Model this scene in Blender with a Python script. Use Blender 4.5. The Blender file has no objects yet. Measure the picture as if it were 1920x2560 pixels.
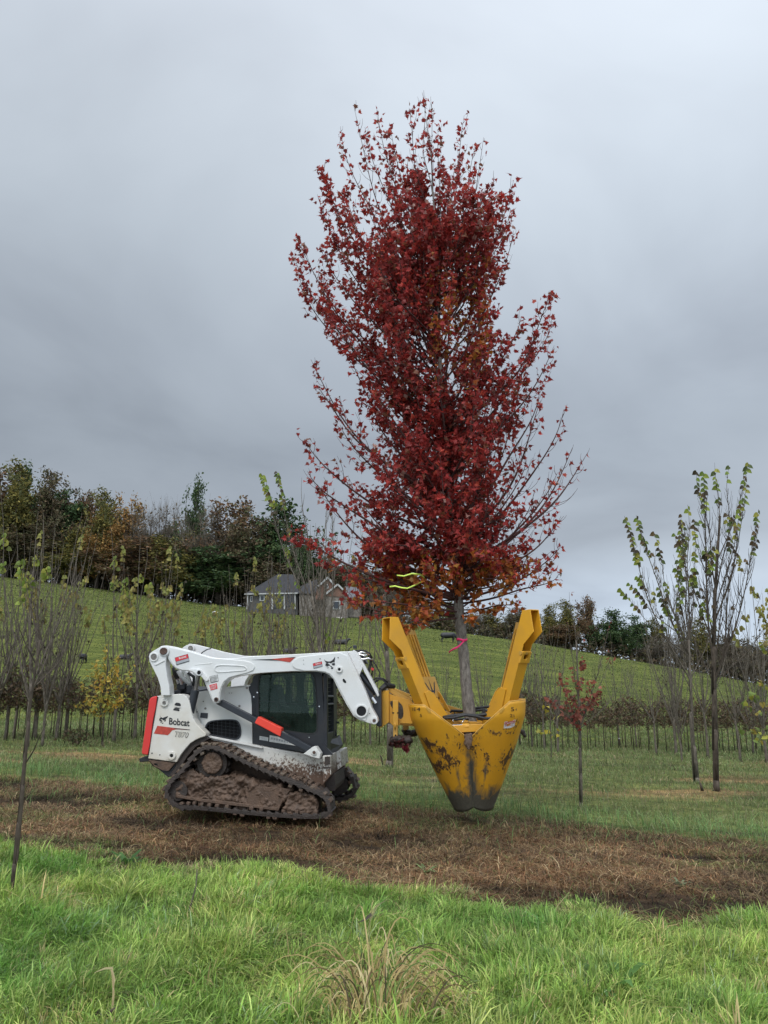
import bpy, bmesh, math, random
import numpy as np
from mathutils import Vector, Matrix, noise
from mathutils.geometry import tessellate_polygon
R = math.radians
random.seed(7); RNG = np.random.default_rng(7)
SC = bpy.context.scene
COL = SC.collection

# ---------------------------------------------------------------- camera
FPX = 1923.0; TH = R(13.3); CAM = Vector((0, 0, 1.6))
CT, ST = math.cos(TH), math.sin(TH)
cd = bpy.data.cameras.new('camera'); cam = bpy.data.objects.new('camera', cd); COL.objects.link(cam)
cam.location = CAM; cam.rotation_euler = (R(90) + TH, 0, 0)
cd.sensor_fit = 'HORIZONTAL'; cd.sensor_width = 36; cd.lens = 36 * FPX / 1920
cd.clip_start = 0.05; cd.clip_end = 4000
SC.camera = cam
SC.render.resolution_x = 768; SC.render.resolution_y = 1024

# ---------------------------------------------------------------- world, sun, exposure
SUN_EL, SUN_AZ = R(52), R(200)      # high, behind the camera, slightly left
sdir = Vector((math.sin(SUN_AZ) * math.cos(SUN_EL), math.cos(SUN_AZ) * math.cos(SUN_EL), math.sin(SUN_EL)))
W = bpy.data.worlds.new('World'); SC.world = W; W.use_nodes = True
nt = W.node_tree; nt.nodes.clear()
def N(t, kind, **kw):
    n = t.nodes.new(kind)
    for k, v in kw.items(): setattr(n, k, v)
    return n
def ramp(t, stops, interp='LINEAR'):
    n = t.nodes.new('ShaderNodeValToRGB'); cr = n.color_ramp; cr.interpolation = interp
    while len(cr.elements) < len(stops): cr.elements.new(0.5)
    for e, (p, c) in zip(cr.elements, stops):
        e.position = p; e.color = (*c, 1) if len(c) == 3 else c
    return n
def vmath(t, op, a, b):
    n = N(t, 'ShaderNodeVectorMath', operation=op)
    for i, v in enumerate((a, b)):
        if v is None: continue
        if hasattr(v, 'links'): t.links.new(v, n.inputs[i])
        else: n.inputs[i].default_value = v
    return n
def smath(t, op, a, b=0.0, clamp=False):
    n = N(t, 'ShaderNodeMath', operation=op, use_clamp=clamp)
    for i, v in enumerate((a, b)):
        if hasattr(v, 'links'): t.links.new(v, n.inputs[i])
        else: n.inputs[i].default_value = v
    return n.outputs[0]
def mixc(t, fac, a, b, mode='MIX'):
    n = N(t, 'ShaderNodeMix', data_type='RGBA', blend_type=mode)
    for i, v in ((0, fac), (6, a), (7, b)):
        if hasattr(v, 'links'): t.links.new(v, n.inputs[i])
        else: n.inputs[i].default_value = v if i == 0 else ((*v, 1) if len(v) == 3 else v)
    return n.outputs[2]
L = nt.links.new
sky = N(nt, 'ShaderNodeTexSky', sky_type='NISHITA', sun_disc=False); sky.sun_elevation = SUN_EL; sky.sun_rotation = SUN_AZ
tc = N(nt, 'ShaderNodeTexCoord'); sep = N(nt, 'ShaderNodeSeparateXYZ'); L(tc.outputs['Generated'], sep.inputs[0])
elev = ramp(nt, [(0.0, (.56, .64, .72)), (.09, (.44, .50, .57)), (.19, (.312, .344, .378)), (.30, (.300, .334, .370)),
                 (.42, (.36, .398, .44)), (.54, (.455, .50, .543)), (.66, (.545, .59, .635)), (.80, (.62, .66, .71)), (1.0, (1.0, 1.03, 1.06))])
L(sep.outputs['Z'], elev.inputs[0])
# cloud plane projection so that the layers flatten towards the horizon
zz = smath(nt, 'ADD', sep.outputs['Z'], .22)
px_ = smath(nt, 'DIVIDE', sep.outputs['X'], zz); py_ = smath(nt, 'DIVIDE', sep.outputs['Y'], zz)
cmb = N(nt, 'ShaderNodeCombineXYZ'); L(px_, cmb.inputs[0]); L(py_, cmb.inputs[1])
n1 = N(nt, 'ShaderNodeTexNoise'); L(cmb.outputs[0], n1.inputs['Vector'])
n1.inputs['Scale'].default_value = 1.3; n1.inputs['Detail'].default_value = 5; n1.inputs['Roughness'].default_value = .5
n1.inputs['Distortion'].default_value = .5
nr = ramp(nt, [(.30, (.80, .80, .81)), (.5, (.97, .97, .97)), (.70, (1.10, 1.095, 1.085))]); L(n1.outputs['Fac'], nr.inputs[0])
cl = mixc(nt, 1.0, elev.outputs[0], nr.outputs[0], 'MULTIPLY')
# right side of the sky is thinner cloud near the horizon
xr = N(nt, 'ShaderNodeMapRange', interpolation_type='SMOOTHSTEP'); L(sep.outputs['X'], xr.inputs[0])
xr.inputs[1].default_value = -.45; xr.inputs[2].default_value = .45; xr.inputs[3].default_value = .84; xr.inputs[4].default_value = 1.08
cl = vmath(nt, 'SCALE', cl, None); L(xr.outputs[0], cl.inputs['Scale'])
# glow of the sun hidden behind the overcast (behind the viewer)
dt = vmath(nt, 'DOT_PRODUCT', tc.outputs['Generated'], tuple(sdir))
gl = N(nt, 'ShaderNodeMapRange', interpolation_type='SMOOTHSTEP'); L(dt.outputs['Value'], gl.inputs[0])
gl.inputs[1].default_value = .15; gl.inputs[2].default_value = 1.0; gl.inputs[3].default_value = 1.0; gl.inputs[4].default_value = 2.6
cl2 = vmath(nt, 'SCALE', cl.outputs[0], None); L(gl.outputs[0], cl2.inputs['Scale'])
cl3 = vmath(nt, 'SCALE', cl2.outputs[0], None); cl3.inputs['Scale'].default_value = 14.0
mx = mixc(nt, .96, sky.outputs[0], cl3.outputs[0])
mx = mixc(nt, 1.0, mx, (.975, .995, 1.03), 'MULTIPLY')
bg = N(nt, 'ShaderNodeBackground'); L(mx, bg.inputs[0]); bg.inputs[1].default_value = .1
wo = N(nt, 'ShaderNodeOutputWorld'); L(bg.outputs[0], wo.inputs[0])

sl = bpy.data.lights.new('sun', 'SUN'); sl.energy = 1.3; sl.angle = R(14); sl.color = (1, .97, .93)
so = bpy.data.objects.new('sun', sl); COL.objects.link(so)
so.rotation_euler = sdir.to_track_quat('Z', 'Y').to_euler(); so.location = (0, 0, 30)
SC.view_settings.view_transform = 'Standard'; SC.view_settings.look = 'None'
SC.view_settings.exposure = 0.0; SC.view_settings.gamma = 1

# ---------------------------------------------------------------- pixel rays -> world
def ray(px, py):
    dx = (px - 960) / FPX; dy = (1280 - py) / FPX
    return Vector((dx, CT - dy * ST, ST + dy * CT))
def at(px, py, Y):
    d = ray(px, py); return CAM + d * (Y / d.y)

# terrain -----------------------------------------------------------------
crest_px = [(-900, 1370), (0, 1440), (172, 1461), (500, 1508), (730, 1526), (950, 1545), (1078, 1572), (1345, 1609), (1500, 1637), (1700, 1672), (1894, 1710), (2100, 1722), (2800, 1728)]
_ca = []; _ce = []
for p in crest_px:
    d = ray(*p); _ca.append(d.x / d.y); _ce.append(d.z / d.y)
def Ycrest(a): return np.interp(a, [-.5, -.1, .08, .5], [165, 150, 118, 112])
def T(x, y):
    x = np.asarray(x, float); y = np.asarray(y, float)
    base = -.045 * 12 * np.tanh(x / 12) + .025 * np.sin(x * 1.3 + y * .7) * np.sin(y * .9) + .012 * np.sin(x * 4.1 + 1) * np.sin(y * 3.3)
    yy = np.maximum(y, 5.0); a = np.clip(x / yy, -3, 3)
    yc = Ycrest(a); zc = 1.6 + np.interp(a, _ca, _ce) * yc
    h = np.clip((y - 33) / (yc - 33), 0, None)
    hh = np.where(h < 1, h, 1.0)
    z = base * (1 - hh) + zc * hh - np.where(h > 1, (y - yc) * .07, 0) * np.exp(-np.maximum(y - yc, 0) / 400)
    return z
def Tz(x, y): return float(T(x, y))
def G(px, py):
    d = ray(px, py); prev = 1.0; Y = 1.5
    while Y < 400:
        p = CAM + d * (Y / d.y)
        if p.z < Tz(p.x, p.y):
            lo, hi = prev, Y
            for _ in range(18):
                m = (lo + hi) / 2; p = CAM + d * (m / d.y)
                if p.z < Tz(p.x, p.y): hi = m
                else: lo = m
            return CAM + d * (hi / d.y)
        prev = Y; Y *= 1.01
    return CAM + d * (400 / d.y)

# ---------------------------------------------------------------- object helpers
POS = {}
def empty(name, loc, label, cat, group=None):
    o = bpy.data.objects.new(name, None); COL.objects.link(o); o.location = loc
    o.empty_display_size = .2
    tag(o, label, cat, group); POS[o] = Vector(loc); return o
def tag(o, label=None, cat=None, group=None, kind=None):
    if label: o['label'] = label
    if cat: o['category'] = cat
    if group: o['group'] = group
    if kind: o['kind'] = kind
    return o
def copy_tree(o, loc, scale=1.0, rz=0.0, label=None, group=None, parent=None):
    c = o.copy(); COL.objects.link(c)
    if parent is None:
        c.location = loc; c.scale = (scale,) * 3 if not isinstance(scale, tuple) else scale; c.rotation_euler = (0, 0, rz)
        if label: c['label'] = label
        if group: c['group'] = group
    else: c.parent = parent
    for ch in list(o.children): copy_tree(ch, None, parent=c)
    return c
class MB:
    def __init__(s): s.v = []; s.f = []; s.c = []
    def add(s, vs, fs, col=None):
        b = len(s.v); s.v.extend([tuple(v) for v in vs]); s.f.extend([tuple(i + b for i in f) for f in fs])
        if col is not None: s.c.extend([col] * len(vs))
        return s
    def box(s, c, sx, sy, sz, X=(1, 0, 0), Y=(0, 1, 0), Z=(0, 0, 1), col=None):
        c, X, Y, Z = map(Vector, (c, X, Y, Z))
        vs = [c + X * (a * sx / 2) + Y * (b * sy / 2) + Z * (d * sz / 2) for a in (-1, 1) for b in (-1, 1) for d in (-1, 1)]
        return s.add(vs, [(0, 1, 3, 2), (4, 6, 7, 5), (0, 4, 5, 1), (2, 3, 7, 6), (0, 2, 6, 4), (1, 5, 7, 3)], col)
    def bar(s, a, b, wid, thk, side, col=None):          # square bar from a to b
        a, b, side = Vector(a), Vector(b), Vector(side)
        d = (b - a); l = d.length; d.normalize(); side = (side - d * side.dot(d)).normalized(); n = d.cross(side)
        return s.box((a + b) / 2, l, wid, thk, d, side, n, col)
    def tube(s, pts, rad, n=6, col=None, cap=True):
        pts = [Vector(p) for p in pts]; m = len(pts)
        if not hasattr(rad, '__len__'): rad = [rad] * m
        up = Vector((.13, .21, 1)); vs = []; fs = []; prev = None
        for i, p in enumerate(pts):
            d = (pts[min(i + 1, m - 1)] - pts[max(i - 1, 0)])
            if d.length < 1e-9: d = Vector((0, 0, 1))
            d.normalize()
            if prev is None:
                u = d.cross(up)
                if u.length < 1e-3: u = d.cross(Vector((1, 0, 0)))
            else: u = prev - d * prev.dot(d)
            u.normalize(); prev = u; w = d.cross(u)
            for k in range(n):
                a = 2 * math.pi * k / n
                vs.append(p + (u * math.cos(a) + w * math.sin(a)) * rad[i])
        for i in range(m - 1):
            for k in range(n):
                k2 = (k + 1) % n
                fs.append((i * n + k, i * n + k2, (i + 1) * n + k2, (i + 1) * n + k))
        if cap: fs.append(tuple(range(n - 1, -1, -1))); fs.append(tuple((m - 1) * n + k for k in range(n)))
        return s.add(vs, fs, col)
    def cyl(s, a, b, r, n=24, col=None, r2=None): return s.tube([a, b], [r, r if r2 is None else r2], n, col)
    def ring(s, c, ax, r1, r0, h, n=28):                  # washer / boss with a hole
        c, ax = Vector(c), Vector(ax).normalized(); u = ax.orthogonal().normalized(); w = ax.cross(u); vs = []; fs = []
        for k in range(n):
            a = 2 * math.pi * k / n; e = u * math.cos(a) + w * math.sin(a)
            vs += [c + e * r1, c + e * r1 + ax * h, c + e * r0 + ax * h, c + e * r0]
        for k in range(n):
            a, b = k * 4, ((k + 1) % n) * 4
            for i in range(4):
                j = (i + 1) % 4; fs.append((a + i, b + i, b + j, a + j))
        return s.add(vs, fs)
    def prism(s, pts, off, holes=()):                     # pts: coplanar 3D points, off: extrusion vector
        loops = [[Vector(p) for p in pts]] + [[Vector(p) for p in h] for h in holes]
        off = Vector(off); flat = [p for l in loops for p in l]; n = len(flat)
        vs = flat + [p + off for p in flat]; fs = []
        if holes:
            for t in tessellate_polygon(loops): fs.append(tuple(t)); fs.append(tuple(i + n for i in reversed(t)))
        else: fs.append(tuple(range(n))); fs.append(tuple(range(2 * n - 1, n - 1, -1)))
        b = 0
        for l in loops:
            m = len(l)
            for i in range(m): j = (i + 1) % m; fs.append((b + i, b + j, b + j + n, b + i + n))
            b += m
        return s.add(vs, fs)
    def build(s, name, mat, parent=None, smooth=False, bevel=0, recalc=True, seg=2):
        me = bpy.data.meshes.new(name); off = POS.get(parent, Vector((0, 0, 0))) if parent else Vector((0, 0, 0))
        me.from_pydata([(v[0] - off[0], v[1] - off[1], v[2] - off[2]) for v in s.v], [], s.f)
        if s.c:
            at_ = me.color_attributes.new('Col', 'FLOAT_COLOR', 'POINT')
            at_.data.foreach_set('color', np.array([(c[0], c[1], c[2], 1) for c in s.c], dtype=np.float32).ravel())
        if recalc and len(me.polygons) < 60000:
            bm = bmesh.new(); bm.from_mesh(me); bmesh.ops.recalc_face_normals(bm, faces=bm.faces); bm.to_mesh(me); bm.free()
        if smooth: me.polygons.foreach_set('use_smooth', [True] * len(me.polygons))
        me.materials.append(mat)
        o = bpy.data.objects.new(name, me); COL.objects.link(o)
        if parent: o.parent = parent; POS[o] = off
        if bevel:
            m = o.modifiers.new('bevel', 'BEVEL'); m.width = bevel; m.segments = seg; m.limit_method = 'ANGLE'; m.angle_limit = R(32)
        return o
def islands(m):
    par = list(range(len(m.v)))
    def fd(a):
        while par[a] != a: par[a] = par[par[a]]; a = par[a]
        return a
    for f in m.f:
        for b in f[1:]: par[fd(f[0])] = fd(b)
    out = {}
    for i_, f in enumerate(m.f): out.setdefault(fd(f[0]), []).append(f)
    res = []
    for fs in out.values():
        ids = sorted({a for f in fs for a in f}); mp = {a: i_ for i_, a in enumerate(ids)}; q = MB(); q.v = [m.v[a] for a in ids]; q.f = [tuple(mp[a] for a in f) for f in fs]; res.append(q)
    return res
def each(m, name, mat, parent=None, **kw): return [q.build(name, mat, parent, **kw) for q in islands(m)]
def np_mesh(name, verts, loops, lstart, ltotal, cols, mat, smooth=False):
    me = bpy.data.meshes.new(name)
    me.vertices.add(len(verts)); me.vertices.foreach_set('co', verts.astype(np.float32).ravel())
    me.loops.add(len(loops)); me.loops.foreach_set('vertex_index', loops.astype(np.int32))
    me.polygons.add(len(lstart)); me.polygons.foreach_set('loop_start', lstart.astype(np.int32)); me.polygons.foreach_set('loop_total', ltotal.astype(np.int32))
    if smooth: me.polygons.foreach_set('use_smooth', np.ones(len(lstart), bool))
    if cols is not None:
        a = me.color_attributes.new('Col', 'FLOAT_COLOR', 'POINT')
        c4 = np.ones((len(verts), 4), np.float32); c4[:, :3] = cols; a.data.foreach_set('color', c4.ravel())
    me.update(calc_edges=True); me.materials.append(mat)
    o = bpy.data.objects.new(name, me); COL.objects.link(o); return o
def evaluate(o):                                           # bake modifiers into a plain mesh
    dg = bpy.context.evaluated_depsgraph_get(); dg.update()
    me = bpy.data.meshes.new_from_object(o.evaluated_get(dg)); o.modifiers.clear(); old = o.data; o.data = me
    bpy.data.meshes.remove(old)
    return o

# ---------------------------------------------------------------- materials
def newmat(name):
    m = bpy.data.materials.new(name); m.use_nodes = True; t = m.node_tree
    return m, t, t.nodes['Principled BSDF']
def setc(t, inp, v):
    if hasattr(v, 'links'): t.links.new(v, inp)
    else: inp.default_value = (*v, 1) if hasattr(v, '__len__') else v
def noise_n(t, scale, detail=4, rough=.6, coord='Object', vec=None, dist=0):
    n = N(t, 'ShaderNodeTexNoise'); n.inputs['Scale'].default_value = scale; n.inputs['Detail'].default_value = detail
    n.inputs['Roughness'].default_value = rough; n.inputs['Distortion'].default_value = dist
    if vec is None: vec = N(t, 'ShaderNodeTexCoord').outputs[coord]
    t.links.new(vec, n.inputs['Vector']); return n.outputs['Fac']
def bump(t, b, h, strength=.3, dist=.01):
    n = N(t, 'ShaderNodeBump'); n.inputs['Strength'].default_value = strength; n.inputs['Distance'].default_value = dist
    t.links.new(h, n.inputs['Height']); t.links.new(n.outputs[0], b.inputs['Normal'])
def simple(name, c, rough=.6, metal=0.0, var=.15, scale=8, bmp=0, spec=.5):
    m, t, b = newmat(name)
    f = noise_n(t, scale); r = ramp(t, [(.3, tuple(x * (1 - var) for x in c)), (.7, tuple(min(1, x * (1 + var)) for x in c))]); t.links.new(f, r.inputs[0])
    t.links.new(r.outputs[0], b.inputs['Base Color']); b.inputs['Roughness'].default_value = rough; b.inputs['Metallic'].default_value = metal
    b.inputs['Specular IOR Level'].default_value = spec
    if bmp: bump(t, b, noise_n(t, scale * 4), bmp, .01)
    return m
def paint(name, c, rough=.35, dirtc=(.12, .07, .045), z0=.9, z1=.2, amt=1.0, sc=26, film=.25, spec=.5):
    """weathered machine paint: mud splashes that get denser towards the ground, a thin dust film, small chips"""
    m, t, b = newmat(name); tcn = N(t, 'ShaderNodeTexCoord'); vec = tcn.outputs['Object']
    sp = N(t, 'ShaderNodeSeparateXYZ'); t.links.new(vec, sp.inputs[0])
    mr = N(t, 'ShaderNodeMapRange'); t.links.new(sp.outputs['Z'], mr.inputs[0])
    mr.inputs[1].default_value = z0; mr.inputs[2].default_value = z1; mr.inputs[3].default_value = 0; mr.inputs[4].default_value = 1
    stretch = N(t, 'ShaderNodeMapping'); stretch.inputs['Scale'].default_value = (1, 1, .75); stretch.inputs['Rotation'].default_value = (0, R(28), 0); t.links.new(vec, stretch.inputs[0])
    big = noise_n(t, 3.2, 4, .6, vec=vec); fine = noise_n(t, sc, 5, .7, vec=stretch.outputs[0], dist=.6)
    v = smath(t, 'ADD', smath(t, 'MULTIPLY', mr.outputs[0], .62 * amt), smath(t, 'MULTIPLY', big, .38))
    v = smath(t, 'ADD', v, smath(t, 'MULTIPLY', fine, .85))
    mask = ramp(t, [(.0, (0, 0, 0)), (1, (1, 1, 1))]); mk = N(t, 'ShaderNodeMapRange'); t.links.new(v, mk.inputs[0])
    mk.inputs[1].default_value = .90; mk.inputs[2].default_value = 1.0
    t.links.new(mk.outputs[0], mask.inputs[0])
    flm = N(t, 'ShaderNodeMapRange'); t.links.new(smath(t, 'ADD', smath(t, 'MULTIPLY', mr.outputs[0], .5), big), flm.inputs[0])
    flm.inputs[1].default_value = .45; flm.inputs[2].default_value = 1.3; flm.inputs[4].default_value = film * 1.6
    dusty = mixc(t, flm.outputs[0], c, (.50, .43, .31) if sum(c) > 1.2 else (.20, .14, .08))
    dc = mixc(t, noise_n(t, 60, 3, vec=vec), tuple(x * .45 for x in dirtc), tuple(x * 1.3 for x in dirtc))
    cc = mixc(t, mask.outputs[0], dusty, dc); t.links.new(cc, b.inputs['Base Color'])
    rr = N(t, 'ShaderNodeMapRange'); t.links.new(mask.outputs[0], rr.inputs[0]); rr.inputs[3].default_value = rough; rr.inputs[4].default_value = .85
    t.links.new(rr.outputs[0], b.inputs['Roughness']); b.inputs['Specular IOR Level'].default_value = spec
    bump(t, b, v, .25, .006)
    return m
def leafmat(name, trans=.35, rough=.55, tint=(1, 1, 1), bright=1.0):
    m, t, b = newmat(name); a = N(t, 'ShaderNodeAttribute', attribute_name='Col')
    f = noise_n(t, 3.0, 3); r = ramp(t, [(.3, (.75 * bright,) * 3), (.7, (1.2 * bright,) * 3)]); t.links.new(f, r.inputs[0])
    c = mixc(t, 1.0, a.outputs['Color'], r.outputs[0], 'MULTIPLY')
    t.links.new(c, b.inputs['Base Color']); b.inputs['Roughness'].default_value = rough; b.inputs['Specular IOR Level'].default_value = .3
    tr = N(t, 'ShaderNodeBsdfTranslucent'); t.links.new(c, tr.inputs[0])
    mxs = N(t, 'ShaderNodeMixShader'); mxs.inputs[0].default_value = trans
    t.links.new(b.outputs[0], mxs.inputs[1]); t.links.new(tr.outputs[0], mxs.inputs[2])
    t.links.new(mxs.outputs[0], t.nodes['Material Output'].inputs[0]); return m
def bark(name, c1, c2, scale=18):
    m, t, b = newmat(name); tcn = N(t, 'ShaderNodeTexCoord'); mp = N(t, 'ShaderNodeMapping'); mp.inputs['Scale'].default_value = (1, 1, .35)
    t.links.new(tcn.outputs['Object'], mp.inputs[0]); f = noise_n(t, scale, 6, .7, vec=mp.outputs[0], dist=.4)
    r = ramp(t, [(.32, c1), (.62, c2)]); t.links.new(f, r.inputs[0]); t.links.new(r.outputs[0], b.inputs['Base Color'])
    b.inputs['Roughness'].default_value = .9; b.inputs['Specular IOR Level'].default_value = .15; bump(t, b, f, .6, .01); return m
M = {}
M['white'] = paint('white_paint', (.64, .64, .615), .38, z0=1.15, z1=.1, amt=.95)
M['white_low'] = paint('muddy_white_paint', (.63, .62, .59), .45, z0=1.05, z1=.36, amt=.92, sc=40, film=.55)
M['white_rear'] = paint('dusty_white_paint', (.65, .635, .59), .42, z0=1.25, z1=-.1, amt=.86, sc=40, film=1.0)
M['white_arm'] = paint('arm_white_paint', (.66, .665, .655), .32, z0=1.9, z1=-.2, amt=.50, sc=26, film=.35)
M['red'] = paint('red_plastic', (.62, .035, .03), .35, z0=.7, z1=-.2, amt=.5, film=.2)
M['redp'] = simple('red_orange_paint', (.75, .055, .03), .4, var=.06)
M['decal_red'] = simple('decal_red', (.42, .05, .03), .5, var=.25, scale=20)
M['decal_red2'] = simple('sticker_red', (.62, .03, .04), .45, var=.08)
M['decal_grey'] = simple('sticker_grey', (.33, .35, .37), .5, var=.1)
M['decal_black'] = simple('decal_black', (.012, .012, .014), .45, var=.2)
M['decal_white'] = simple('sticker_white', (.62, .62, .60), .5, var=.15, scale=30)
M['black'] = paint('black_paint', (.014, .016, .021), .42, dirtc=(.09, .06, .04), z0=.7, z1=.1, amt=.5, film=.12)
M['black_bar'] = simple('dark_grey_paint', (.022, .025, .032), .4, var=.2, scale=15)
M['dark'] = simple('dark_cavity', (.008, .008, .009), .9, var=.3)
M['rubber'] = simple('black_rubber', (.018, .018, .018), .55, var=.3, scale=20)
M['steel'] = simple('bright_steel', (.62, .62, .62), .18, 1.0, var=.08)
M['dsteel'] = simple('worn_steel', (.22, .20, .18), .45, .8, var=.4, scale=30)
M['rust'] = simple('rusty_pin', (.10, .06, .045), .7, .3, var=.5, scale=60)
M['bark_maple'] = bark('grey_maple_bark', (.07, .06, .052), (.25, .225, .195), 30)
M['bark_twig'] = bark('dark_red_twigs', (.045, .022, .02), (.10, .05, .045), 10)
M['bark_grey'] = bark('grey_brown_bark', (.05, .042, .033), (.175, .15, .12), 22)
M['bark_dark'] = bark('dark_bark', (.035, .028, .022), (.10, .08, .062), 18)
M['leaf'] = leafmat('leaf_foliage', .42); M['leaf_far'] = leafmat('far_foliage', .2, .8)
M['grass'] = leafmat('grass_blades', .38, .5); M['dead'] = leafmat('dry_grass', .2, .8)
def mudmat(name, c=(.105, .064, .041)):
    m, t, b = newmat(name); f = noise_n(t, 9, 6, .65); g = noise_n(t, 60, 4)
    r = ramp(t, [(.3, tuple(x * .45 for x in c)), (.5, c), (.72, tuple(x * 1.55 for x in c))])
    t.links.new(smath(t, 'ADD', smath(t, 'MULTIPLY', f, .75), smath(t, 'MULTIPLY', g, .25)), r.inputs[0]); t.links.new(r.outputs[0], b.inputs['Base Color'])
    rr = N(t, 'ShaderNodeMapRange'); t.links.new(f, rr.inputs[0]); rr.inputs[3].default_value = .45; rr.inputs[4].default_value = .85
    t.links.new(rr.outputs[0], b.inputs['Roughness']); bump(t, b, g, .8, .012); return m
M['mud'] = mudmat('wet_mud'); M['mud_dark'] = mudmat('muddy_rubber', (.042, .031, .025))
def glass(name, c=(.70, .79, .74), rough=.02):
    m, t, b = newmat(name); t.nodes.remove(b)
    tr = N(t, 'ShaderNodeBsdfTransparent'); tr.inputs[0].default_value = (*c, 1)
    gl_ = N(t, 'ShaderNodeBsdfGlossy'); gl_.inputs['Roughness'].default_value = rough; gl_.inputs[0].default_value = (.30, .36, .33, 1)
    df = N(t, 'ShaderNodeBsdfDiffuse'); df.inputs[0].default_value = (.07, .105, .085, 1)
    fr = N(t, 'ShaderNodeFresnel'); fr.inputs[0].default_value = 1.45
    f = noise_n(t, 5, 5); mrn = N(t, 'ShaderNodeMapRange'); t.links.new(f, mrn.inputs[0]); mrn.inputs[1].default_value = .35; mrn.inputs[2].default_value = .8; mrn.inputs[3].default_value = .04; mrn.inputs[4].default_value = .30
    m1 = N(t, 'ShaderNodeMixShader'); t.links.new(mrn.outputs[0], m1.inputs[0]); t.links.new(tr.outputs[0], m1.inputs[1]); t.links.new(df.outputs[0], m1.inputs[2])
    m2 = N(t, 'ShaderNodeMixShader'); t.links.new(fr.outputs[0], m2.inputs[0]); t.links.new(m1.outputs[0], m2.inputs[1]); t.links.new(gl_.outputs[0], m2.inputs[2])
    t.links.new(m2.outputs[0], t.nodes['Material Output'].inputs[0]); return m
M['glass'] = glass('tinted_glass')

# ---------------------------------------------------------------- ground
def gpoly(pts): return np.array([[G(*p).x, G(*p).y] for p in pts])
_fe = gpoly([(-150, 2090), (0, 2112), (120, 2122), (250, 2160), (420, 2195), (600, 2188), (800, 2205), (950, 2235), (1080, 2262), (1200, 2290), (1300, 2320), (1420, 2290), (1560, 2300), (1680, 2345), (1790, 2300), (1920, 2325), (2080, 2335)])
_be = gpoly([(-250, 1935), (0, 1948), (200, 1958), (400, 1985), (640, 1995), (850, 1992), (1000, 2022), (1200, 2046), (1500, 2076), (1700, 2092), (1920, 2108), (2150, 2125)])
def yfront(x): return np.interp(x, _fe[:, 0], _fe[:, 1])
def yback(x): return np.interp(x, _be[:, 0], _be[:, 1])
def sn(x, y, s, seed=0.0):                                # cheap smooth pseudo-noise, about -1..1
    return (np.sin(x * s + 1.7 * np.sin(y * s * .73 + seed) + seed) * np.cos(y * s * 1.13 + 1.3 * np.sin(x * s * .61 + seed * 2) - seed)
            + .5 * np.sin(x * s * 2.3 + y * s * 1.9 + seed * 3) * np.cos(y * s * 2.7 - x * s * 1.1 + seed)) / 1.3
def zones(x, y):
    """weights: green front, dead band, back meadow"""
    e = .28 * sn(x, y, 3.1, .5) + .16 * sn(x, y, 9, 2)
    f = np.clip((yfront(x) + e * 1.3 - y) / .75 + .5, 0, 1); b = np.clip((y - yback(x) - e * 1.4) / .6 + .5, 0, 1)
    return f, (1 - f) * (1 - b), b
def tan_patch(x, y):                                       # tan, mown-off strips in the meadow
    s = sn(x * .35, y, 1.15, 4.0); v = np.clip((s - .30) * 3.2, 0, 1) * np.clip((y - 13) / 3, 0, 1) * np.clip((26 - y) / 5, 0, 1)
    return v
def dark_patch(x, y):
    s = sn(x * .45, y * 1.2, 1.5, 1.2) + .5 * sn(x, y, 4.2, 3.3); return np.clip((s - .22) * 2.0, 0, 1)
def ruts(x, y):                                            # pressed tracks left behind the loader
    yl = -.0699 * (x + 1.67); v = 0
    for c_ in (9.97, 11.62): v = np.maximum(v, np.clip(1.15 - np.abs(y - (c_ + yl + .05 * np.sin(x * 1.3))) / .24, 0, 1))
    return v * np.clip((.2 - x) / .8, 0, 1) * np.clip(.75 + .5 * sn(x, y, 2.2, 5), .2, 1)
def mixv(a, b, t): return a * (1 - t[:, None]) + b * t[:, None]
C_SOILF = np.array([.040, .050, .018]); C_DEAD = np.array([.120, .075, .042]); C_DEADD = np.array([.030, .021, .018])
C_MEAD = np.array([.100, .118, .046]); C_TAN = np.array([.19, .135, .075]); C_HILL = np.array([.088, .108, .030])
def ground_col(x, y):
    f, d, b = zones(x, y)
    dead = mixv(np.tile(C_DEAD, (len(x), 1)), np.tile(C_DEADD, (len(x), 1)), dark_patch(x, y) * .9)
    rt = ruts(x, y); dead = mixv(dead, np.tile(np.array([.050, .031, .020]), (len(x), 1)), np.clip(rt * 1.2, 0, 1))
    mead = mixv(np.tile(C_MEAD, (len(x), 1)), np.tile(C_TAN, (len(x), 1)), tan_patch(x, y) * .9)
    rt = ruts(x, y); dead = mixv(dead, np.tile(np.array([.050, .031, .020]), (len(x), 1)), np.clip(rt * 1.2, 0, 1))
    mead = mixv(mead, np.tile(C_DEADD * 1.6, (len(x), 1)), np.clip(sn(x * .5, y, 1.9, 8.0) - .62, 0, 1) * 2.0 * (y < 25))
    hw = np.clip((y - 27) / 9, 0, 1); mead = mixv(mead, np.tile(C_HILL, (len(x), 1)), hw)
    return C_SOILF * f[:, None] + dead * d[:, None] + mead * b[:, None]
ys = np.concatenate([np.linspace(-30, 2, 18), np.arange(2.15, 20, .11), 20 * 1.0125 ** np.arange(0, 265)])
us = np.linspace(-1, 1, 301); us = np.sign(us) * (np.abs(us) * .45 + .55 * np.abs(us) ** 3)
X = us[None, :] * (14 + 1.25 * np.maximum(ys, 0)[:, None]); Y = np.repeat(ys[:, None], len(us), 1)
Z = T(X, Y); nr_, nc_ = X.shape
xf, yf_ = X.ravel(), Y.ravel()
verts = np.stack([xf, yf_, Z.ravel()], 1)
_f, _d, _b = zones(xf, yf_)
verts[:, 2] -= .035 * ruts(xf, yf_)
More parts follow.
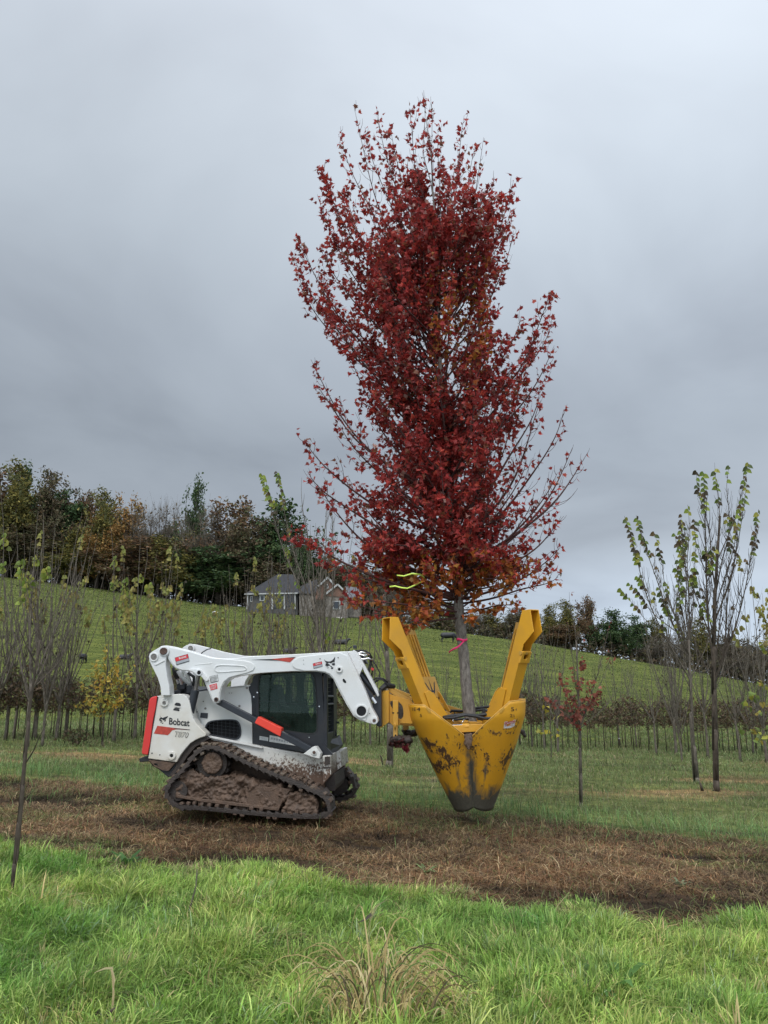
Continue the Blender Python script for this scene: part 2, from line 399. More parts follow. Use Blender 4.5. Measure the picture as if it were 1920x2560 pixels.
verts[:, 2] += _d * (.022 * sn(xf, yf_, 5.5, 1) + .015 * sn(xf, yf_, 13, 2)) * (yf_ > 2)
i = np.arange(nr_ - 1)[:, None] * nc_ + np.arange(nc_ - 1)[None, :]; i = i.ravel()
loops = np.stack([i, i + 1, i + nc_ + 1, i + nc_], 1).ravel()
gm, t, b = newmat('field_ground')
a = N(t, 'ShaderNodeAttribute', attribute_name='Col')
tcn = N(t, 'ShaderNodeTexCoord'); mp = N(t, 'ShaderNodeMapping'); mp.inputs['Scale'].default_value = (.22, 1, .6); t.links.new(tcn.outputs['Object'], mp.inputs[0])
f1 = noise_n(t, 7, 6, .7); f2 = noise_n(t, .5, 5, .6, vec=mp.outputs[0]); f3 = noise_n(t, 1.6, 5, .7, vec=mp.outputs[0])
r1 = ramp(t, [(.35, (.5, .5, .5)), (.65, (1.5, 1.45, 1.3))]); t.links.new(f1, r1.inputs[0])
r2 = ramp(t, [(.35, (.62, .68, .60)), (.62, (1.32, 1.25, 1.15))]); t.links.new(f2, r2.inputs[0])
r3 = ramp(t, [(.36, (.60, .64, .60)), (.62, (1.36, 1.32, 1.25))]); t.links.new(f3, r3.inputs[0])
c = mixc(t, 1.0, mixc(t, 1.0, mixc(t, 1.0, a.outputs['Color'], r1.outputs[0], 'MULTIPLY'), r2.outputs[0], 'MULTIPLY'), r3.outputs[0], 'MULTIPLY')
t.links.new(c, b.inputs['Base Color']); b.inputs['Roughness'].default_value = .95; b.inputs['Specular IOR Level'].default_value = .1
bump(t, b, f1, .9, .06)
g = np_mesh('ground', verts, loops, np.arange(len(i)) * 4, np.full(len(i), 4), ground_col(xf, yf_), gm, True)
tag(g, kind='structure')
# ---------------------------------------------------------------- grass (countless blades: stuff)
def blades(name, x, y, h, w, bend, col, mat, label, psi=None, z=None, cvar=.22):
    n = len(x); rg = RNG
    z = T(x, y) if z is None else z
    ph = rg.uniform(0, 2 * np.pi, n) if psi is None else psi
    ps = ph + np.pi / 2 + rg.normal(0, .5, n)
    d = np.stack([np.cos(ph), np.sin(ph), np.zeros(n)], 1); s = np.stack([np.cos(ps), np.sin(ps), np.zeros(n)], 1)
    P = np.stack([x, y, z - .004], 1); V = np.zeros((n, 7, 3))
    for k, (t_, wf) in enumerate(((0, .8), (.42, 1.0), (.76, .7))):
        c = P + d * (h * bend * t_ ** 2)[:, None]; c[:, 2] += h * (t_ - .38 * np.minimum(bend, 1.6) * t_ ** 2.2)
        V[:, 2 * k] = c - s * (w * wf / 2)[:, None]; V[:, 2 * k + 1] = c + s * (w * wf / 2)[:, None]
    c = P + d * (h * bend)[:, None]; c[:, 2] += h * np.maximum(1 - .38 * np.minimum(bend, 1.6) - .10 * bend, .1); V[:, 6] = c
    b = (np.arange(n) * 7)[:, None]
    L_ = (b + np.array([0, 1, 3, 2, 2, 3, 5, 4, 4, 5, 6])[None]).ravel()
    st = (np.arange(n) * 11)[:, None] + np.array([0, 4, 8])[None]; tt = np.tile([4, 4, 3], n)
    cc = col * (1 + rg.normal(0, cvar, n))[:, None]; cc = np.clip(cc, .004, .9)
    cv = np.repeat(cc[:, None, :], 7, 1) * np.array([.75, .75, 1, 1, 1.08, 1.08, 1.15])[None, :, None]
    o = np_mesh(name, V.reshape(-1, 3), L_, st.ravel(), tt, cv.reshape(-1, 3), mat)
    tag(o, label, name.replace('_', ' '), kind='stuff'); return o
def scatter(n, y0, y1, power=1.0, marg=.62):
    u = RNG.uniform(0, 1, n); y = y0 + (y1 - y0) * u ** power; x = RNG.uniform(-1, 1, n) * (marg * y * 1.0 + .5); return x, y
def pick(cols, probs, n): return np.array(cols)[RNG.choice(len(cols), n, p=np.array(probs) / sum(probs))]

# front: lush tufts; blades fan out from each tuft centre
NT = 18500; tx0, ty0 = scatter(NT * 2, 2.7, 8.4, .62); f, d, b = zones(tx0, ty0)
bare = np.clip((sn(tx0, ty0, 1.7, 9.3) + .35 * sn(tx0, ty0, 11, 2.2) - .70) * 3, 0, 1); keep = RNG.uniform(0, 1, len(tx0)) < f * (1 - .85 * bare); tx0, ty0, f = tx0[keep], ty0[keep], f[keep]; nt_ = len(tx0)
tcol = pick([(.205, .330, .065), (.15, .27, .055), (.27, .365, .092), (.34, .41, .13), (.12, .20, .045), (.44, .37, .18), (.25, .34, .18)], [28, 24, 22, 12, 12, 5, 3], nt_)
big = sn(tx0, ty0, 1.3, 3.0) + .5 * sn(tx0, ty0, 4.5, 8.0); tcol = tcol * np.array([1.14, 1.10, 1.05]) * (1 + .28 * big[:, None] * np.array([1.2, .6, .8])); th = (.105 + .065 * np.clip(sn(tx0, ty0, 3.2, 6), -.6, 1) + RNG.gamma(2, .016, nt_)) * (.35 + .65 * f)
edge = (RNG.uniform(0, 1, nt_) > f + .25); tcol[edge] = pick([(.34, .29, .14), (.27, .27, .10), (.40, .32, .18)], [1, 1, 1], edge.sum())
wind = sn(tx0, ty0, 1.6, 5.0) * 2.0 + .5
k = 15; idx = np.repeat(np.arange(nt_), k); n = len(idx); ang = RNG.uniform(0, 2 * np.pi, n); rr = np.abs(RNG.normal(0, .030, n)); x = tx0[idx] + np.cos(ang) * rr; y = ty0[idx] + np.sin(ang) * rr
psi = ang + RNG.normal(0, .6, n); psi = np.where(RNG.uniform(0, 1, n) < .35, wind[idx] + RNG.normal(0, .5, n), psi)
h = np.clip(th[idx] * RNG.uniform(.45, 1.25, n), .04, .34)
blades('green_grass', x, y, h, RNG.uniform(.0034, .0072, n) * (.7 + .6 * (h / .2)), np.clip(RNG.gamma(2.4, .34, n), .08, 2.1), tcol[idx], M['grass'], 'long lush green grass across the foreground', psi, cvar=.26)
x, y = scatter(60000, 2.7, 8.4, .62); f, d, b = zones(x, y); keep = RNG.uniform(0, 1, len(x)) < f; x, y = x[keep], y[keep]; n = len(x)
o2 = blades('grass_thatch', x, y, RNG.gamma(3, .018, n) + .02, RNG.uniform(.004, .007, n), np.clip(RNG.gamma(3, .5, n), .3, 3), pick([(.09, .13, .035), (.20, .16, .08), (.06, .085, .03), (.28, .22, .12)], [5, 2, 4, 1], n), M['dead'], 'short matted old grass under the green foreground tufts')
# dead, sprayed-off strip
x, y = scatter(400000, 5.2, 15.5, .74); f, d, b = zones(x, y); dk = dark_patch(x, y); keep = RNG.uniform(0, 1, len(x)) < np.clip(d + .30 * f * (y > yfront(x) - .8), 0, 1) * np.clip(.95 - .65 * dk - .75 * ruts(x, y) + .45 * sn(x, y, 4, 1), .10, 1); x, y, dk = x[keep], y[keep], dk[keep]; n = len(x)
sel = np.clip(.5 + .6 * sn(x * .6, y, 1.7, 7.7) + .35 * sn(x, y, 6.5, 3), 0, 1); red = pick([(.24, .135, .072), (.19, .095, .052), (.30, .19, .105)], [4, 4, 2], n); tan = pick([(.33, .25, .15), (.27, .19, .11), (.42, .34, .22), (.20, .135, .08)], [4, 4, 2, 3], n); br = pick([(.13, .085, .058), (.085, .058, .042), (.17, .115, .075)], [4, 3, 3], n)
u = RNG.uniform(0, 1, n); base = np.where((u < sel * .6)[:, None], red, np.where((u < .52 + .25 * sel)[:, None], br, tan))
gr_ = np.clip(sn(x * .7, y * 1.3, 1.4, 11.0) - .15, 0, 1) * 1.2; isg = RNG.uniform(0, 1, n) < .05 + gr_ * .6; base[isg] = pick([(.14, .17, .06), (.19, .20, .08)], [1, 1], isg.sum())
base = base * np.array([.92, .87, .76]) * (1 - .80 * dk[:, None]) * (1 - .35 * ruts(x, y)[:, None]) * (1 + .38 * sn(x * .7, y, .8, 4)[:, None] + .28 * sn(x * .5, y, 2.6, 9)[:, None])
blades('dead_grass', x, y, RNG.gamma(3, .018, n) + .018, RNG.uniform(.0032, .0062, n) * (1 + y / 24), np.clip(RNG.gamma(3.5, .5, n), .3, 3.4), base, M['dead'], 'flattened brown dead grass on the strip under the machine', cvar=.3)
# meadow behind
x, y = scatter(270000, 8.6, 44, .85, .62); f, d, b = zones(x, y); tp = tan_patch(x, y); keep = RNG.uniform(0, 1, len(x)) < np.clip(b + .04, 0, 1) * (1 - .35 * tp) * np.clip(.8 + .5 * sn(x * .5, y, 3.1, 5), .25, 1); x, y, tp = x[keep], y[keep], tp[keep]; n = len(x)
base = pick([(.17, .215, .075), (.13, .185, .062), (.21, .225, .10), (.26, .215, .125), (.175, .25, .095)], [28, 24, 18, 16, 14], n)
isT = RNG.uniform(0, 1, n) < tp * .85; base[isT] = pick([(.32, .22, .125), (.22, .135, .08), (.38, .29, .17)], [4, 3, 2], isT.sum())
near = np.clip((yback(x) + 2.4 - y) / 1.6, 0, 1); base = base * (1 + near[:, None] * np.array([-.05, .28, .10])) * (1 + .22 * sn(x * .5, y, .9, 2)[:, None])
h = (.045 + RNG.gamma(2, .018, n)) * (1 + .9 * near + .5 * np.clip(sn(x, y, 2.0, 1), 0, 1)) * (1 - .35 * tp) * (1 + y / 60)
blades('meadow_grass', x, y, h, RNG.uniform(.004, .008, n) * (y / 12), np.clip(RNG.gamma(2.2, .34, n), .1, 2.2), base, M['grass'], 'short green and straw grass of the nursery field', cvar=.26)

# green tillers creeping into the strip from both sides
x, y = scatter(60000, 6.0, 16.5, .9); e_ = np.minimum(np.abs(y - yfront(x)), np.abs(y - yback(x)) * .8); f, d, b = zones(x, y); keep = RNG.uniform(0, 1, len(x)) < d * (np.exp(-e_ / .45) * .8 + .35 * np.clip(sn(x * .6, y, 1.9, 2.5) - .35, 0, 1)); x, y = x[keep], y[keep]; n = len(x)
blades('sprouting_grass', x, y, RNG.gamma(3, .022, n) + .03, RNG.uniform(.004, .0075, n) * (y / 9), np.clip(RNG.gamma(2.4, .4, n), .1, 2.4), pick([(.17, .23, .065), (.22, .26, .09), (.13, .18, .055), (.30, .27, .13)], [4, 3, 3, 2], n), M['grass'], 'thin green shoots scattered through the brown strip')
# tussocks of the pasture on the slope
n = 190000; a_ = RNG.uniform(-.95, .95, n); u = RNG.uniform(0, 1, n); y = 34 + 122 * u ** 1.25; x = a_ * y; keep = y < Ycrest(a_) + 1; x, y = x[keep], y[keep]; n = len(x)
base = pick([(.125, .165, .045), (.10, .135, .036), (.16, .19, .06), (.19, .185, .075), (.08, .105, .030)], [30, 26, 20, 10, 14], n) * (1 + .25 * sn(x * .12, y * .25, 1.0, 2)[:, None] + .18 * sn(x * .5, y * .9, 1.0, 6)[:, None])
blades('pasture_grass', x, y, RNG.uniform(.03, .09, n) * (y / 60), RNG.uniform(.03, .085, n) * (y / 60), RNG.uniform(.2, 1.4, n), base, M['grass'], 'grazed tussocky green grass covering the hillside', cvar=.2)
# ---------------------------------------------------------------- compact track loader
YAW = R(4.0)
FW = Vector((math.cos(YAW), -math.sin(YAW), 0)); LT = Vector((math.sin(YAW), math.cos(YAW), 0)); UP = Vector((0, 0, 1))
O0 = at(620, 1800, 9.75); O0.z = 0
def PM(px, py, w):
    d = ray(px, py); q = O0 + LT * w
    return CAM + d * ((q - CAM).dot(LT) / d.dot(LT))
K = 2.9625
def Z1(X_, Y_, w): return PM(340 + X_ / K, 1580 + Y_ / K, w)       # coordinates measured on enlargements of the side view
def Z5(X_, Y_, w): return PM(840 + X_ / K, 1500 + Y_ / K, w)
def poly(pts, w, fn=Z1): return [fn(x_, y_, w) for x_, y_ in pts]
def smoothpoly(pts, it=2):
    for _ in range(it):
        q = []
        for i_ in range(len(pts)):
            a_, b_ = pts[i_], pts[(i_ + 1) % len(pts)]
            q += [(a_[0] * .75 + b_[0] * .25, a_[1] * .75 + b_[1] * .25), (a_[0] * .25 + b_[0] * .75, a_[1] * .25 + b_[1] * .75)]
        pts = q
    return pts
def rrect(x0, y0, x1, y1, r, n=5):
    out = []
    for cx, cy, a0 in ((x1 - r, y1 - r, 0), (x0 + r, y1 - r, 90), (x0 + r, y0 + r, 180), (x1 - r, y0 + r, 270)):
        for k in range(n + 1):
            a_ = R(a0 + 90 * k / n); out.append((cx + r * math.cos(a_), cy + r * math.sin(a_)))
    return out
def plate(pts, w0, w1, fn=Z1, holes=(), mb=None):
    mb = mb or MB(); mb.prism(poly(pts, w0, fn), LT * (w1 - w0), [poly(h_, w0, fn) for h_ in holes]); return mb
def disc(mb, X_, Y_, w0, w1, rpx, fn=Z1, n=28):
    c_ = fn(X_, Y_, w0); r_ = (fn(X_ + rpx, Y_, w0) - c_).length; mb.cyl(c_, c_ + LT * (w1 - w0), r_, n); return mb
def boss(mb, X_, Y_, w0, w1, r1, r0, fn=Z1):
    c_ = fn(X_, Y_, w0); k_ = (fn(X_ + 1, Y_, w0) - c_).length; mb.ring(c_, LT, r1 * k_, r0 * k_, w1 - w0); return mb
def letters(name, body, q, w, mat, parent, fn=Z1, bold=0.0, shear=0.0, depth=.0025):
    """q = bottom-left, bottom-right, top-left corners on the plane w"""
    cu = bpy.data.curves.new(name, 'FONT'); cu.body = body; cu.offset = bold; cu.extrude = 0; cu.resolution_u = 3
    o = bpy.data.objects.new(name, cu); COL.objects.link(o); dg = bpy.context.evaluated_depsgraph_get(); dg.update()
    me = bpy.data.meshes.new_from_object(o.evaluated_get(dg)); bpy.data.objects.remove(o)
    co = np.array([v.co[:] for v in me.vertices]); lo, hi = co.min(0), co.max(0)
    (x0, y0), (x1, y1), (x2, y2) = q; mb = MB(); vs = []
    for v in co:
        u_ = (v[0] - lo[0]) / (hi[0] - lo[0]); t_ = (v[1] - lo[1]) / (hi[1] - lo[1]); u_ += shear * (t_ - .5)
        vs.append(fn(x0 + (x1 - x0) * u_ + (x2 - x0) * t_, y0 + (y1 - y0) * u_ + (y2 - y0) * t_, w))
    fs = [tuple(p_.vertices) for p_ in me.polygons]; bpy.data.meshes.remove(me)
    mb.add(vs, fs); return mb.build(name, mat, parent, recalc=False)
def mark(name, polys, w, mat, parent, fn=Z1):
    mb = MB()
    for p_ in polys: mb.prism(poly(p_, w, fn), LT * .002)
    return mb.build(name, mat, parent)

ogz = Tz(O0.x, O0.y + .8)
LD = empty('track_loader', (O0.x, O0.y + .9, ogz), 'white compact track loader with muddy rubber tracks, black cab and red rear cover', 'track loader')
# near lift arm
W0, W1 = .20, .40
arm_out = [(190, 103), (228, 100), (260, 104), (400, 138), (555, 186), (640, 196), (740, 194), (840, 181), (1000, 172), (1200, 163), (1510, 145), (1561, 143),
           (1600, 225), (1648, 325), (1700, 440), (1746, 563), (1786, 632), (1792, 660), (1775, 682), (1742, 681), (1656, 653), (1611, 623), (1560, 540), (1500, 428), (1462, 350),
           (1432, 318), (1392, 300), (1330, 292), (1160, 290), (930, 303), (760, 324), (700, 340), (662, 368), (636, 410), (625, 455), (621, 505), (610, 524), (592, 530), (572, 522), (560, 498),
           (540, 448), (500, 355), (478, 312), (440, 302), (400, 293), (340, 287), (300, 274), (268, 246), (240, 205), (226, 160)]
near = plate(arm_out, W0, W1).build('lift_arm', M['white_arm'], LD, bevel=.006)
m = MB()
rear_c = [(250, 112), (400, 146), (555, 192), (720, 205), (800, 212), (850, 224), (874, 240), (879, 262), (866, 284), (830, 300), (760, 318), (690, 336), (650, 368), (628, 410), (617, 455), (612, 500), (592, 522), (572, 510),
          (548, 450), (505, 352), (480, 306), (400, 287), (340, 281), (300, 268), (272, 240), (246, 200), (236, 150)]
slot = smoothpoly([(575, 270), (590, 245), (640, 240), (790, 247), (822, 262), (818, 285), (780, 288), (620, 302), (590, 298)], 1)
plate(rear_c, W0 - .012, W0 + .001, mb=m)
front_c = [(1508, 152), (1400, 162), (1210, 185), (1172, 205), (1156, 232), (1160, 255), (1182, 272), (1250, 288), (1335, 286), (1396, 294), (1438, 312), (1470, 350), (1508, 424), (1568, 536), (1616, 616), (1658, 646), (1700, 660), (1728, 560), (1560, 175)]
plate(front_c, W0 - .012, W0 + .001, mb=m)
m.build('side_plate', M['white_arm'], near, bevel=.005)
m = MB(); plate(slot, W0 - .020, W0 - .010, holes=[[(x_ * .93 + 700 * .07, y_ * .74 + 270 * .26) for x_, y_ in slot]], mb=m)
m.prism(poly([(435, 240), (560, 228), (565, 234), (440, 245)], W0 - .016), LT * .006); m.build('weld_seam', M['white_arm'], near, bevel=.003)
m = MB()
for X_, Y_, a_, b_ in ((1505, 277, 23, 11), (1764, 656, 27, 12)): boss(m, X_, Y_, W0 - .035, W0, a_, b_)
boss(m, 1669, 586, W0 - .03, W0, 48, 36); each(m, 'pin_boss', M['white_arm'], near, bevel=.003)
m = MB()
for X_, Y_, r_ in ((1505, 277, 11), (1669, 586, 36), (593, 500, 10), (1730, 604, 4), (1363, 198, 4), (1497, 190, 4), (1240, 208, 2.5), (1242, 238, 2.5)): disc(m, X_, Y_, W0 - .0165, W0 - .012, r_)
m.prism(poly(smoothpoly([(1529, 350), (1540, 344), (1556, 366), (1557, 376), (1546, 378), (1532, 364)], 1), W0 - .0165), LT * .004); each(m, 'bore_hole', M['dark'], near)
m = MB(); boss(m, 593, 500, W0 - .022, W0 - .012, 16, 9); disc(m, 1764, 656, W0 - .045, W0 - .0, 12)
disc(m, 200, 142, W0 - .05, W0 + .02, 26, n=10); each(m, 'pivot_pin', M['rust'], near, bevel=.002)
# slotted lug carrying the lift cylinder
m = MB(); lug = smoothpoly([(388, 285), (398, 272), (480, 275), (500, 300), (538, 350), (528, 366), (508, 360), (478, 322), (445, 316), (425, 296)], 1)
plate(lug, W0 - .05, W0 - .01, mb=m); boss(m, 466, 300, W0 - .06, W0 - .01, 24, 13); m.build('cylinder_lug', M['white_arm'], near, bevel=.004)
disc(MB(), 466, 300, W0 - .065, W0, 14, n=8).build('cylinder_pin', M['dark'], near)
# inner flank of the lower arm leg
plate([(1612, 132), (1640, 150), (1700, 260), (1790, 430), (1800, 470), (1790, 480), (1640, 200), (1600, 150)], .42, .60).build('arm_leg_flank', M['white_arm'], near, bevel=.004)
plate([(1500, 148), (1611, 140), (1680, 260), (1650, 330), (1560, 160)], W1 - .02, .52).build('arm_knee_cap', M['white_arm'], near, bevel=.004)
# rear link
m = plate([(94, 182), (100, 162), (118, 146), (188, 104), (212, 100), (236, 116), (243, 140), (236, 162), (222, 188), (219, 250), (230, 330), (246, 400), (250, 470), (186, 470), (180, 405), (162, 345), (128, 275), (100, 220)], W0 - .02, W0 + .16)
link = m.build('rear_link', M['white_arm'], LD, bevel=.006)
m = MB(); boss(m, 131, 185, W0 - .035, W0 - .02, 32, 23); boss(m, 208, 142, W0 - .035, W0 - .02, 36, 24)
m.prism(poly([(134, 240), (215, 205), (212, 214), (142, 249)], W0 - .03), LT * .012); each(m, 'link_boss', M['white_arm'], link, bevel=.003)
m = MB(); disc(m, 131, 185, W0 - .026, W0 - .02, 23); m.build('link_bore', M['dsteel'], link)
disc(MB(), 206, 140, W0 - .05, W0, 24, n=8).build('link_pin', M['rust'], link, bevel=.003)
# far lift arm and far link
Wf0, Wf1 = 1.62, 1.80
far = plate([(340, 120), (372, 98), (402, 90), (432, 90), (520, 112), (640, 145), (800, 176), (850, 178), (1100, 170), (1500, 150), (1560, 150), (1560, 190), (1100, 240), (860, 300), (838, 318), (812, 360), (798, 400), (812, 415), (700, 420), (705, 370), (680, 330), (560, 250), (440, 180), (405, 150)], Wf0, Wf1).build('lift_arm', M['white_arm'], LD, bevel=.006)
m = MB(); boss(m, 402, 119, Wf0 - .03, Wf0, 31, 14); each(m, 'pin_boss', M['white_arm'], far, bevel=.003)
disc(MB(), 402, 119, Wf0 - .045, Wf0 + .01, 17).build('pivot_pin', M['dsteel'], far)
plate([(402, 150), (340, 122), (310, 160), (330, 260), (360, 330), (365, 420), (440, 430), (430, 340), (415, 260), (420, 200), (440, 175)], Wf0 + .02, Wf1).build('rear_link', M['white_arm'], LD, bevel=.005)
MB().tube([Z1(555, 122, .9), Z1(525, 130, .7), Z1(496, 148, .45), Z1(485, 158, .3)], .008, 6).build('hose', M['rubber'], LD, smooth=True)
# cross tube and engine bay
m = MB(); plate([(186, 505), (420, 505), (470, 600), (500, 760), (300, 935), (100, 930)], .50, 1.55, mb=m); m.build('engine_bay', M['black_bar'], LD, bevel=.01)
m = MB(); plate([(265, 440), (300, 430), (330, 405), (420, 400), (470, 430), (520, 420), (560, 440), (450, 560), (330, 470), (270, 470)], .62, 1.45, mb=m)
for X_, Y_, a_, b_ in ((330, 400, 60, 45), (392, 425, 40, 60), (300, 445, 60, 26)): plate(rrect(X_ - a_ / 2, Y_ - b_ / 2, X_ + a_ / 2, Y_ + b_ / 2, 6, 2), .50, .62, mb=m)
m.build('engine_top', M['black_bar'], LD, bevel=.008)
for pts_, r_, mt in (([(275, 265), (285, 310), (305, 350), (325, 380), (340, 420)], .022, 'rubber'), ([(300, 280), (312, 330), (330, 370), (345, 405)], .018, 'rubber'), ([(315, 285), (345, 340), (395, 375), (410, 410)], .034, 'white_arm'),
                     ([(385, 300), (430, 335), (425, 390), (415, 430)], .02, 'rubber'), ([(350, 280), (385, 330), (405, 385)], .026, 'white_arm'), ([(500, 310), (505, 360), (520, 400)], .014, 'rubber')):
    MB().tube([Z1(a_, b_, .55 + k_ * .02) for k_, (a_, b_) in enumerate(pts_)], r_, 8).build('hydraulic_hose', M[mt], LD, smooth=True)
m = MB(); m.tube([Z1(322, 345, .5), Z1(332, 372, .5), Z1(338, 392, .5)], [.018, .022, .016], 6); m.tube([Z1(300, 352, .5), Z1(312, 385, .5)], [.014, .018], 6); each(m, 'hose_fitting', M['steel'], LD)
# lift cylinder
cyl_ = MB().cyl(Z1(440, 430, .33), Z1(400, 600, .33), .052, 18).build('lift_cylinder', M['black_bar'], LD, bevel=.004)
MB().cyl(Z1(466, 310, .33), Z1(440, 432, .33), .026, 14).build('cylinder_rod', M['dsteel'], cyl_)
# rear side panel with the lettering
RP = [(152, 474), (180, 471), (250, 464), (320, 458), (350, 462), (376, 480), (394, 508), (403, 548), (410, 590), (424, 640), (452, 686), (490, 725), (514, 748), (519, 760), (512, 773), (478, 783), (440, 800), (400, 826), (362, 870), (330, 912), (300, 966), (180, 950), (88, 938), (118, 740)]
rp = plate(RP, .26, .46).build('rear_panel', M['white_rear'], LD, bevel=.01, seg=3)
m = MB(); boss(m, 209, 523, .235, .26, 28, 9); m.ring(Z1(209, 523, .25), LT, .055, .02, .02); boss(m, 262, 916, .235, .26, 30, 13); each(m, 'panel_boss', M['white_rear'], rp, bevel=.004)
m = MB(); disc(m, 207, 523, .225, .25, 13, n=8); m.build('bolt', M['dsteel'], rp, bevel=.002)
m = MB(); disc(m, 262, 916, .248, .262, 13); disc(m, 118, 898, .255, .262, 5); disc(m, 176, 910, .255, .262, 4); each(m, 'drain_hole', M['dark'], rp)
WD = .2565
letters('lettering', 'Bobcat', ((244, 685), (396, 700), (246, 634)), WD, M['decal_black'], rp, bold=.022)
mark('emblem', [[(177, 612), (181, 628), (196, 636), (214, 630), (236, 622), (232, 634), (221, 642), (217, 655), (209, 650), (203, 656), (198, 648), (186, 645), (178, 652), (171, 648), (176, 638), (183, 634), (179, 624)],
                [(172, 650), (186, 652), (196, 658), (190, 663), (176, 660)], [(208, 656), (218, 652), (221, 658), (211, 664)], [(192, 672), (201, 671), (200, 678), (194, 679)], [(184, 664), (189, 667), (185, 673), (181, 670)]], WD, M['decal_black'], rp)
mark('stripe', [[(158, 694), (280, 710), (400, 722), (400, 726), (300, 720), (268, 728), (248, 752), (236, 764), (132, 752)]], WD, M['decal_red'], rp)
mark('stripe', [[(270, 709), (400, 722), (400, 726), (290, 716)]], WD - .002, M['decal_black'], rp)
letters('lettering', 'T870', ((284, 776), (386, 787), (287, 734)), WD, M['decal_black'], rp, bold=.018, shear=.12)
letters('lettering', 'T870', ((288, 773), (382, 784), (291, 737)), WD - .002, M['white_rear'], rp, bold=-.012, shear=.12)
mark('badge', [[(289, 530), (300, 523), (322, 526), (332, 538), (330, 550), (287, 543), (286, 534)], [(279, 568), (322, 574), (320, 586), (275, 579)], [(292, 556), (330, 560), (318, 572), (282, 566)]], WD, M['decal_black'], rp)
letters('lettering', 'SPEED', ((282, 558), (336, 566), (283, 547)), WD - .002, M['white_rear'], rp, bold=.01)
# red rear cover
rc = plate([(96, 508), (104, 490), (120, 481), (157, 474), (146, 560), (128, 640), (120, 690), (104, 820), (86, 912), (48, 906), (40, 896), (46, 850), (76, 640), (90, 560)], .24, 1.86).build('rear_cover', M['red'], LD, bevel=.02, seg=3)
plate([(157, 478), (164, 478), (118, 742), (92, 915), (84, 912), (104, 820), (122, 690), (116, 676), (118, 660), (130, 650)], .25, 1.84).build('cover_gasket', M['dark'], LD)
m = MB(); plate([(22, 938), (60, 922), (90, 925), (96, 940), (300, 968), (300, 1000), (240, 1078), (170, 1020), (120, 990), (98, 960), (24, 964)], .30, 1.80, mb=m); m.build('rear_bumper', M['black'], LD, bevel=.008)
plate([(90, 946), (290, 970), (240, 1030), (200, 1026), (140, 1000)], .27, .30, holes=[[(135, 972), (160, 976), (158, 994), (132, 984)]]).build('belly_plate', M['mud'], LD, bevel=.004)
# mid side panel with grille
midp = [(398, 600), (424, 470), (446, 444), (520, 434), (632, 415), (700, 408), (815, 395), (832, 404), (834, 430), (850, 470), (856, 540), (858, 640), (861, 832), (516, 768), (500, 720), (440, 670)]
gr = smoothpoly([(512, 690), (540, 658), (620, 648), (735, 645), (766, 670), (779, 720), (778, 770), (755, 800), (710, 798), (530, 762), (508, 730)], 2)
mp_ = plate(midp, .50, .56, holes=[gr]).build('side_panel', M['white'], LD, bevel=.005)
grf = [(x_ * .93 + 645 * .07, y_ * .88 + 722 * .12) for x_, y_ in gr]
plate(gr, .485, .53, holes=[grf]).build('grille_frame', M['black_bar'], mp_, bevel=.004)
m = MB()
for k in range(8): X_ = 545 + k * 30; m.bar(Z1(X_, 650, .51), Z1(X_, 800, .51), .003, .003, LT)
for k in range(6): Y_ = 672 + k * 24; m.bar(Z1(515, Y_ - 14, .512), Z1(775, Y_ + 16, .512), .003, .003, LT)
m.build('grille_mesh', M['black_bar'], mp_)
plate([(505, 640), (785, 635), (790, 810), (505, 775)], .60, .62).build('grille_cavity', M['dark'], mp_)
m = MB(); plate([(478, 598), (532, 600), (528, 640), (474, 634)], .488, .50, mb=m); m.build('latch', M['black_bar'], mp_, bevel=.003)
m = MB()
for X_, Y_, r_ in ((498, 514, 5), (513, 566, 8), (452, 592, 5), (765, 548, 8), (820, 414, 9), (690, 452, 3), (708, 452, 3), (742, 600, 5)): disc(m, X_, Y_, .492, .50, r_, n=12)
each(m, 'panel_bolt', M['dsteel'], mp_)
plate([(636, 412), (720, 402), (830, 392), (850, 396), (820, 410), (640, 424)], .50, 1.50).build('hood_top', M['white'], LD, bevel=.004)
# lower chassis and fender
low = [(515, 768), (700, 802), (861, 832), (1000, 860), (1240, 905), (1300, 925), (1380, 942), (1390, 1140), (1300, 1110), (1100, 1030), (900, 940), (760, 860), (640, 815), (560, 800)]
plate(low, .44, 1.66).build('chassis', M['white_low'], LD, bevel=.008)
plate([(505, 762), (700, 800), (935, 850), (940, 858), (930, 862), (700, 815), (508, 776)], .40, .46).build('fender_ledge', M['white_low'], LD, bevel=.003)
plate([(560, 800), (760, 860), (900, 940), (1100, 1030), (1300, 1110), (1390, 1140), (1380, 1230), (1000, 1200), (500, 1180), (340, 1130), (300, 1000), (330, 920), (420, 830)], .46, 1.64).build('lower_frame', M['mud'], LD)
plate([(300, 968), (330, 915), (362, 872), (400, 828), (440, 802), (480, 785), (515, 775), (540, 790), (440, 850), (380, 920), (330, 1000), (280, 1060), (240, 1075)], .30, .50).build('wheel_arch', M['mud_dark'], LD)
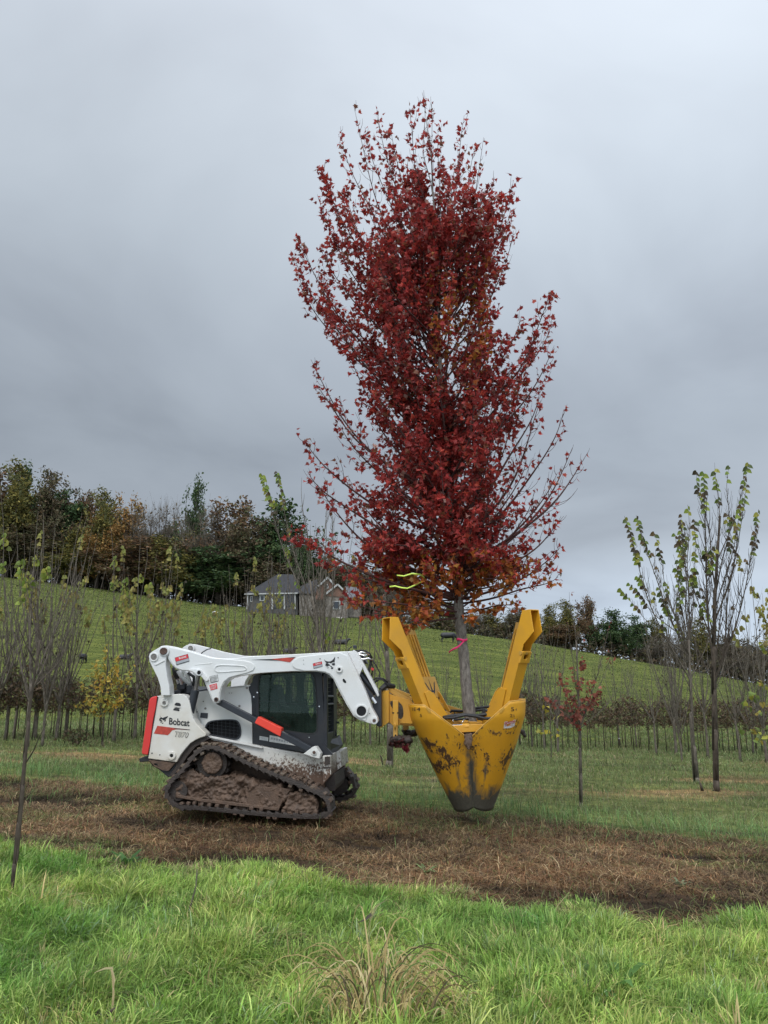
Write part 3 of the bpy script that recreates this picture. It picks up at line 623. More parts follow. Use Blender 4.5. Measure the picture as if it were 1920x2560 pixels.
# front step block
plate([(1380, 918), (1440, 915), (1444, 1060), (1384, 1130)], .40, 1.70).build('front_step', M['white_low'], LD, bevel=.006)
plate([(1430, 935), (1444, 915), (1490, 882), (1512, 884), (1522, 1000), (1455, 1052), (1444, 1055)], 1.0, 1.80).build('front_block', M['white'], LD, bevel=.006)
m = MB(); plate([(1386, 1000), (1442, 998), (1440, 1008), (1386, 1012)], .39, .40, mb=m); plate([(1398, 925), (1436, 922), (1436, 980), (1398, 992)], .385, .40, mb=m); each(m, 'step_mud', M['mud_dark'], LD)
plate([(1400, 1070), (1470, 1050), (1480, 1140), (1470, 1180), (1400, 1180)], .6, 1.6).build('front_axle', M['mud_dark'], LD, bevel=.01)
m = MB(); m.tube([Z1(1455, 1105, .9), Z1(1472, 1095, .9), Z1(1487, 1110, .9), Z1(1485, 1135, .9), Z1(1462, 1140, .9)], .012, 8); m.build('tie_down_loop', M['dsteel'], LD, smooth=True)
# cab ------------------------------------------------------------------------
CW0, CW1 = .52, 1.50
cabo = [(836, 440), (832, 400), (858, 372), (868, 330), (900, 300), (1000, 285), (1330, 283), (1368, 296), (1378, 330), (1384, 430), (1392, 600), (1394, 905), (1240, 892), (860, 830), (858, 640), (852, 480)]
win = smoothpoly([(908, 330), (935, 298), (1010, 292), (1262, 290), (1312, 306), (1328, 350), (1338, 480), (1347, 690), (1342, 742), (1308, 760), (1200, 748), (1000, 712), (905, 680), (902, 600), (908, 480), (900, 400)], 1)
win2 = [(x_ * .97 + 1120 * .03, y_ * .97 + 520 * .03) for x_, y_ in win]
sf = plate(cabo, CW0, CW0 + .05, holes=[win]).build('cab_side_frame', M['black'], LD, bevel=.006)
plate(win, CW0 - .004, CW0 + .012, holes=[win2]).build('window_seal', M['rubber'], sf)
plate([(x_ * .985 + 1120 * .015, y_ * .985 + 520 * .015) for x_, y_ in win], CW0 + .018, CW0 + .023).build('window_pane', M['glass'], sf)
m = MB(); m.bar(Z1(905, 505, CW0 + .03), Z1(1345, 552, CW0 + .03), .012, .022, UP); m.bar(Z1(910, 520, CW0 + .035), Z1(1345, 566, CW0 + .035), .008, .01, UP); m.bar(Z1(1139, 290, CW0 + .03), Z1(1142, 530, CW0 + .03), .012, .012, LT); m.build('window_bar', M['black_bar'], sf)
m = MB()
for k in range(14): X_ = 925 + k * 31; m.bar(Z1(X_, 292, CW0 + .06), Z1(X_, 770, CW0 + .06), .0035, .0035, LT)
for k in range(15): Y_ = 300 + k * 32; m.bar(Z1(900, Y_ - 6, CW0 + .063), Z1(1350, Y_ + 8, CW0 + .063), .0035, .0035, LT)
m.build('window_mesh', M['black_bar'], sf)
m = MB()
for X_, Y_ in ((898, 448), (872, 480), (1357, 551), (1281, 781)): disc(m, X_, Y_, CW0 - .008, CW0, 5, n=12)
each(m, 'frame_bolt', M['steel'], sf)
m = MB()
for k in range(13): Y_ = 497 + k * 9.2; m.prism(poly([(858, Y_), (886, Y_ + 1), (886, Y_ + 4), (858, Y_ + 3)], CW0 - .012), LT * .014)
each(m, 'vent_louvre', M['black_bar'], sf, bevel=.001)
m = MB(); plate([(915, 770), (980, 781), (978, 808), (914, 798)], CW0 - .003, CW0, mb=m); plate([(990, 764), (1190, 800), (1235, 850), (986, 812)], CW0 - .003, CW0, mb=m); each(m, 'warning_sticker', M['decal_white'], sf)
m = MB()
for k in range(9): plate([(1000 + k * 19, 780 + k * 4), (1014 + k * 19, 783 + k * 4), (1012 + k * 19, 797 + k * 4), (999 + k * 19, 795 + k * 4)], CW0 - .0045, CW0 - .003, mb=m)
m.build('sticker_print', M['decal_grey'], sf); m = MB()
for k in range(5): plate([(922, 778 + k * 5), (972, 786 + k * 5), (972, 787.5 + k * 5), (922, 779.5 + k * 5)], CW0 - .0045, CW0 - .003, mb=m)
m.build('sticker_print', M['decal_grey'], sf)
# far side: frame with an open mesh window so that the field shows through
def shift(pts, w_from, w_to):     # the same side-view outline seen at another depth of the machine
    out = []
    for x_, y_ in pts: out.append(Z1(x_, y_, w_from) + LT * (w_to - w_from))
    return out
cabf = [(858, 372), (868, 330), (900, 300), (1000, 285), (1330, 283), (1368, 296), (1378, 330), (1384, 430), (1392, 600), (1394, 905), (1240, 892), (860, 830)]
wf = [smoothpoly([(905, 320), (1010, 315), (1010, 480), (905, 480)], 1), smoothpoly([(1045, 310), (1090, 310), (1095, 520), (1050, 520)], 1), smoothpoly([(1150, 300), (1225, 300), (1232, 700), (1155, 540)], 1), smoothpoly([(1245, 300), (1320, 310), (1340, 500), (1345, 720), (1260, 700)], 1)]
m = MB(); m.prism(shift(cabf, CW0, CW1 - .05), LT * .05, [shift(h_, CW0, CW1 - .05) for h_ in wf]); ff = m.build('cab_side_frame', M['black'], LD)
m = MB()
for k in range(15): X_ = 900 + k * 31; a_, b_ = shift([(X_, 292), (X_, 760)], CW0, CW1 - .06); m.bar(a_, b_, .006, .006, LT)
for k in range(16): Y_ = 300 + k * 29; a_, b_ = shift([(895, Y_), (1350, Y_)], CW0, CW1 - .062); m.bar(a_, b_, .006, .006, LT)
m.build('window_mesh', M['black_bar'], ff)
# roof, back wall, floor, front mesh door
m = MB(); q = shift([(858, 372), (868, 330), (900, 302), (1000, 287), (1330, 285), (1366, 297)], CW0, CW0 + .05)
r_ = shift([(1362, 308), (1328, 297), (1000, 299), (908, 313), (880, 338), (870, 374)], CW0, CW0 + .05); m.prism(q + r_, LT * (CW1 - CW0 - .10)); m.build('cab_roof', M['black'], LD)
m = MB(); m.prism(shift([(858, 380), (872, 372), (890, 640), (890, 830), (862, 825)], CW0, CW0 + .05), LT * (CW1 - CW0 - .10)); m.build('cab_back', M['black'], LD)
m = MB(); m.prism(shift([(862, 790), (1380, 880), (1380, 898), (862, 822)], CW0, CW0 + .05), LT * (CW1 - CW0 - .10)); m.build('cab_floor', M['black'], LD)
def fr(x_, y_, s): return shift([(x_, y_)], CW0, CW0 + s * (CW1 - CW0))[0]      # a point on the front of the cab, s across
fd = empty('front_door', LD.location, None, None); fd.parent = LD; fd.location = (0, 0, 0); POS[fd] = POS[LD]
m = MB()
for s0, s1, y0_, y1_ in ((0, .10, 300, 905), (.66, 1.0, 300, 905), (.10, .66, 300, 340), (.10, .66, 752, 905), (.1, .66, 468, 484), (.1, .66, 528, 542)):
    a_, b_, c_, d_ = fr(1388, y0_, s0), fr(1388, y0_, s1), fr(1392, y1_, s1), fr(1392, y1_, s0); m.prism([a_, b_, c_, d_], FW * .045)
m.build('door_frame', M['black'], fd, bevel=.006)
m = MB()
for k in range(1, 6): m.bar(fr(1392, 330, .10 + k * .11), fr(1392, 770, .10 + k * .11), .007, .007, LT)
for k in range(14): Y_ = 345 + k * 32; m.bar(fr(1392, Y_, .08), fr(1392, Y_, .68), .007, .007, UP)
m.build('door_mesh', M['black_bar'], fd)
m = MB(); m.bar(fr(1400, 405, .97), fr(1430, 405, .97), .03, .02, UP); m.bar(fr(1400, 690, .97), fr(1436, 690, .97), .03, .02, UP)
m.tube([fr(1410, 740, .8), fr(1425, 800, .8), fr(1415, 850, .8), fr(1395, 870, .8)], .014, 8); each(m, 'door_hinge', M['black_bar'], fd, bevel=.002)
m = MB(); m.prism([fr(1390, 790, .0), fr(1390, 905, .0), fr(1440, 905, .5), fr(1470, 860, .9), fr(1440, 790, .95)], UP * -.03); m.prism(poly([(1345, 870), (1385, 825), (1455, 905), (1450, 915), (1380, 910)], CW0 - .02), LT * .05); m.build('cab_sill', M['black'], LD, bevel=.004)
# seat, lap bar and joysticks inside
sx = lambda x_, y_, s: shift([(x_, y_)], CW0, CW0 + s)[0]
m = MB(); m.prism([sx(x_, y_, .25) for x_, y_ in smoothpoly([(950, 400), (985, 380), (1010, 400), (1030, 560), (1130, 570), (1150, 600), (1140, 640), (960, 640), (935, 560)], 2)], LT * .48); m.build('seat', M['black_bar'], LD, bevel=.02, smooth=False)
for s_ in (.16, .82):
    m = MB(); m.prism([sx(x_, y_, s_) for x_, y_ in rrect(1040, 560, 1200, 600, 12, 3)], LT * .08); m.tube([sx(1170, 565, s_ + .04), sx(1180, 520, s_ + .04), sx(1176, 500, s_ + .04)], [.012, .014, .022], 8); m.build('control_console', M['black_bar'], LD, bevel=.006)
m = MB(); m.tube([sx(1300, 350, .75), sx(1320, 420, .7), sx(1290, 500, .68), sx(1240, 560, .68)], .015, 7); m.build('grab_handle', M['black_bar'], LD, smooth=True)
# diagonal control link with the red cover, white bracket
m = MB(); a_, b_ = Z1(612, 512, .33), Z1(1322, 885, .33); m.bar(a_, b_, .11, .075, LT); cl_ = m
cl_ = m.build('control_link', M['black_bar'], LD, bevel=.006)
m = MB(); m.prism(poly([(905, 626), (1078, 712), (1076, 735), (1068, 776), (885, 678), (878, 674), (890, 650)], .255), LT * .14); m.build('link_sleeve', M['redp'], cl_, bevel=.008)
m = MB(); m.tube([Z1(1085, 738, .30), Z1(1300, 862, .30)], .005, 6); m.build('link_rod', M['dsteel'], cl_)
br = plate([(1240, 903), (1310, 850), (1332, 850), (1366, 900), (1358, 940), (1300, 925)], .25, .44).build('link_bracket', M['white'], LD, bevel=.006)
m = MB(); disc(m, 1318, 892, .225, .25, 12, n=6); m.build('link_bolt', M['rust'], br, bevel=.002); m = MB(); boss(m, 1318, 892, .238, .25, 20, 11); m.build('link_washer', M['white'], br, bevel=.002)
# stickers and stripes on the arm
WA = W0 - .0155; WB = W0 - .0035
mark('stripe', [[(1000, 200), (1182, 184), (1140, 225), (1060, 212)]], WB, M['decal_red'], near)
mark('stripe', [[(856, 204), (1000, 200), (1062, 212), (960, 208)], [(1120, 190), (1182, 184), (1176, 190)]], WB - .002, M['decal_black'], near)
mark('maker_sticker', [[(287, 190), (384, 162), (396, 217), (300, 246)]], WA - .001, M['decal_black'], near)
mark('maker_sticker', [[(290, 192), (382, 165), (388, 192), (295, 219)]], WA - .003, M['decal_red2'], near)
mark('maker_sticker', [[(296, 221), (389, 194), (393, 213), (301, 240)]], WA - .003, M['decal_grey'], near)
letters('lettering', 'Bobcat', ((320, 203), (374, 187), (317, 187)), WA - .005, M['decal_white'], near, bold=.02)
mark('maker_sticker', [[(1309, 233), (1376, 217), (1381, 255), (1316, 272)]], WA - .001, M['decal_black'], near)
mark('maker_sticker', [[(1311, 235), (1375, 219), (1378, 236), (1314, 252)]], WA - .003, M['decal_red2'], near)
mark('maker_sticker', [[(1315, 254), (1378, 238), (1380, 253), (1318, 268)]], WA - .003, M['decal_grey'], near)
letters('lettering', 'Bobcat', ((1331, 243), (1370, 233), (1329, 233)), WA - .005, M['decal_white'], near, bold=.02)
mark('caution_sticker', [[(545, 330), (604, 316), (610, 364), (554, 378)]], WA - .001, M['decal_black'], near)
mark('caution_sticker', [[(548, 332), (602, 319), (607, 362), (556, 375)]], WA - .003, M['decal_white'], near)
mark('caution_print', [[(552, 336 + k * 7), (600, 325 + k * 7), (600, 327 + k * 7), (552, 338 + k * 7)] for k in range(6)], WA - .005, M['decal_black'], near)
mark('caution_sticker', [[(543, 394), (598, 380), (604, 418), (553, 433)]], WA - .001, M['decal_red2'], near)
mark('caution_print', [[(551, 400 + k * 8), (595, 388 + k * 8), (595, 390.5 + k * 8), (551, 402.5 + k * 8)] for k in range(4)], WA - .003, M['decal_white'], near)
mark('emblem', [[(1392, 200), (1402, 213), (1420, 218), (1440, 217), (1455, 208), (1475, 182), (1473, 205), (1470, 226), (1462, 222), (1450, 226), (1444, 234), (1436, 228), (1424, 228), (1414, 234), (1404, 224), (1396, 210)],
                [(1404, 234), (1414, 230), (1434, 240), (1440, 248), (1428, 250), (1414, 252), (1402, 250)], [(1452, 232), (1470, 228), (1475, 240), (1468, 248), (1456, 246), (1450, 240)],
                [(1444, 262), (1460, 260), (1460, 272), (1450, 275), (1444, 270)], [(1436, 250), (1450, 252), (1452, 258), (1442, 258)],
                [(1412, 262), (1420, 256), (1421, 257), (1413, 264)], [(1418, 270), (1428, 258), (1429, 259), (1420, 271)], [(1408, 256), (1418, 253), (1418, 254.5), (1408, 257.5)]], WA, M['decal_black'], near)
# quick coupler, tilt cylinder and hoses at the end of the arm
tcy = MB().cyl(Z5(140, 500, .50), Z5(300, 690, .50), .040, 16).build('tilt_cylinder', M['black_bar'], LD, bevel=.003)
m = MB(); m.bar(Z5(165, 590, .42), Z5(268, 722, .42), .06, .05, LT); m.build('cylinder_guard', M['black_bar'], LD, bevel=.006)
m = MB(); m.cyl(Z5(262, 715, .42), Z5(295, 765, .42), .024, 14); m.cyl(Z5(298, 690, .5), Z5(325, 740, .5), .022, 14); each(m, 'cylinder_rod', M['steel'], tcy)
m = MB(); m.bar(Z5(148, 535, .45), Z5(160, 556, .45), .012, .012, LT); m.build('cylinder_mark', M['decal_white'], tcy)
plate([(285, 720), (335, 655), (338, 935), (318, 942), (295, 925), (275, 850), (262, 800)], .45, 1.42, fn=Z5).build('coupler_plate', M['black_bar'], LD, bevel=.01)
plate([(100, 482), (150, 475), (180, 500), (160, 520), (130, 520)], .42, .56, fn=Z5).build('cylinder_mount', M['rust'], LD, bevel=.008)
for pts_, r_ in (([(130, 390), (145, 400), (190, 385), (240, 400)], .014), ([(160, 430), (200, 440), (240, 432), (272, 445)], .016), ([(150, 412), (170, 400), (210, 412), (250, 402)], .012)):
    MB().tube([Z5(a_, b_, .55) for a_, b_ in pts_], r_, 8).build('hydraulic_coupling', M['steel'], LD, smooth=True)
for pts_, r_ in (([(118, 345), (96, 360), (92, 380), (108, 400), (128, 416)], .009), ([(270, 445), (300, 490), (325, 540), (320, 590), (290, 610)], .009), ([(240, 408), (262, 450), (240, 530), (235, 570)], .018), ([(262, 600), (300, 576), (350, 582), (385, 610)], .012),
                 ([(272, 640), (300, 590), (345, 590), (380, 625), (400, 650)], .010), ([(250, 440), (275, 500), (262, 560)], .010), ([(180, 372), (215, 375), (250, 395), (268, 430)], .010), ([(120, 380), (165, 375), (205, 392)], .012)):
    MB().tube([Z5(a_, b_, .60) for a_, b_ in pts_], r_, 8).build('hydraulic_hose', M['rubber'], LD, smooth=True)
m = MB(); plate([(124, 335), (148, 333), (150, 358), (126, 360)], .55, .62, fn=Z5, mb=m); plate([(150, 385), (185, 380), (230, 470), (200, 470)], .60, .90, fn=Z5, mb=m); m.build('coupler_block', M['black_bar'], LD, bevel=.005)
m = MB(); m.tube([Z5(330, 665, .6), Z5(372, 630, .65), Z5(430, 640, .75)], [.03, .045, .03], 8); m.build('hose_sleeve', M['rubber'], LD)
plate([(258, 505), (268, 500), (280, 505), (278, 520), (265, 522)], .58, .60, fn=Z5).build('dust_cap', M['decal_red2'], LD)
# tracks -----------------------------------------------------------------------
tp_ = [(1395, 1358), (1250, 1364), (1100, 1356), (980, 1348), (800, 1332), (600, 1312), (430, 1296), (330, 1286), (268, 1260), (232, 1205), (232, 1150), (268, 1098), (345, 1030), (424, 935), (474, 884), (530, 858), (600, 864), (700, 918), (850, 988), (1000, 1052), (1150, 1117), (1280, 1170), (1370, 1218), (1416, 1265), (1424, 1320)]
def catmull(P_, step):
    n_ = len(P_); out = []
    for i_ in range(n_):
        p0, p1, p2, p3 = (P_[(i_ + k_ - 1) % n_] for k_ in range(4)); l_ = max(2, int((p2 - p1).length / step))
        for k_ in range(l_):
            t_ = k_ / l_; out.append(.5 * ((2 * p1) + (p2 - p0) * t_ + (2 * p0 - 5 * p1 + 4 * p2 - p3) * t_ ** 2 + (3 * p1 - 3 * p2 + p0 - p3) * t_ ** 3))
    return out
def track_set(pts, w0, w1, name, full):
    tr = empty(name, LD.location, None, None); tr.parent = LD; tr.location = (0, 0, 0); POS[tr] = POS[LD]
    base_ = [Z1(x_, y_, .0) + LT * w0 for x_, y_ in pts] if not full else [Z1(x_, y_, w0) for x_, y_ in pts]
    b2 = []
    for i_ in range(len(base_)):
        a_, b_ = base_[i_], base_[(i_ + 1) % len(base_)]; k2 = max(1, round((b_ - a_).length / .10)); b2 += [a_.lerp(b_, j_ / k2) for j_ in range(k2)]
    P_ = catmull(b2, .0195); n_ = len(P_); cen = sum(P_, Vector()) / n_
    nor = []
    for i_ in range(n_):
        tg = (P_[(i_ + 1) % n_] - P_[i_ - 1]).normalized(); q_ = tg.cross(LT).normalized()
        nor.append(q_)
    if sum((P_[i_] - cen).dot(nor[i_]) for i_ in range(n_)) < 0: nor = [-v_ for v_ in nor]
    m = MB(); vs = []; fs = []; wd = w1 - w0
    for i_ in range(n_):
        for o_, w_ in ((-.008, 0), (.030, .004), (.030, wd - .004), (-.008, wd)): vs.append(P_[i_] + nor[i_] * o_ + LT * w_)
    for i_ in range(n_):
        a_, b_ = i_ * 4, ((i_ + 1) % n_) * 4
        for k_ in range(4): k2 = (k_ + 1) % 4; fs.append((a_ + k_, b_ + k_, b_ + k2, a_ + k2))
    m.add(vs, fs); m.build('rubber_belt', M['mud_dark'], tr)
    m = MB(); nl = n_ // 4
    for k_ in range(nl):
        i_ = k_ * 4
        for side in (0, 1):
            i2 = (i_ + 2 * side) % n_; tg = (P_[(i2 + 1) % n_] - P_[i2]).normalized(); c_ = P_[i2] + nor[i2] * .042 + LT * (wd * (.245 if side == 0 else .755))
            m.box(c_ + nor[i2] * random.uniform(-.010, .002), .046 * random.uniform(.85, 1.1), wd * .47, .034, (tg + nor[i2] * random.uniform(-.12, .12)).normalized(), LT, nor[i2])
    m.build('tread', M['rubber_lug'], tr, bevel=.007)
    m = MB()
    for k_ in range(nl * 2):
        i_ = k_ * 2; c_ = P_[i_ % n_] - nor[i_ % n_] * .02 + LT * wd * .5; tg = (P_[(i_ + 1) % n_] - P_[i_ % n_]).normalized()
        m.box(c_, .02, .08, .04, tg, LT, nor[i_ % n_])
    tag(m.build('drive_lugs', M['mud_dark'], tr), kind='stuff'); return tr
M['rubber_lug'] = paint('lug_rubber', (.045, .045, .047), .5, dirtc=(.10, .062, .042), z0=3, z1=-1.0, amt=.98, sc=16, film=.9)
TR = track_set(tp_, .0, .44, 'track_assembly', True)
def mudmesh(pts, w0, w1, name, parent, vox=.011, amp=.045, fn=Z1, seed=0, mat='mud'):
    m = MB(); plate(pts, w0, w1, fn=fn, mb=m); o = m.build(name, M[mat], parent)
    md = o.modifiers.new('r', 'REMESH'); md.mode = 'VOXEL'; md.voxel_size = vox; evaluate(o)
    me = o.data; n_ = len(me.vertices); co = np.zeros(n_ * 3); me.vertices.foreach_get('co', co); co = co.reshape(-1, 3)
    for i_ in range(n_):
        p_ = Vector(co[i_]) + Vector((seed, 0, 0)); v_ = me.vertices[i_].normal
        h_ = noise.fractal(p_ * 7, .8, 2.2, 4) * amp + abs(noise.noise(p_ * 19)) * amp * .75 - abs(noise.noise(p_ * 34)) * amp * .3 + noise.noise(p_ * 60) * .008
        co[i_] += np.array(v_) * h_
    me.vertices.foreach_set('co', co.ravel()); me.update(); me.polygons.foreach_set('use_smooth', [True] * len(me.polygons)); return o
mudmesh([(300, 1092), (360, 1040), (420, 1010), (470, 1040), (520, 1085), (600, 1085), (700, 1050), (780, 1085), (900, 1118), (1050, 1130), (1150, 1165), (1142, 1215), (1095, 1250), (1060, 1318), (900, 1300), (700, 1275), (480, 1252), (312, 1222), (304, 1180)], .07, .38, 'mud_caked_frame', TR, amp=.05)
mudmesh([(1118, 1250), (1150, 1195), (1230, 1185), (1310, 1215), (1340, 1270), (1335, 1335), (1270, 1356), (1150, 1358), (1100, 1330)], .05, .36, 'mud_caked_idler', TR, amp=.045, seed=5)
m = MB(); plate([(300, 1205), (480, 1235), (700, 1258), (900, 1285), (1062, 1300), (1055, 1326), (900, 1306), (700, 1284), (480, 1258), (302, 1228)], .035, .08, mb=m); m.build('frame_rail', M['mud'], TR, bevel=.006)
m = MB(); plate([(800, 1140), (1060, 1150), (1145, 1168), (1095, 1240), (1060, 1310), (830, 1285)], .055, .09, mb=m); m.build('frame_gusset', M['mud'], TR, bevel=.008)
disc(MB(), 562, 972, .10, .34, 112, n=32).build('sprocket', M['mud_dark'], TR, bevel=.008)
o_ = mudmesh([(562 + 78 * math.cos(k_ * .393), 972 + 78 * math.sin(k_ * .393)) for k_ in range(16)], .05, .12, 'sprocket_hub', TR, vox=.010, amp=.016, seed=9)
m = MB()
for k_ in range(14):
    a_ = k_ * 2 * math.pi / 14; c_ = Z1(562 + 118 * math.cos(a_), 972 + 118 * math.sin(a_), .16); m.cyl(c_, c_ + LT * .14, .030, 8)
m.build('sprocket_tooth', M['mud_dark'], TR)
for X_, Y_ in ((505, 1268), (655, 1285), (787, 1300), (940, 1314)):
    m = MB(); boss(m, X_, Y_, .06, .38, 48, 36); disc(m, X_, Y_, .09, .34, 34); m.build('track_roller', M['mud'], TR, bevel=.006)
m = MB(); boss(m, 1272, 1282, .07, .36, 80, 60); disc(m, 1272, 1282, .1, .33, 60); m.build('idler_wheel', M['mud'], TR, bevel=.006)
m = MB(); disc(m, 310, 1178, .06, .36, 70); m.build('idler_wheel', M['mud_dark'], TR, bevel=.006)
# far track: same belt on the other side of the machine
tf = [(1590, 1215), (1500, 1235), (1200, 1238), (900, 1232), (600, 1222), (480, 1210), (430, 1165), (445, 1110), (540, 1020), (640, 900), (700, 872), (760, 880), (900, 945), (1150, 1000), (1380, 1025), (1480, 1030), (1555, 1058), (1600, 1110), (1612, 1165)]
TF = track_set(tf, 1.62, 2.06, 'track_assembly', True)
m = MB(); disc(m, 1500, 1130, 1.66, 2.0, 72); m.build('idler_wheel', M['mud_dark'], TF, bevel=.006)
plate([(600, 1000), (760, 930), (1300, 1090), (1440, 1110), (1400, 1190), (560, 1180)], 1.68, 2.0).build('track_frame', M['mud_dark'], TF)
# mud lumps stuck on top of the near belt
m = MB()
for k_ in range(420):
    X_ = random.uniform(560, 1420); Y_ = np.interp(X_, [560, 620, 760, 1000, 1280, 1420], [852, 866, 935, 1040, 1158, 1255]) + random.uniform(-14, -2)
    c_ = Z1(X_, Y_, 0) + LT * random.uniform(.03, .42) + UP * .015; s_ = random.uniform(.008, .030)
    vs = [c_ + Vector((random.uniform(-1, 1), random.uniform(-1, 1), random.uniform(-.6, .8))).normalized() * s_ * random.uniform(.6, 1.2) for _ in range(6)]
    m.add(vs, [(0, 1, 2), (0, 2, 3), (0, 3, 4), (1, 2, 5), (2, 3, 5), (3, 4, 5), (0, 4, 1), (4, 5, 1)])
tag(m.build('mud_clods', M['mud'], TR), kind='stuff')
# ---------------------------------------------------------------- tree spade on the loader
def spademat():
    m, t, b = newmat('worn_yellow_paint'); vec = N(t, 'ShaderNodeTexCoord').outputs['Object']
    a = N(t, 'ShaderNodeAttribute', attribute_name='Col'); sp = N(t, 'ShaderNodeSeparateColor'); t.links.new(a.outputs['Color'], sp.inputs[0])
    mpn = N(t, 'ShaderNodeMapping'); mpn.inputs['Scale'].default_value = (1, 1, .35); t.links.new(vec, mpn.inputs[0])
    fine = noise_n(t, 40, 5, .72, vec=mpn.outputs[0], dist=.3); mid = noise_n(t, 8, 5, .65, vec=mpn.outputs[0], dist=.5); big = noise_n(t, 3.4, 4, .6, vec=vec, dist=.8)
    y = mixc(t, big, (.64, .29, .010), (.78, .40, .022)); y = mixc(t, smath(t, 'MULTIPLY', mid, .42), y, (.36, .18, .03))
    # bare steel where the soil rubs
    wv = N(t, 'ShaderNodeMapRange'); t.links.new(smath(t, 'ADD', sp.outputs[0], smath(t, 'MULTIPLY', smath(t, 'SUBTRACT', mid, .5), 1.7)), wv.inputs[0])
    wv.inputs[1].default_value = .28; wv.inputs[2].default_value = .70
    steel = mixc(t, fine, (.035, .032, .024), (.13, .118, .088)); c = mixc(t, wv.outputs[0], y, steel)
    # clods of soil
    dv = N(t, 'ShaderNodeMapRange'); t.links.new(smath(t, 'ADD', smath(t, 'ADD', smath(t, 'ADD', smath(t, 'MULTIPLY', big, .62), smath(t, 'MULTIPLY', mid, .30)), smath(t, 'MULTIPLY', fine, .42)), smath(t, 'MULTIPLY', sp.outputs[1], .22)), dv.inputs[0])
    dv.inputs[1].default_value = .875; dv.inputs[2].default_value = .92
    c = mixc(t, dv.outputs[0], c, mixc(t, mid, (.030, .018, .012), (.11, .055, .03))); t.links.new(c, b.inputs['Base Color'])
    rr = N(t, 'ShaderNodeMapRange'); t.links.new(wv.outputs[0], rr.inputs[0]); rr.inputs[3].default_value = .42; rr.inputs[4].default_value = .6; t.links.new(rr.outputs[0], b.inputs['Roughness'])
    bump(t, b, smath(t, 'ADD', dv.outputs[0], smath(t, 'MULTIPLY', fine, .3)), .5, .008); return m
M['blade'] = spademat()
M['yellow'] = paint('yellow_paint', (.70, .345, .016), .42, dirtc=(.16, .08, .03), z0=2.6, z1=-.6, amt=.52, sc=24, film=.35)
M['yellow2'] = paint('faded_yellow_paint', (.60, .33, .05), .5, dirtc=(.16, .08, .03), z0=2.6, z1=-.6, amt=.5, sc=18, film=.35)
P0 = PM(1167, 1758, 1.05); zT = P0.z
SU = Vector((-.042, 0, 1)).normalized(); SX = Vector((1, 0, .042)).normalized(); SY = Vector((0, 1, 0))
ROT = -6
def SPt(phi, r, z): a_ = R(phi + ROT); return P0 + SX * (r * math.sin(a_)) - SY * (r * math.cos(a_)) + SU * (z - zT)
def zat(py, dy=0.0): p_ = at(1170, py, P0.y + dy); return p_.z
mpp = P0.y / (FPX * 1.0276)
SPD = empty('tree_spade', (P0.x, P0.y, Tz(P0.x, P0.y)), 'yellow tree spade with four scuffed pointed blades, carrying the red maple', 'tree spade')
prof = sorted([(zat(p_), h_ * mpp) for p_, h_ in ((1740, 143), (1758, 141), (1790, 138), (1814, 130), (1850, 117), (1900, 98), (1950, 78), (1990, 61), (2010, 52), (2030, 45))])
_pz = [p_[0] for p_ in prof]; _pr = [p_[1] for p_ in prof]
z_tip = zat(2029, -.2); z_sb = zat(2017, -.2)
def rad(phi, z):
    r0 = float(np.interp(z, _pz, _pr)); tt = np.clip((z - z_tip) / (zT - z_tip), 0, 1); n_ = 2.2 + 2.8 * tt
    c_, s_ = abs(math.cos(R(phi))), abs(math.sin(R(phi)))
    return r0 * (c_ ** n_ + s_ ** n_) ** (-1 / n_)
z_seam = zat(1850, -.75); z_flat = zat(1757, -.5)
def ztop(phi):
    a_ = abs(((phi + 180) % 360) - 180); a_ = 180 - a_ if a_ > 90 else a_
    x_ = abs(math.sin(R(a_))) * rad(a_, zT) / rad(90, zT); lim = .70
    if x_ >= lim: return z_flat + .012 * min(1, (x_ - lim) / .25)
    k_ = x_ / lim; z_ = z_seam + (z_flat - z_seam) * k_
    return z_ - .03 * max(0, k_ - .85) / .15 * (1 - k_) * 4
blade_objs = []
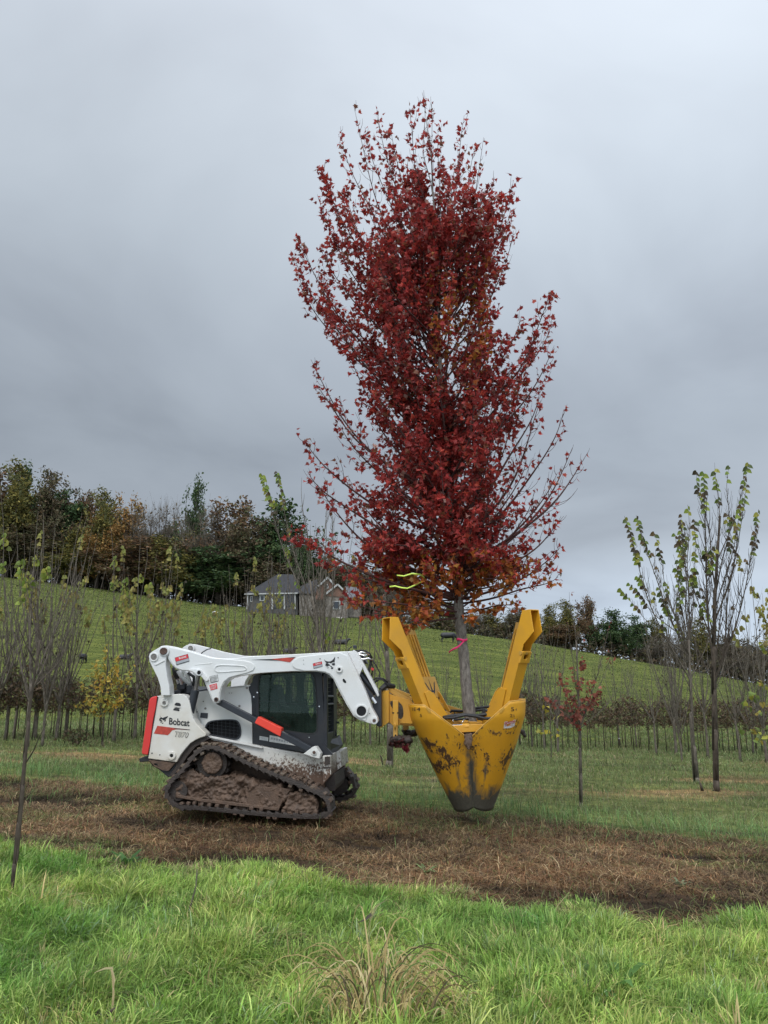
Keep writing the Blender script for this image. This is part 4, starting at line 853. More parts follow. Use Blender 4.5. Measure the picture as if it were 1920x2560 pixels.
for bi, c0 in enumerate((-45, 45, 135, -135)):
    mb = MB(); NU, NV = 40, 34
    for iu in range(NU + 1):
        psi_ = -45 + 90 * iu / NU; phi = c0 + psi_ * .9985; zb = z_tip + (z_sb - z_tip) * (abs(psi_) / 45) ** 2.6; zt_ = ztop(phi)
        for iv in range(NV + 1):
            v_ = iv / NV; z_ = zb + (zt_ - zb) * v_; r_ = rad(phi, z_) * (1 - .010 * (abs(psi_) / 45) ** 6)
            hgt = (z_ - z_tip) / (zT - z_tip); seamd = 1 - abs(psi_) / 45
            wear = 1.2 * (1 - hgt / .36) if hgt < .36 else 0; wear = max(wear, .80 - seamd * 2.6 * (.30 + hgt) - max(0, hgt - .50) * 1.8, .70 - abs(seamd - .45) * 5 - abs(hgt - .34) * 2.0)
            dirt = max(0, 1 - abs(hgt - .52) * 2.6) + (.25 if c0 == 45 else 0)
            mb.v.append(tuple(SPt(phi, r_, z_))); mb.c.append((float(np.clip(wear, 0, 1)), dirt, 0))
    for iu in range(NU):
        for iv in range(NV): a_ = iu * (NV + 1) + iv; mb.f.append((a_, a_ + NV + 1, a_ + NV + 2, a_ + 1))
    bo = mb.build('blade', M['blade'], SPD, smooth=True); sm = bo.modifiers.new('solid', 'SOLIDIFY'); sm.thickness = .014; sm.offset = -1; blade_objs.append(bo)
    # yellow tube along the top edge, added as a painted edge highlight
    mb = MB(); mb.tube([SPt(c0 - 44.2 + 88.4 * k_ / 40, rad(c0 - 44.2 + 88.4 * k_ / 40, ztop(c0 - 44.2 + 88.4 * k_ / 40)) - .006, ztop(c0 - 44.2 + 88.4 * k_ / 40)) for k_ in range(41)], .008, 6)
    mb.build('rim_highlight', M['yellow2'], bo, smooth=True)
def onblade(x5, y5, lift=.006):          # pixel of the enlargement -> point on the outside of the near blades
    d = ray(840 + x5 / K, 1500 + y5 / K); lo = P0.y - 1.3
    Y_ = lo
    while Y_ < P0.y + .2:
        p_ = CAM + d * (Y_ / d.y); q_ = p_ - P0; z_ = q_.dot(SU) + zT; xx, yy = q_.dot(SX), q_.dot(SY); ph = math.degrees(math.atan2(xx, -yy)) - ROT
        if math.hypot(xx, yy) <= rad(ph, z_) + lift: return p_
        Y_ += .002
    return CAM + d * (P0.y / d.y)
def bmark(name, polys, mat, parent, lift=.006):
    mb = MB()
    for pl in polys: b0 = len(mb.v); mb.v += [tuple(onblade(x_, y_, lift)) for x_, y_ in pl]; mb.f.append(tuple(range(b0, b0 + len(pl))))
    return mb.build(name, mat, parent, recalc=False)
def bletters(body, q, mat, parent, lift=.007, bold=0.0):
    cu = bpy.data.curves.new('lettering', 'FONT'); cu.body = body; cu.offset = bold; cu.resolution_u = 3
    o = bpy.data.objects.new('tmp', cu); COL.objects.link(o); dg = bpy.context.evaluated_depsgraph_get(); dg.update()
    me = bpy.data.meshes.new_from_object(o.evaluated_get(dg)); bpy.data.objects.remove(o); co = np.array([v.co[:] for v in me.vertices]); lo, hi = co.min(0), co.max(0)
    (x0, y0), (x1, y1), (x2, y2) = q; mb = MB()
    for v in co: u_ = (v[0] - lo[0]) / (hi[0] - lo[0]); t_ = (v[1] - lo[1]) / (hi[1] - lo[1]); mb.v.append(tuple(onblade(x0 + (x1 - x0) * u_ + (x2 - x0) * t_, y0 + (y1 - y0) * u_ + (y2 - y0) * t_, lift)))
    mb.f = [tuple(p_.vertices) for p_ in me.polygons]; bpy.data.meshes.remove(me); return mb.build('lettering', mat, parent, recalc=False)
bl, brt = blade_objs[0], blade_objs[1]
bletters('4', ((598, 822), (624, 822), (598, 795)), M['decal_black'], bl); bletters('5', ((620, 866), (636, 866), (620, 845)), M['decal_black'], bl); bletters('1E', ((566, 820), (590, 820), (566, 796)), M['rust'], bl)
bletters('5', ((1296, 824), (1320, 824), (1296, 793)), M['decal_black'], brt); bletters('4', ((1328, 820), (1340, 820), (1328, 803)), M['rust'], brt); bletters('2', ((1288, 868), (1308, 868), (1288, 844)), M['decal_black'], brt); bletters('5', ((1312, 866), (1322, 866), (1312, 848)), M['rust'], brt)
bmark('caution_sticker', [[(1248, 903), (1330, 886), (1322, 934), (1292, 948), (1242, 950)]], M['decal_white'], brt)
bmark('sticker_band', [[(1251, 906), (1326, 891), (1322, 912), (1249, 924)]], M['decal_red'], brt, .008)
bletters('CAUTION', ((1254, 922), (1318, 911), (1256, 909)), M['decal_white'], brt, .010, .01); bletters('STAND BACK', ((1250, 940), (1312, 930), (1251, 928)), M['decal_red'], brt, .010)
# lifting slots near the rims
for cx, cy, an, bo in ((684, 814, 52, bl), (1230, 815, -52, brt)):
    u_ = (math.cos(R(an)), math.sin(R(an))); n_ = (-u_[1], u_[0]); pl = []
    for k_ in range(20):
        a_ = k_ * math.pi / 10; ox = 15 * (1 if math.cos(a_) > 0 else -1) + 9 * math.cos(a_); oy = 9 * math.sin(a_); pl.append((cx + u_[0] * ox + n_[0] * oy, cy + u_[1] * ox + n_[1] * oy))
    bmark('slot_weld', [pl], M['yellow2'], bo, .012)
# soil clod hanging in the seam, tips
mudmesh([(950, 1000), (1000, 990), (1010, 1040), (985, 1110), (960, 1060)], .26, .34, 'soil_clod', SPD, vox=.014, amp=.02, fn=Z5, seed=3, mat='mud')
# towers ---------------------------------------------------------------------------
r_b, r_t = .755, 1.265; zTop2 = zat(1536, -.75)
LN = Vector(((r_t - r_b), 0, zTop2 - zT)).normalized()
def tower(phi, logo=False):
    tw = empty('guide_tower', SPD.location, None, None); tw.parent = SPD; tw.location = (0, 0, 0); POS[tw] = POS[SPD]
    a_ = R(phi); er = SX * math.sin(a_) - SY * math.cos(a_); et = SX * math.cos(a_) + SY * math.sin(a_)
    def tp2(r_, z_, t_): return P0 + er * r_ + SU * (z_ - zT) + et * t_
    def rl(z_): return r_b + (r_t - r_b) * (z_ - zT) / (zTop2 - zT)
    d = .084; H = .083; zl = zT - .42
    side = [(rl(zl) - d, zl), (rl(zTop2) - d, zTop2), (rl(zTop2) - d + .13, zTop2), (rl(zTop2) - d + .155, zTop2 - .28), (rl(zTop2 - .42) + d, zTop2 - .42), (rl(zl) + d, zl)]
    for s_ in (-1, 1):
        m = MB(); m.prism([tp2(r_, z_, s_ * H) for r_, z_ in side], et * (-s_ * .012)); m.build('side_plate', M['yellow'], tw, bevel=.003)
    m = MB(); q_ = [tp2(rl(zl) - d - .001, zl, -H + .012), tp2(rl(zTop2) - d - .001, zTop2 - .002, -H + .012), tp2(rl(zTop2) - d - .001, zTop2 - .002, H - .012), tp2(rl(zl) - d - .001, zl, H - .012)]
    m.prism(q_, er * .012); m.build('slide_channel', M['yellow2'], tw, bevel=.002)
    m = MB()
    for s_, wd in ((-.045, .018), (.045, .018), (0, .03)):
        m.bar(tp2(rl(zl) - d - .009, zl + .05, s_), tp2(rl(zTop2 - .1) - d - .009, zTop2 - .1, s_), wd, .016, et)
    m.build('guide_rail', M['yellow'], tw, bevel=.002)
    z2 = zTop2 - .60
    m = MB(); m.prism([tp2(rl(zl) + d, zl, -H + .012), tp2(rl(z2) + d, z2, -H + .012), tp2(rl(z2) + d, z2, H - .012), tp2(rl(zl) + d, zl, H - .012)], er * -.012); m.build('outer_plate', M['yellow'], tw, bevel=.002)
    m = MB(); m.prism([tp2(rl(zTop2) - d + .012, zTop2 - .012, -H + .012), tp2(rl(zTop2) - d + .13, zTop2 - .012, -H + .012), tp2(rl(zTop2) - d + .13, zTop2 - .012, H - .012), tp2(rl(zTop2) - d + .012, zTop2 - .012, H - .012)], SU * .012); m.build('cap_plate', M['yellow'], tw, bevel=.002)
    m = MB(); nrm = (er * LN.x * -1 + SU * 0)
    c_ = tp2(rl(z2 + .05) + d - .01, z2 + .05, 0); ax = (er * (zTop2 - zT) - SU * (r_t - r_b)).normalized(); al = (er * LN.x + SU * LN.z).normalized()
    hole = [c_ + et * (.042 * math.cos(k_ * .524)) + al * (.05 * math.sin(k_ * .524)) for k_ in range(12)]
    m.prism([c_ + et * .075 + al * .06, c_ + et * .09 - al * .09, c_ - et * .09 - al * .09, c_ - et * .075 + al * .06], ax * .03, [hole]); m.build('pin_lug', M['yellow'], tw, bevel=.004)
    m = MB(); m.cyl(c_ + et * .09 + al * .035, c_ - et * .09 + al * .035, .026, 14); m.build('lug_pin', M['yellow2'], tw)
    m = MB(); m.cyl(tp2(rl(zT - .2), zT - .2, 0), tp2(rl(z2 + .04), z2 + .04, 0), .036, 14); m.build('blade_cylinder', M['dark'], tw)
    m = MB(); m.prism([c_ - al * .18 + et * .05, c_ - al * .18 - et * .03, c_ - al * .26 - et * .03, c_ - al * .26 + et * .05], ax * .004); m.build('plate_sticker', M['decal_black'], tw)
    m = MB(); m.prism([c_ - al * .185 + et * .02 + ax * .005, c_ - al * .185 - et * .02 + ax * .005, c_ - al * .255 - et * .02 + ax * .005, c_ - al * .255 + et * .02 + ax * .005], ax * .002); m.build('plate_sticker', M['decal_grey'], tw)
    # gusset plates rising beside the channel out of the blade
    for s_ in (-1, 1):
        m = MB(); g_ = [(rl(zT - .35) - d - .20, zT - .30), (rl(zT + .17) - d - .09, zT + .14), (rl(zT + .2) - d - .03, zT + .19), (rl(zT + .17) - d + .07, zT + .16), (rl(zT - .35) - d + .10, zT - .35)]
        m.prism([tp2(r_, z_, s_ * (H + .004)) for r_, z_ in g_], et * (s_ * .012)); m.build('gusset', M['yellow'], tw, bevel=.003)
    if logo:
        m = MB(); w_ = .135; zz0, zz1 = zT + .05, zT + .38
        f_ = lambda u_, v_, o_: tp2(rl(zz0 + (zz1 - zz0) * v_) - d - .03 - o_, zz0 + (zz1 - zz0) * v_, u_ * w_)
        m.prism([f_(-1, -.35, 0), f_(-1, 1, 0), f_(1, 1, 0), f_(1, -.35, 0)], er * .012); pl_ = m.build('cover_plate', M['yellow2'], tw, bevel=.004)
        sg = 1
        crown = [(-.72, .80), (-.30, .33), (-.02, .22), (.30, .33), (.72, .80), (.52, .72), (.26, .44), (.10, .40), (.0, .92), (-.10, .40), (-.26, .44), (-.52, .72)]
        m = MB(); m.prism([f_(-u_ * sg, v_, .002) for u_, v_ in crown], er * .001); m.build('crown_emblem', M['decal_black'], pl_)
        q0 = (-.62, .06), (.62, .06), (-.62, .17)
        cu = bpy.data.curves.new('lettering', 'FONT'); cu.body = 'Dutchman'; cu.offset = .02; o = bpy.data.objects.new('tmp', cu); COL.objects.link(o); dg = bpy.context.evaluated_depsgraph_get(); dg.update()
        me = bpy.data.meshes.new_from_object(o.evaluated_get(dg)); bpy.data.objects.remove(o); co = np.array([v.co[:] for v in me.vertices]); lo, hi = co.min(0), co.max(0); m = MB()
        for v in co: m.v.append(tuple(f_(.7 - 1.4 * (v[0] - lo[0]) / (hi[0] - lo[0]), .04 + .14 * (v[1] - lo[1]) / (hi[1] - lo[1]), .003)))
        m.f = [tuple(p_.vertices) for p_ in me.polygons]; bpy.data.meshes.remove(me); m.build('lettering', M['decal_black'], pl_, recalc=False)
    return tw
for ph_, lg in ((-52, False), (38, False), (-145, True), (128, False)): tower(ph_, lg)
# frame between the towers
m = MB(); m.bar(Z5(715, 772, 1.62), Z5(935, 843, 1.50), .11, .014, UP); m.bar(Z5(735, 812, 1.40), Z5(850, 866, 1.28), .09, .014, UP); m.build('frame_rail', M['yellow2'], SPD, bevel=.003)
m = MB()
for k_ in range(6): m.bar(Z5(740 + k_ * 34, 795 + k_ * 11, 1.5), Z5(752 + k_ * 34, 818 + k_ * 9, 1.35), .03, .01, UP)
m.build('frame_slot_shade', M['dark'], SPD)  # near-black bars stand in for the shaded slots between the rails
fz = zT - .30
m = MB()
for a_, b_ in (((-.62, -.62), (.62, -.62)), ((-.62, .62), (.62, .62)), ((-.62, -.62), (-.62, .62)), ((.62, -.62), (.62, .62))):
    m.bar(P0 + SX * a_[0] * .8 + SY * a_[1] * .8 + SU * (-.30), P0 + SX * b_[0] * .8 + SY * b_[1] * .8 + SU * (-.30), .09, .07, UP)
m.build('ring_frame', M['yellow'], SPD, bevel=.004)
m = MB(); m.bar(Z5(860, 905, .75), Z5(1100, 920, .75), .05, .05, UP); m.bar(Z5(880, 885, 1.0), Z5(1000, 895, 1.0), .04, .05, UP); m.bar(Z5(1000, 895, 1.15), Z5(1190, 880, 1.15), .06, .05, UP); m.build('cross_member', M['yellow'], SPD, bevel=.004)
c1 = MB().cyl(Z5(862, 942, .55), Z5(940, 938, .55), .034, 18).build('gate_cylinder', M['steel'], SPD, bevel=.003)
MB().cyl(Z5(936, 938, .55), Z5(984, 936, .55), .038, 18).build('cylinder_collar', M['yellow'], c1, bevel=.003)
MB().cyl(Z5(984, 936, .55), Z5(1068, 934, .55), .022, 14).build('cylinder_rod', M['steel'], c1)
m = MB(); m.tube([Z5(930, 912, .55), Z5(945, 890, .57), Z5(955, 885, .6)], .008, 6); m.tube([Z5(850, 880, .7), Z5(865, 884, .68), Z5(868, 905, .66)], .010, 6); m.build('pipe_elbow', M['steel'], SPD, smooth=True)
for pts_, r_, w_ in (([(790, 870), (850, 858), (940, 850), (1040, 856), (1120, 846), (1190, 838)], .020, .62), ([(800, 878), (870, 872), (960, 852), (1030, 862), (1100, 878), (1150, 876)], .018, .56), ([(810, 892), (870, 888), (950, 880), (980, 884)], .014, .70), ([(850, 820), (930, 822), (990, 812)], .018, 1.45),
                     ([(1020, 805), (1080, 796), (1130, 790), (1180, 797), (1200, 808)], .018, 1.35), ([(1025, 822), (1080, 812), (1130, 822), (1190, 836)], .016, 1.25), ([(1092, 808), (1098, 830), (1094, 850), (1100, 870)], .016, 1.0), ([(1050, 880), (1100, 890), (1150, 862)], .014, .9)):
    P_ = [Z5(a_, b_, w_ + .05 * math.sin(k_ * 2.1)) for k_, (a_, b_) in enumerate(pts_)]
    MB().tube(P_, r_, 8).build('hydraulic_hose', M['rubber'], SPD, smooth=True)
m = MB(); plate([(1084, 806), (1108, 806), (1106, 842), (1086, 842)], .95, 1.02, fn=Z5, mb=m); m.build('hose_clamp', M['rubber'], SPD, bevel=.004)
# mounting frame, stabiliser
m = MB(); plate([(340, 682), (352, 672), (392, 668), (392, 905), (350, 935), (328, 948), (320, 936), (338, 912)], .62, .66, fn=Z5, mb=m); plate([(340, 682), (352, 672), (392, 668), (392, 905), (350, 935), (328, 948), (320, 936), (338, 912)], 1.40, 1.44, fn=Z5, mb=m); plate([(336, 682), (344, 676), (342, 912), (334, 912)], .62, 1.44, fn=Z5, mb=m); m.build('mount_plate', M['yellow'], SPD, bevel=.004)
so1 = [(373, 830), (378, 820), (386, 820), (392, 830), (392, 880), (386, 890), (378, 890), (373, 880)]; so2 = [(402, 748), (440, 745), (480, 765), (498, 800), (500, 860), (486, 882), (468, 880), (440, 845), (415, 800), (400, 770)]
plate([(360, 700), (392, 690), (410, 700), (560, 748), (600, 800), (612, 905), (560, 917), (475, 912), (472, 928), (420, 928), (400, 910), (366, 900)], .66, .68, fn=Z5, holes=[so1, smoothpoly(so2, 1)]).build('side_web', M['yellow'], SPD, bevel=.003)
plate([(405, 735), (520, 740), (520, 890), (405, 890)], 1.30, 1.32, fn=Z5).build('inner_web', M['dsteel'], SPD)
m = MB()
for k_ in range(9): m.bar(Z5(472, 775 + k_ * 12, .9), Z5(500, 778 + k_ * 12, .9), .012, .01, UP)
m.build('radiator_fin', M['dsteel'], SPD)
for a_, b_, w_ in (((385, 664), (560, 752), .70), ((392, 650), (545, 712), 1.0), ((400, 648), (560, 735), 1.3)):
    m = MB(); m.bar(Z5(*a_, w_), Z5(*b_, w_), .11 if w_ > .9 else .05, .05, UP if w_ < .9 else LT); m.build('brace_arm', M['yellow2'], SPD, bevel=.005)
m = MB(); m.bar(Z5(430, 905, .72), Z5(615, 925, .72), .05, .03, UP); m.build('lower_brace', M['yellow'], SPD, bevel=.004)
st = MB(); st.bar(Z5(442, 745, .60), Z5(440, 930, .60), .078, .07, LT); st = st.build('stabiliser_sleeve', M['yellow'], SPD, bevel=.005)
m = MB(); m.bar(Z5(441, 925, .60), Z5(440, 1032, .60), .062, .055, LT); m.build('stabiliser_leg', M['yellow2'], st, bevel=.004)
m = MB()
for y_ in (782, 833, 858, 882, 1002): c_ = Z5(441, y_, .562); m.cyl(c_, c_ + LT * .004, .011, 12)
for x_ in (424, 460): m.bar(Z5(x_ - 8, 836, .56), Z5(x_ + 6, 836, .56), .016, .01, UP)
m.build('pin_hole', M['dark'], st)
MB().tube([Z5(437, 905, .55), Z5(437, 958, .55)], .011, 8).build('pin_handle', M['yellow'], st, smooth=True)
m = MB(); plate([(490, 900), (540, 910), (535, 960), (500, 965)], 1.1, 1.2, fn=Z5, mb=m); m.build('rear_stabiliser_leg', M['yellow2'], SPD, bevel=.004)
foot = mudmesh([(402, 1040), (430, 1024), (470, 1022), (540, 1030), (548, 1042), (530, 1050), (450, 1048), (410, 1046)], .48, .76, 'muddy_foot_pad', SPD, vox=.010, amp=.035, fn=Z5, seed=4, mat='mud_dark')
mudmesh([(480, 962), (540, 975), (600, 965), (610, 985), (560, 1012), (500, 1000)], 1.05, 1.3, 'muddy_foot_pad', SPD, vox=.02, amp=.03, fn=Z5, seed=6, mat='mud_dark')
mudmesh([(1365, 960), (1395, 972), (1412, 1010), (1400, 1022), (1375, 1000)], 1.6, 1.75, 'muddy_foot_pad', SPD, vox=.02, amp=.03, fn=Z5, seed=6, mat='mud_dark')
# ---------------------------------------------------------------- leaves and trees
MAPLE = [(0, 0), (.20, -.04), (.50, -.02), (.34, .16), (.62, .34), (.36, .38), (.30, .50), (.24, .62), (.12, .60), (0, 1.0), (-.12, .60), (-.24, .62), (-.30, .50), (-.36, .38), (-.62, .34), (-.34, .16), (-.50, -.02), (-.20, -.04)]
HEART = [(0, 0), (.30, -.08), (.46, .18), (.40, .52), (0, 1.0), (-.40, .52), (-.46, .18), (-.30, -.08)]
OVAL = [(0, 0), (.22, .3), (.20, .65), (0, 1), (-.20, .65), (-.22, .3)]
def leaf(mb, p, size, axis, nrm, col, shape, fold=.25, curl=.2):
    axis = axis.normalized(); side = axis.cross(nrm)
    if side.length < 1e-4: side = axis.orthogonal()
    side.normalize(); nrm = side.cross(axis)
    vs = [p + side * (x_ * size) + axis * (y_ * size) + nrm * ((abs(x_) * fold - y_ * y_ * curl) * size) for x_, y_ in shape]
    k_ = len(shape); mid = p + axis * (.45 * size) - nrm * (.2 * curl * size)
    mb.add([mid] + vs, [(0, i_ + 1, (i_ + 1) % k_ + 1) for i_ in range(k_)], col)
def rv(s=1.0): return Vector((random.gauss(0, s), random.gauss(0, s), random.gauss(0, s)))
def bez(a, c, b, n): return [a * (1 - t) ** 2 + c * (2 * t * (1 - t)) + b * t * t for t in [i / n for i in range(n + 1)]]
def wob(P_, s):
    o1, o2 = rv(), rv(); L_ = len(P_) - 1
    return [p + (o1 * math.sin(i_ / L_ * 5) + o2 * math.sin(i_ / L_ * 9)) * s * (i_ / L_) * (1 - .3 * i_ / L_) for i_, p in enumerate(P_)]

# ---- the red maple carried by the spade
MY = P0.y
tk = [(1178, 1835), (1174, 1790), (1165, 1700), (1156, 1610), (1147, 1520), (1140, 1440), (1130, 1340), (1122, 1240), (1112, 1100), (1102, 950), (1095, 800), (1090, 650), (1085, 520), (1078, 400), (1066, 300)]
tr_ = [.098, .085, .074, .070, .068, .058, .050, .044, .038, .032, .026, .019, .013, .008, .004]
TP = [at(x_, y_, MY) for x_, y_ in tk]
TREE = empty('red_maple_tree', (P0.x, MY, zT - .5), 'tall red maple with crimson leaves and grey trunk, held upright in the tree spade', 'tree')
def trunk_at(py):
    ys_ = [p_[1] for p_ in tk]; x_ = np.interp(-py, [-y_ for y_ in ys_], [p_[0] for p_ in tk]); r_ = np.interp(-py, [-y_ for y_ in ys_], tr_); return at(float(x_), py, MY), float(r_)
m = MB(); PP = []; RR = []
for k_ in range(70):
    py = 1835 - (1835 - 300) * k_ / 69; p_, r_ = trunk_at(py); PP.append(p_ + Vector((math.sin(k_ * .9) * .004, math.cos(k_ * .7) * .004, 0))); RR.append(r_ * (1 + .05 * math.sin(k_ * 2.3)))
m.tube(PP, RR, 14); m.build('trunk', M['bark_maple'], TREE, smooth=True)
# limbs: (height on trunk, tip x, tip y, depth of tip, leafiness)
limbs = [
 (1500, 735, 1325, -.5, 1.3), (1470, 790, 1215, .3, 1.0), (1540, 865, 1515, -.2, .9), (1545, 1000, 1575, -.6, 2.2), (1490, 800, 1395, .5, 1.3), (1400, 775, 1178, -.3, 1.0), (1340, 765, 1105, .35, 1.1), (1300, 850, 1060, -.5, 1.2),
 (1250, 775, 905, .25, 1.1), (1240, 790, 965, -.4, .9), (1180, 870, 880, .5, 1.0), (1100, 830, 760, -.45, 1.7), (1040, 745, 650, .2, 1.2), (1000, 740, 600, -.3, 1.1), (1020, 750, 712, .4, .9), (980, 805, 690, .5, 1.7), (940, 810, 620, -.4, 1.7), (900, 800, 500, .3, 1.9), (860, 815, 422, -.2, 2.4),
 (830, 855, 470, .45, 1.7), (780, 858, 312, 0, 1.0), (760, 884, 276, .25, .35), (700, 915, 318, -.3, 1.3), (680, 945, 276, .15, .6), (620, 975, 310, .3, 1.2), (560, 1016, 268, -.2, .8), (500, 1052, 236, .1, .6), (480, 1078, 262, -.1, 1.3), (600, 1100, 330, .3, 1.2), (620, 1160, 285, -.2, .9), (680, 1150, 380, .35, 1.5), (700, 1190, 360, -.35, 1.1), (720, 1212, 345, .1, .5),
 (780, 1235, 440, .3, .7), (820, 1284, 445, -.2, 1.4), (850, 1225, 520, -.4, 1.6), (900, 1284, 580, .3, .5), (920, 1215, 600, .4, 1.9), (960, 1245, 655, -.3, 1.6), (1000, 1220, 700, .5, 1.9), (1060, 1300, 790, -.4, 1.2),
 (1090, 1385, 735, -.2, 1.5), (1120, 1372, 790, .3, 1.6), (1150, 1392, 865, 0, .7), (1180, 1335, 900, .4, 1.7), (1200, 1300, 960, -.4, 1.5), (1260, 1290, 1060, .45, 1.3), (1300, 1350, 975, -.2, .8), (1370, 1408, 1025, .3, .42), (1380, 1352, 1000, -.3, .45), (1420, 1470, 1125, -.1, .40), (1440, 1438, 1110, .35, .40), (1430, 1395, 1180, -.5, .55), (1460, 1415, 1290, .2, .6),
 (1400, 1310, 1150, -.5, .9), (1440, 1330, 1250, .5, 1.0), (1510, 1390, 1440, -.3, 1.6), (1500, 1400, 1370, .4, .7), (1535, 1290, 1500, -.5, 1.6), (1525, 1240, 1520, .1, 1.5), (1540, 1180, 1548, -.5, 1.6), (1520, 950, 1450, .6, 1.6), (1530, 900, 1490, -.6, 1.4), (1500, 1010, 1500, .2, 1.6), (1530, 1060, 1530, -.7, 1.5), (1500, 1052, 1446, -.76, 1.0),
 (1380, 880, 1240, .7, 1.3), (1330, 930, 1130, -.8, 1.3), (1280, 960, 1020, .8, 1.2), (1210, 1200, 960, -.8, 1.1), (1300, 1240, 1150, -.8, 1.0), (1100, 960, 820, -.8, 1.4), (1000, 1130, 700, -.8, 1.6), (900, 980, 600, -.7, 1.7), (880, 1150, 560, .7, 1.6), (780, 1010, 480, -.5, 1.8), (1420, 1040, 1200, -.9, 1.2), (1450, 1180, 1280, -.9, 1.1), (760, 1120, 450, -.5, 1.9), (720, 960, 400, .3, 1.7), (740, 1060, 430, .5, 1.9), (960, 900, 680, .7, 1.7), (1120, 900, 860, .2, 1.6), (1060, 1180, 800, .7, 1.6)]
# upright inner branches fill the column
for k_ in range(64):
    py0 = random.uniform(620, 1500); x0 = trunk_at(py0)[0]; up_ = random.uniform(150, 330); tx = np.interp(py0, [600, 900, 1200, 1500], [1075, 1060, 1080, 1110]) + random.gauss(0, 75)
    limbs.append((py0, float(tx), max(py0 - up_, 420), random.gauss(0, .5), 1.7))
for k_ in range(26):
    py0 = random.uniform(1150, 1480); sd = random.choice((-1, 1)); tx = 1125 + sd * random.uniform(60, 200) ; ty = py0 - random.uniform(60, 300)
    if sd < 0 and ty < 1040: ty = random.uniform(1060, 1300)
    limbs.append((min(py0, 1500), tx, ty, random.uniform(-.95, .95), 1.2))
for k_ in range(26):
    py0 = random.uniform(700, 1250); sd = random.choice((-1, 1)); up_ = random.uniform(140, 300); tx = 1095 + sd * random.uniform(70, 190)
    limbs.append((py0, tx, max(py0 - up_, 470), random.uniform(-.8, .8), 1.5))
for k_ in range(34):
    py0 = random.uniform(1380, 1530); tx = random.uniform(900, 1345); limbs.append((py0, tx, min(py0 - 20, random.uniform(1310, 1500)), random.choice((-1, 1)) * random.uniform(.2, .95), 2.0))
lf = MB(); tw_ = MB(); NL = 0
def mcol(px, py):
    r_ = random.random(); o_ = 0.0
    if py > 1380: o_ = min(1, (py - 1330) / 170) * (.45 + .5 * (abs(px - 1130) < 150) + .25 * (px > 1150))
    if abs(px - 1150) < 75 and 600 < py < 1000: o_ = max(o_, .45 * (1 - abs(py - 800) / 200))
    if random.random() < o_: c = (.46 * random.uniform(.6, 1.1), .145 * random.uniform(.6, 1.3), .030)
    elif r_ < .52: c = (.30 * random.uniform(.6, 1.25), .035, .031)
    elif r_ < .82: c = (.38 * random.uniform(.8, 1.2), .050, .040)
    elif r_ < .89: c = (.50, .08, .05)
    elif r_ < .96: c = (.22, .085, .045)
    else: c = (.40, .22, .18)
    return c
def proj(p):
    q_ = p - CAM; z_ = q_.y * CT + q_.z * ST; return 960 + FPX * q_.x / z_, 1280 - FPX * (q_.z * CT - q_.y * ST) / z_
def put_leaves(P_, n, size=.070, jit=.02):
    global NL
    L_ = len(P_) - 1
    for i_ in range(n):
        t_ = random.random() ** .85 * L_; k0 = min(int(t_), L_ - 1); p = P_[k0].lerp(P_[k0 + 1], t_ - k0) + rv(jit); d = (P_[k0 + 1] - P_[k0]).normalized()
        ax = d * .4 + rv(.6) + Vector((0, 0, -.55)); px, py = proj(p); s_ = size * random.uniform(.65, 1.25)
        q_ = p + ax.normalized() * s_ * .45
        leaf(lf, q_, s_, ax, rv(), mcol(px, py), MAPLE, random.uniform(-.2, .9), random.uniform(-.4, .9)); NL += 1
for (py0, tx, ty, dz, lv) in limbs:
    if ty < 420: lv *= .62
    if ty > 900 and abs(tx - 1090) > 190: lv *= .68
    if abs(tx - 1090) < 170: lv *= 1.25
    a, r0 = trunk_at(py0); b = at(tx, ty, MY + dz); ln = (b - a).length; h = b - a
    c = a + Vector((h.x * .70, h.y * .70, h.z * .32)); P_ = wob(bez(a, c, b, max(8, int(ln / .11))), .025 * ln ** .5); n_ = len(P_) - 1
    rb = min(r0 * .45, .004 + .0078 * ln); tw_.tube(P_, [rb * (1 - i_ / n_) ** .8 + .0022 for i_ in range(n_ + 1)], 6)
    t0 = .22
    put_leaves(P_[int(n_ * .45):], int(ln * 8 * lv), .070)
    put_leaves(P_[int(n_ * .85):], int(5 * min(lv, 1.6)), .070, .03)
    nt_ = int(ln * 6.6)
    for k_ in range(nt_):
        t_ = t0 + (1 - t0) * (k_ + random.random() * .8) / nt_; f_ = t_ * n_; i0 = min(int(f_), n_ - 1); s = P_[i0].lerp(P_[i0 + 1], f_ - i0); d = (P_[i0 + 1] - P_[i0]).normalized()
        tl = (.52 * (1 - t_) + .14) * random.uniform(.6, 1.3) * min(1, ln / 1.5)
        out = rv(); out -= d * out.dot(d); out.normalize(); dr = (d * .75 + out * .55 + Vector((0, 0, .38))).normalized(); e = s + dr * tl; mid = s + (d * .3 + out * .7 + Vector((0, 0, .15))).normalized() * tl * .5
        q_ = bez(s, mid, e, 4); tw_.tube(q_, [.0042, .0036, .003, .0024, .0016], 4, cap=False)
        put_leaves(q_[1:], int((2.6 + tl * 17) * lv * random.choice((.25, .7, 1.1, 1.5))), .070)
tw_.build('branches', M['bark_twig'], TREE, smooth=True)
lf.build('leaves', M['leaf'], TREE, recalc=False)
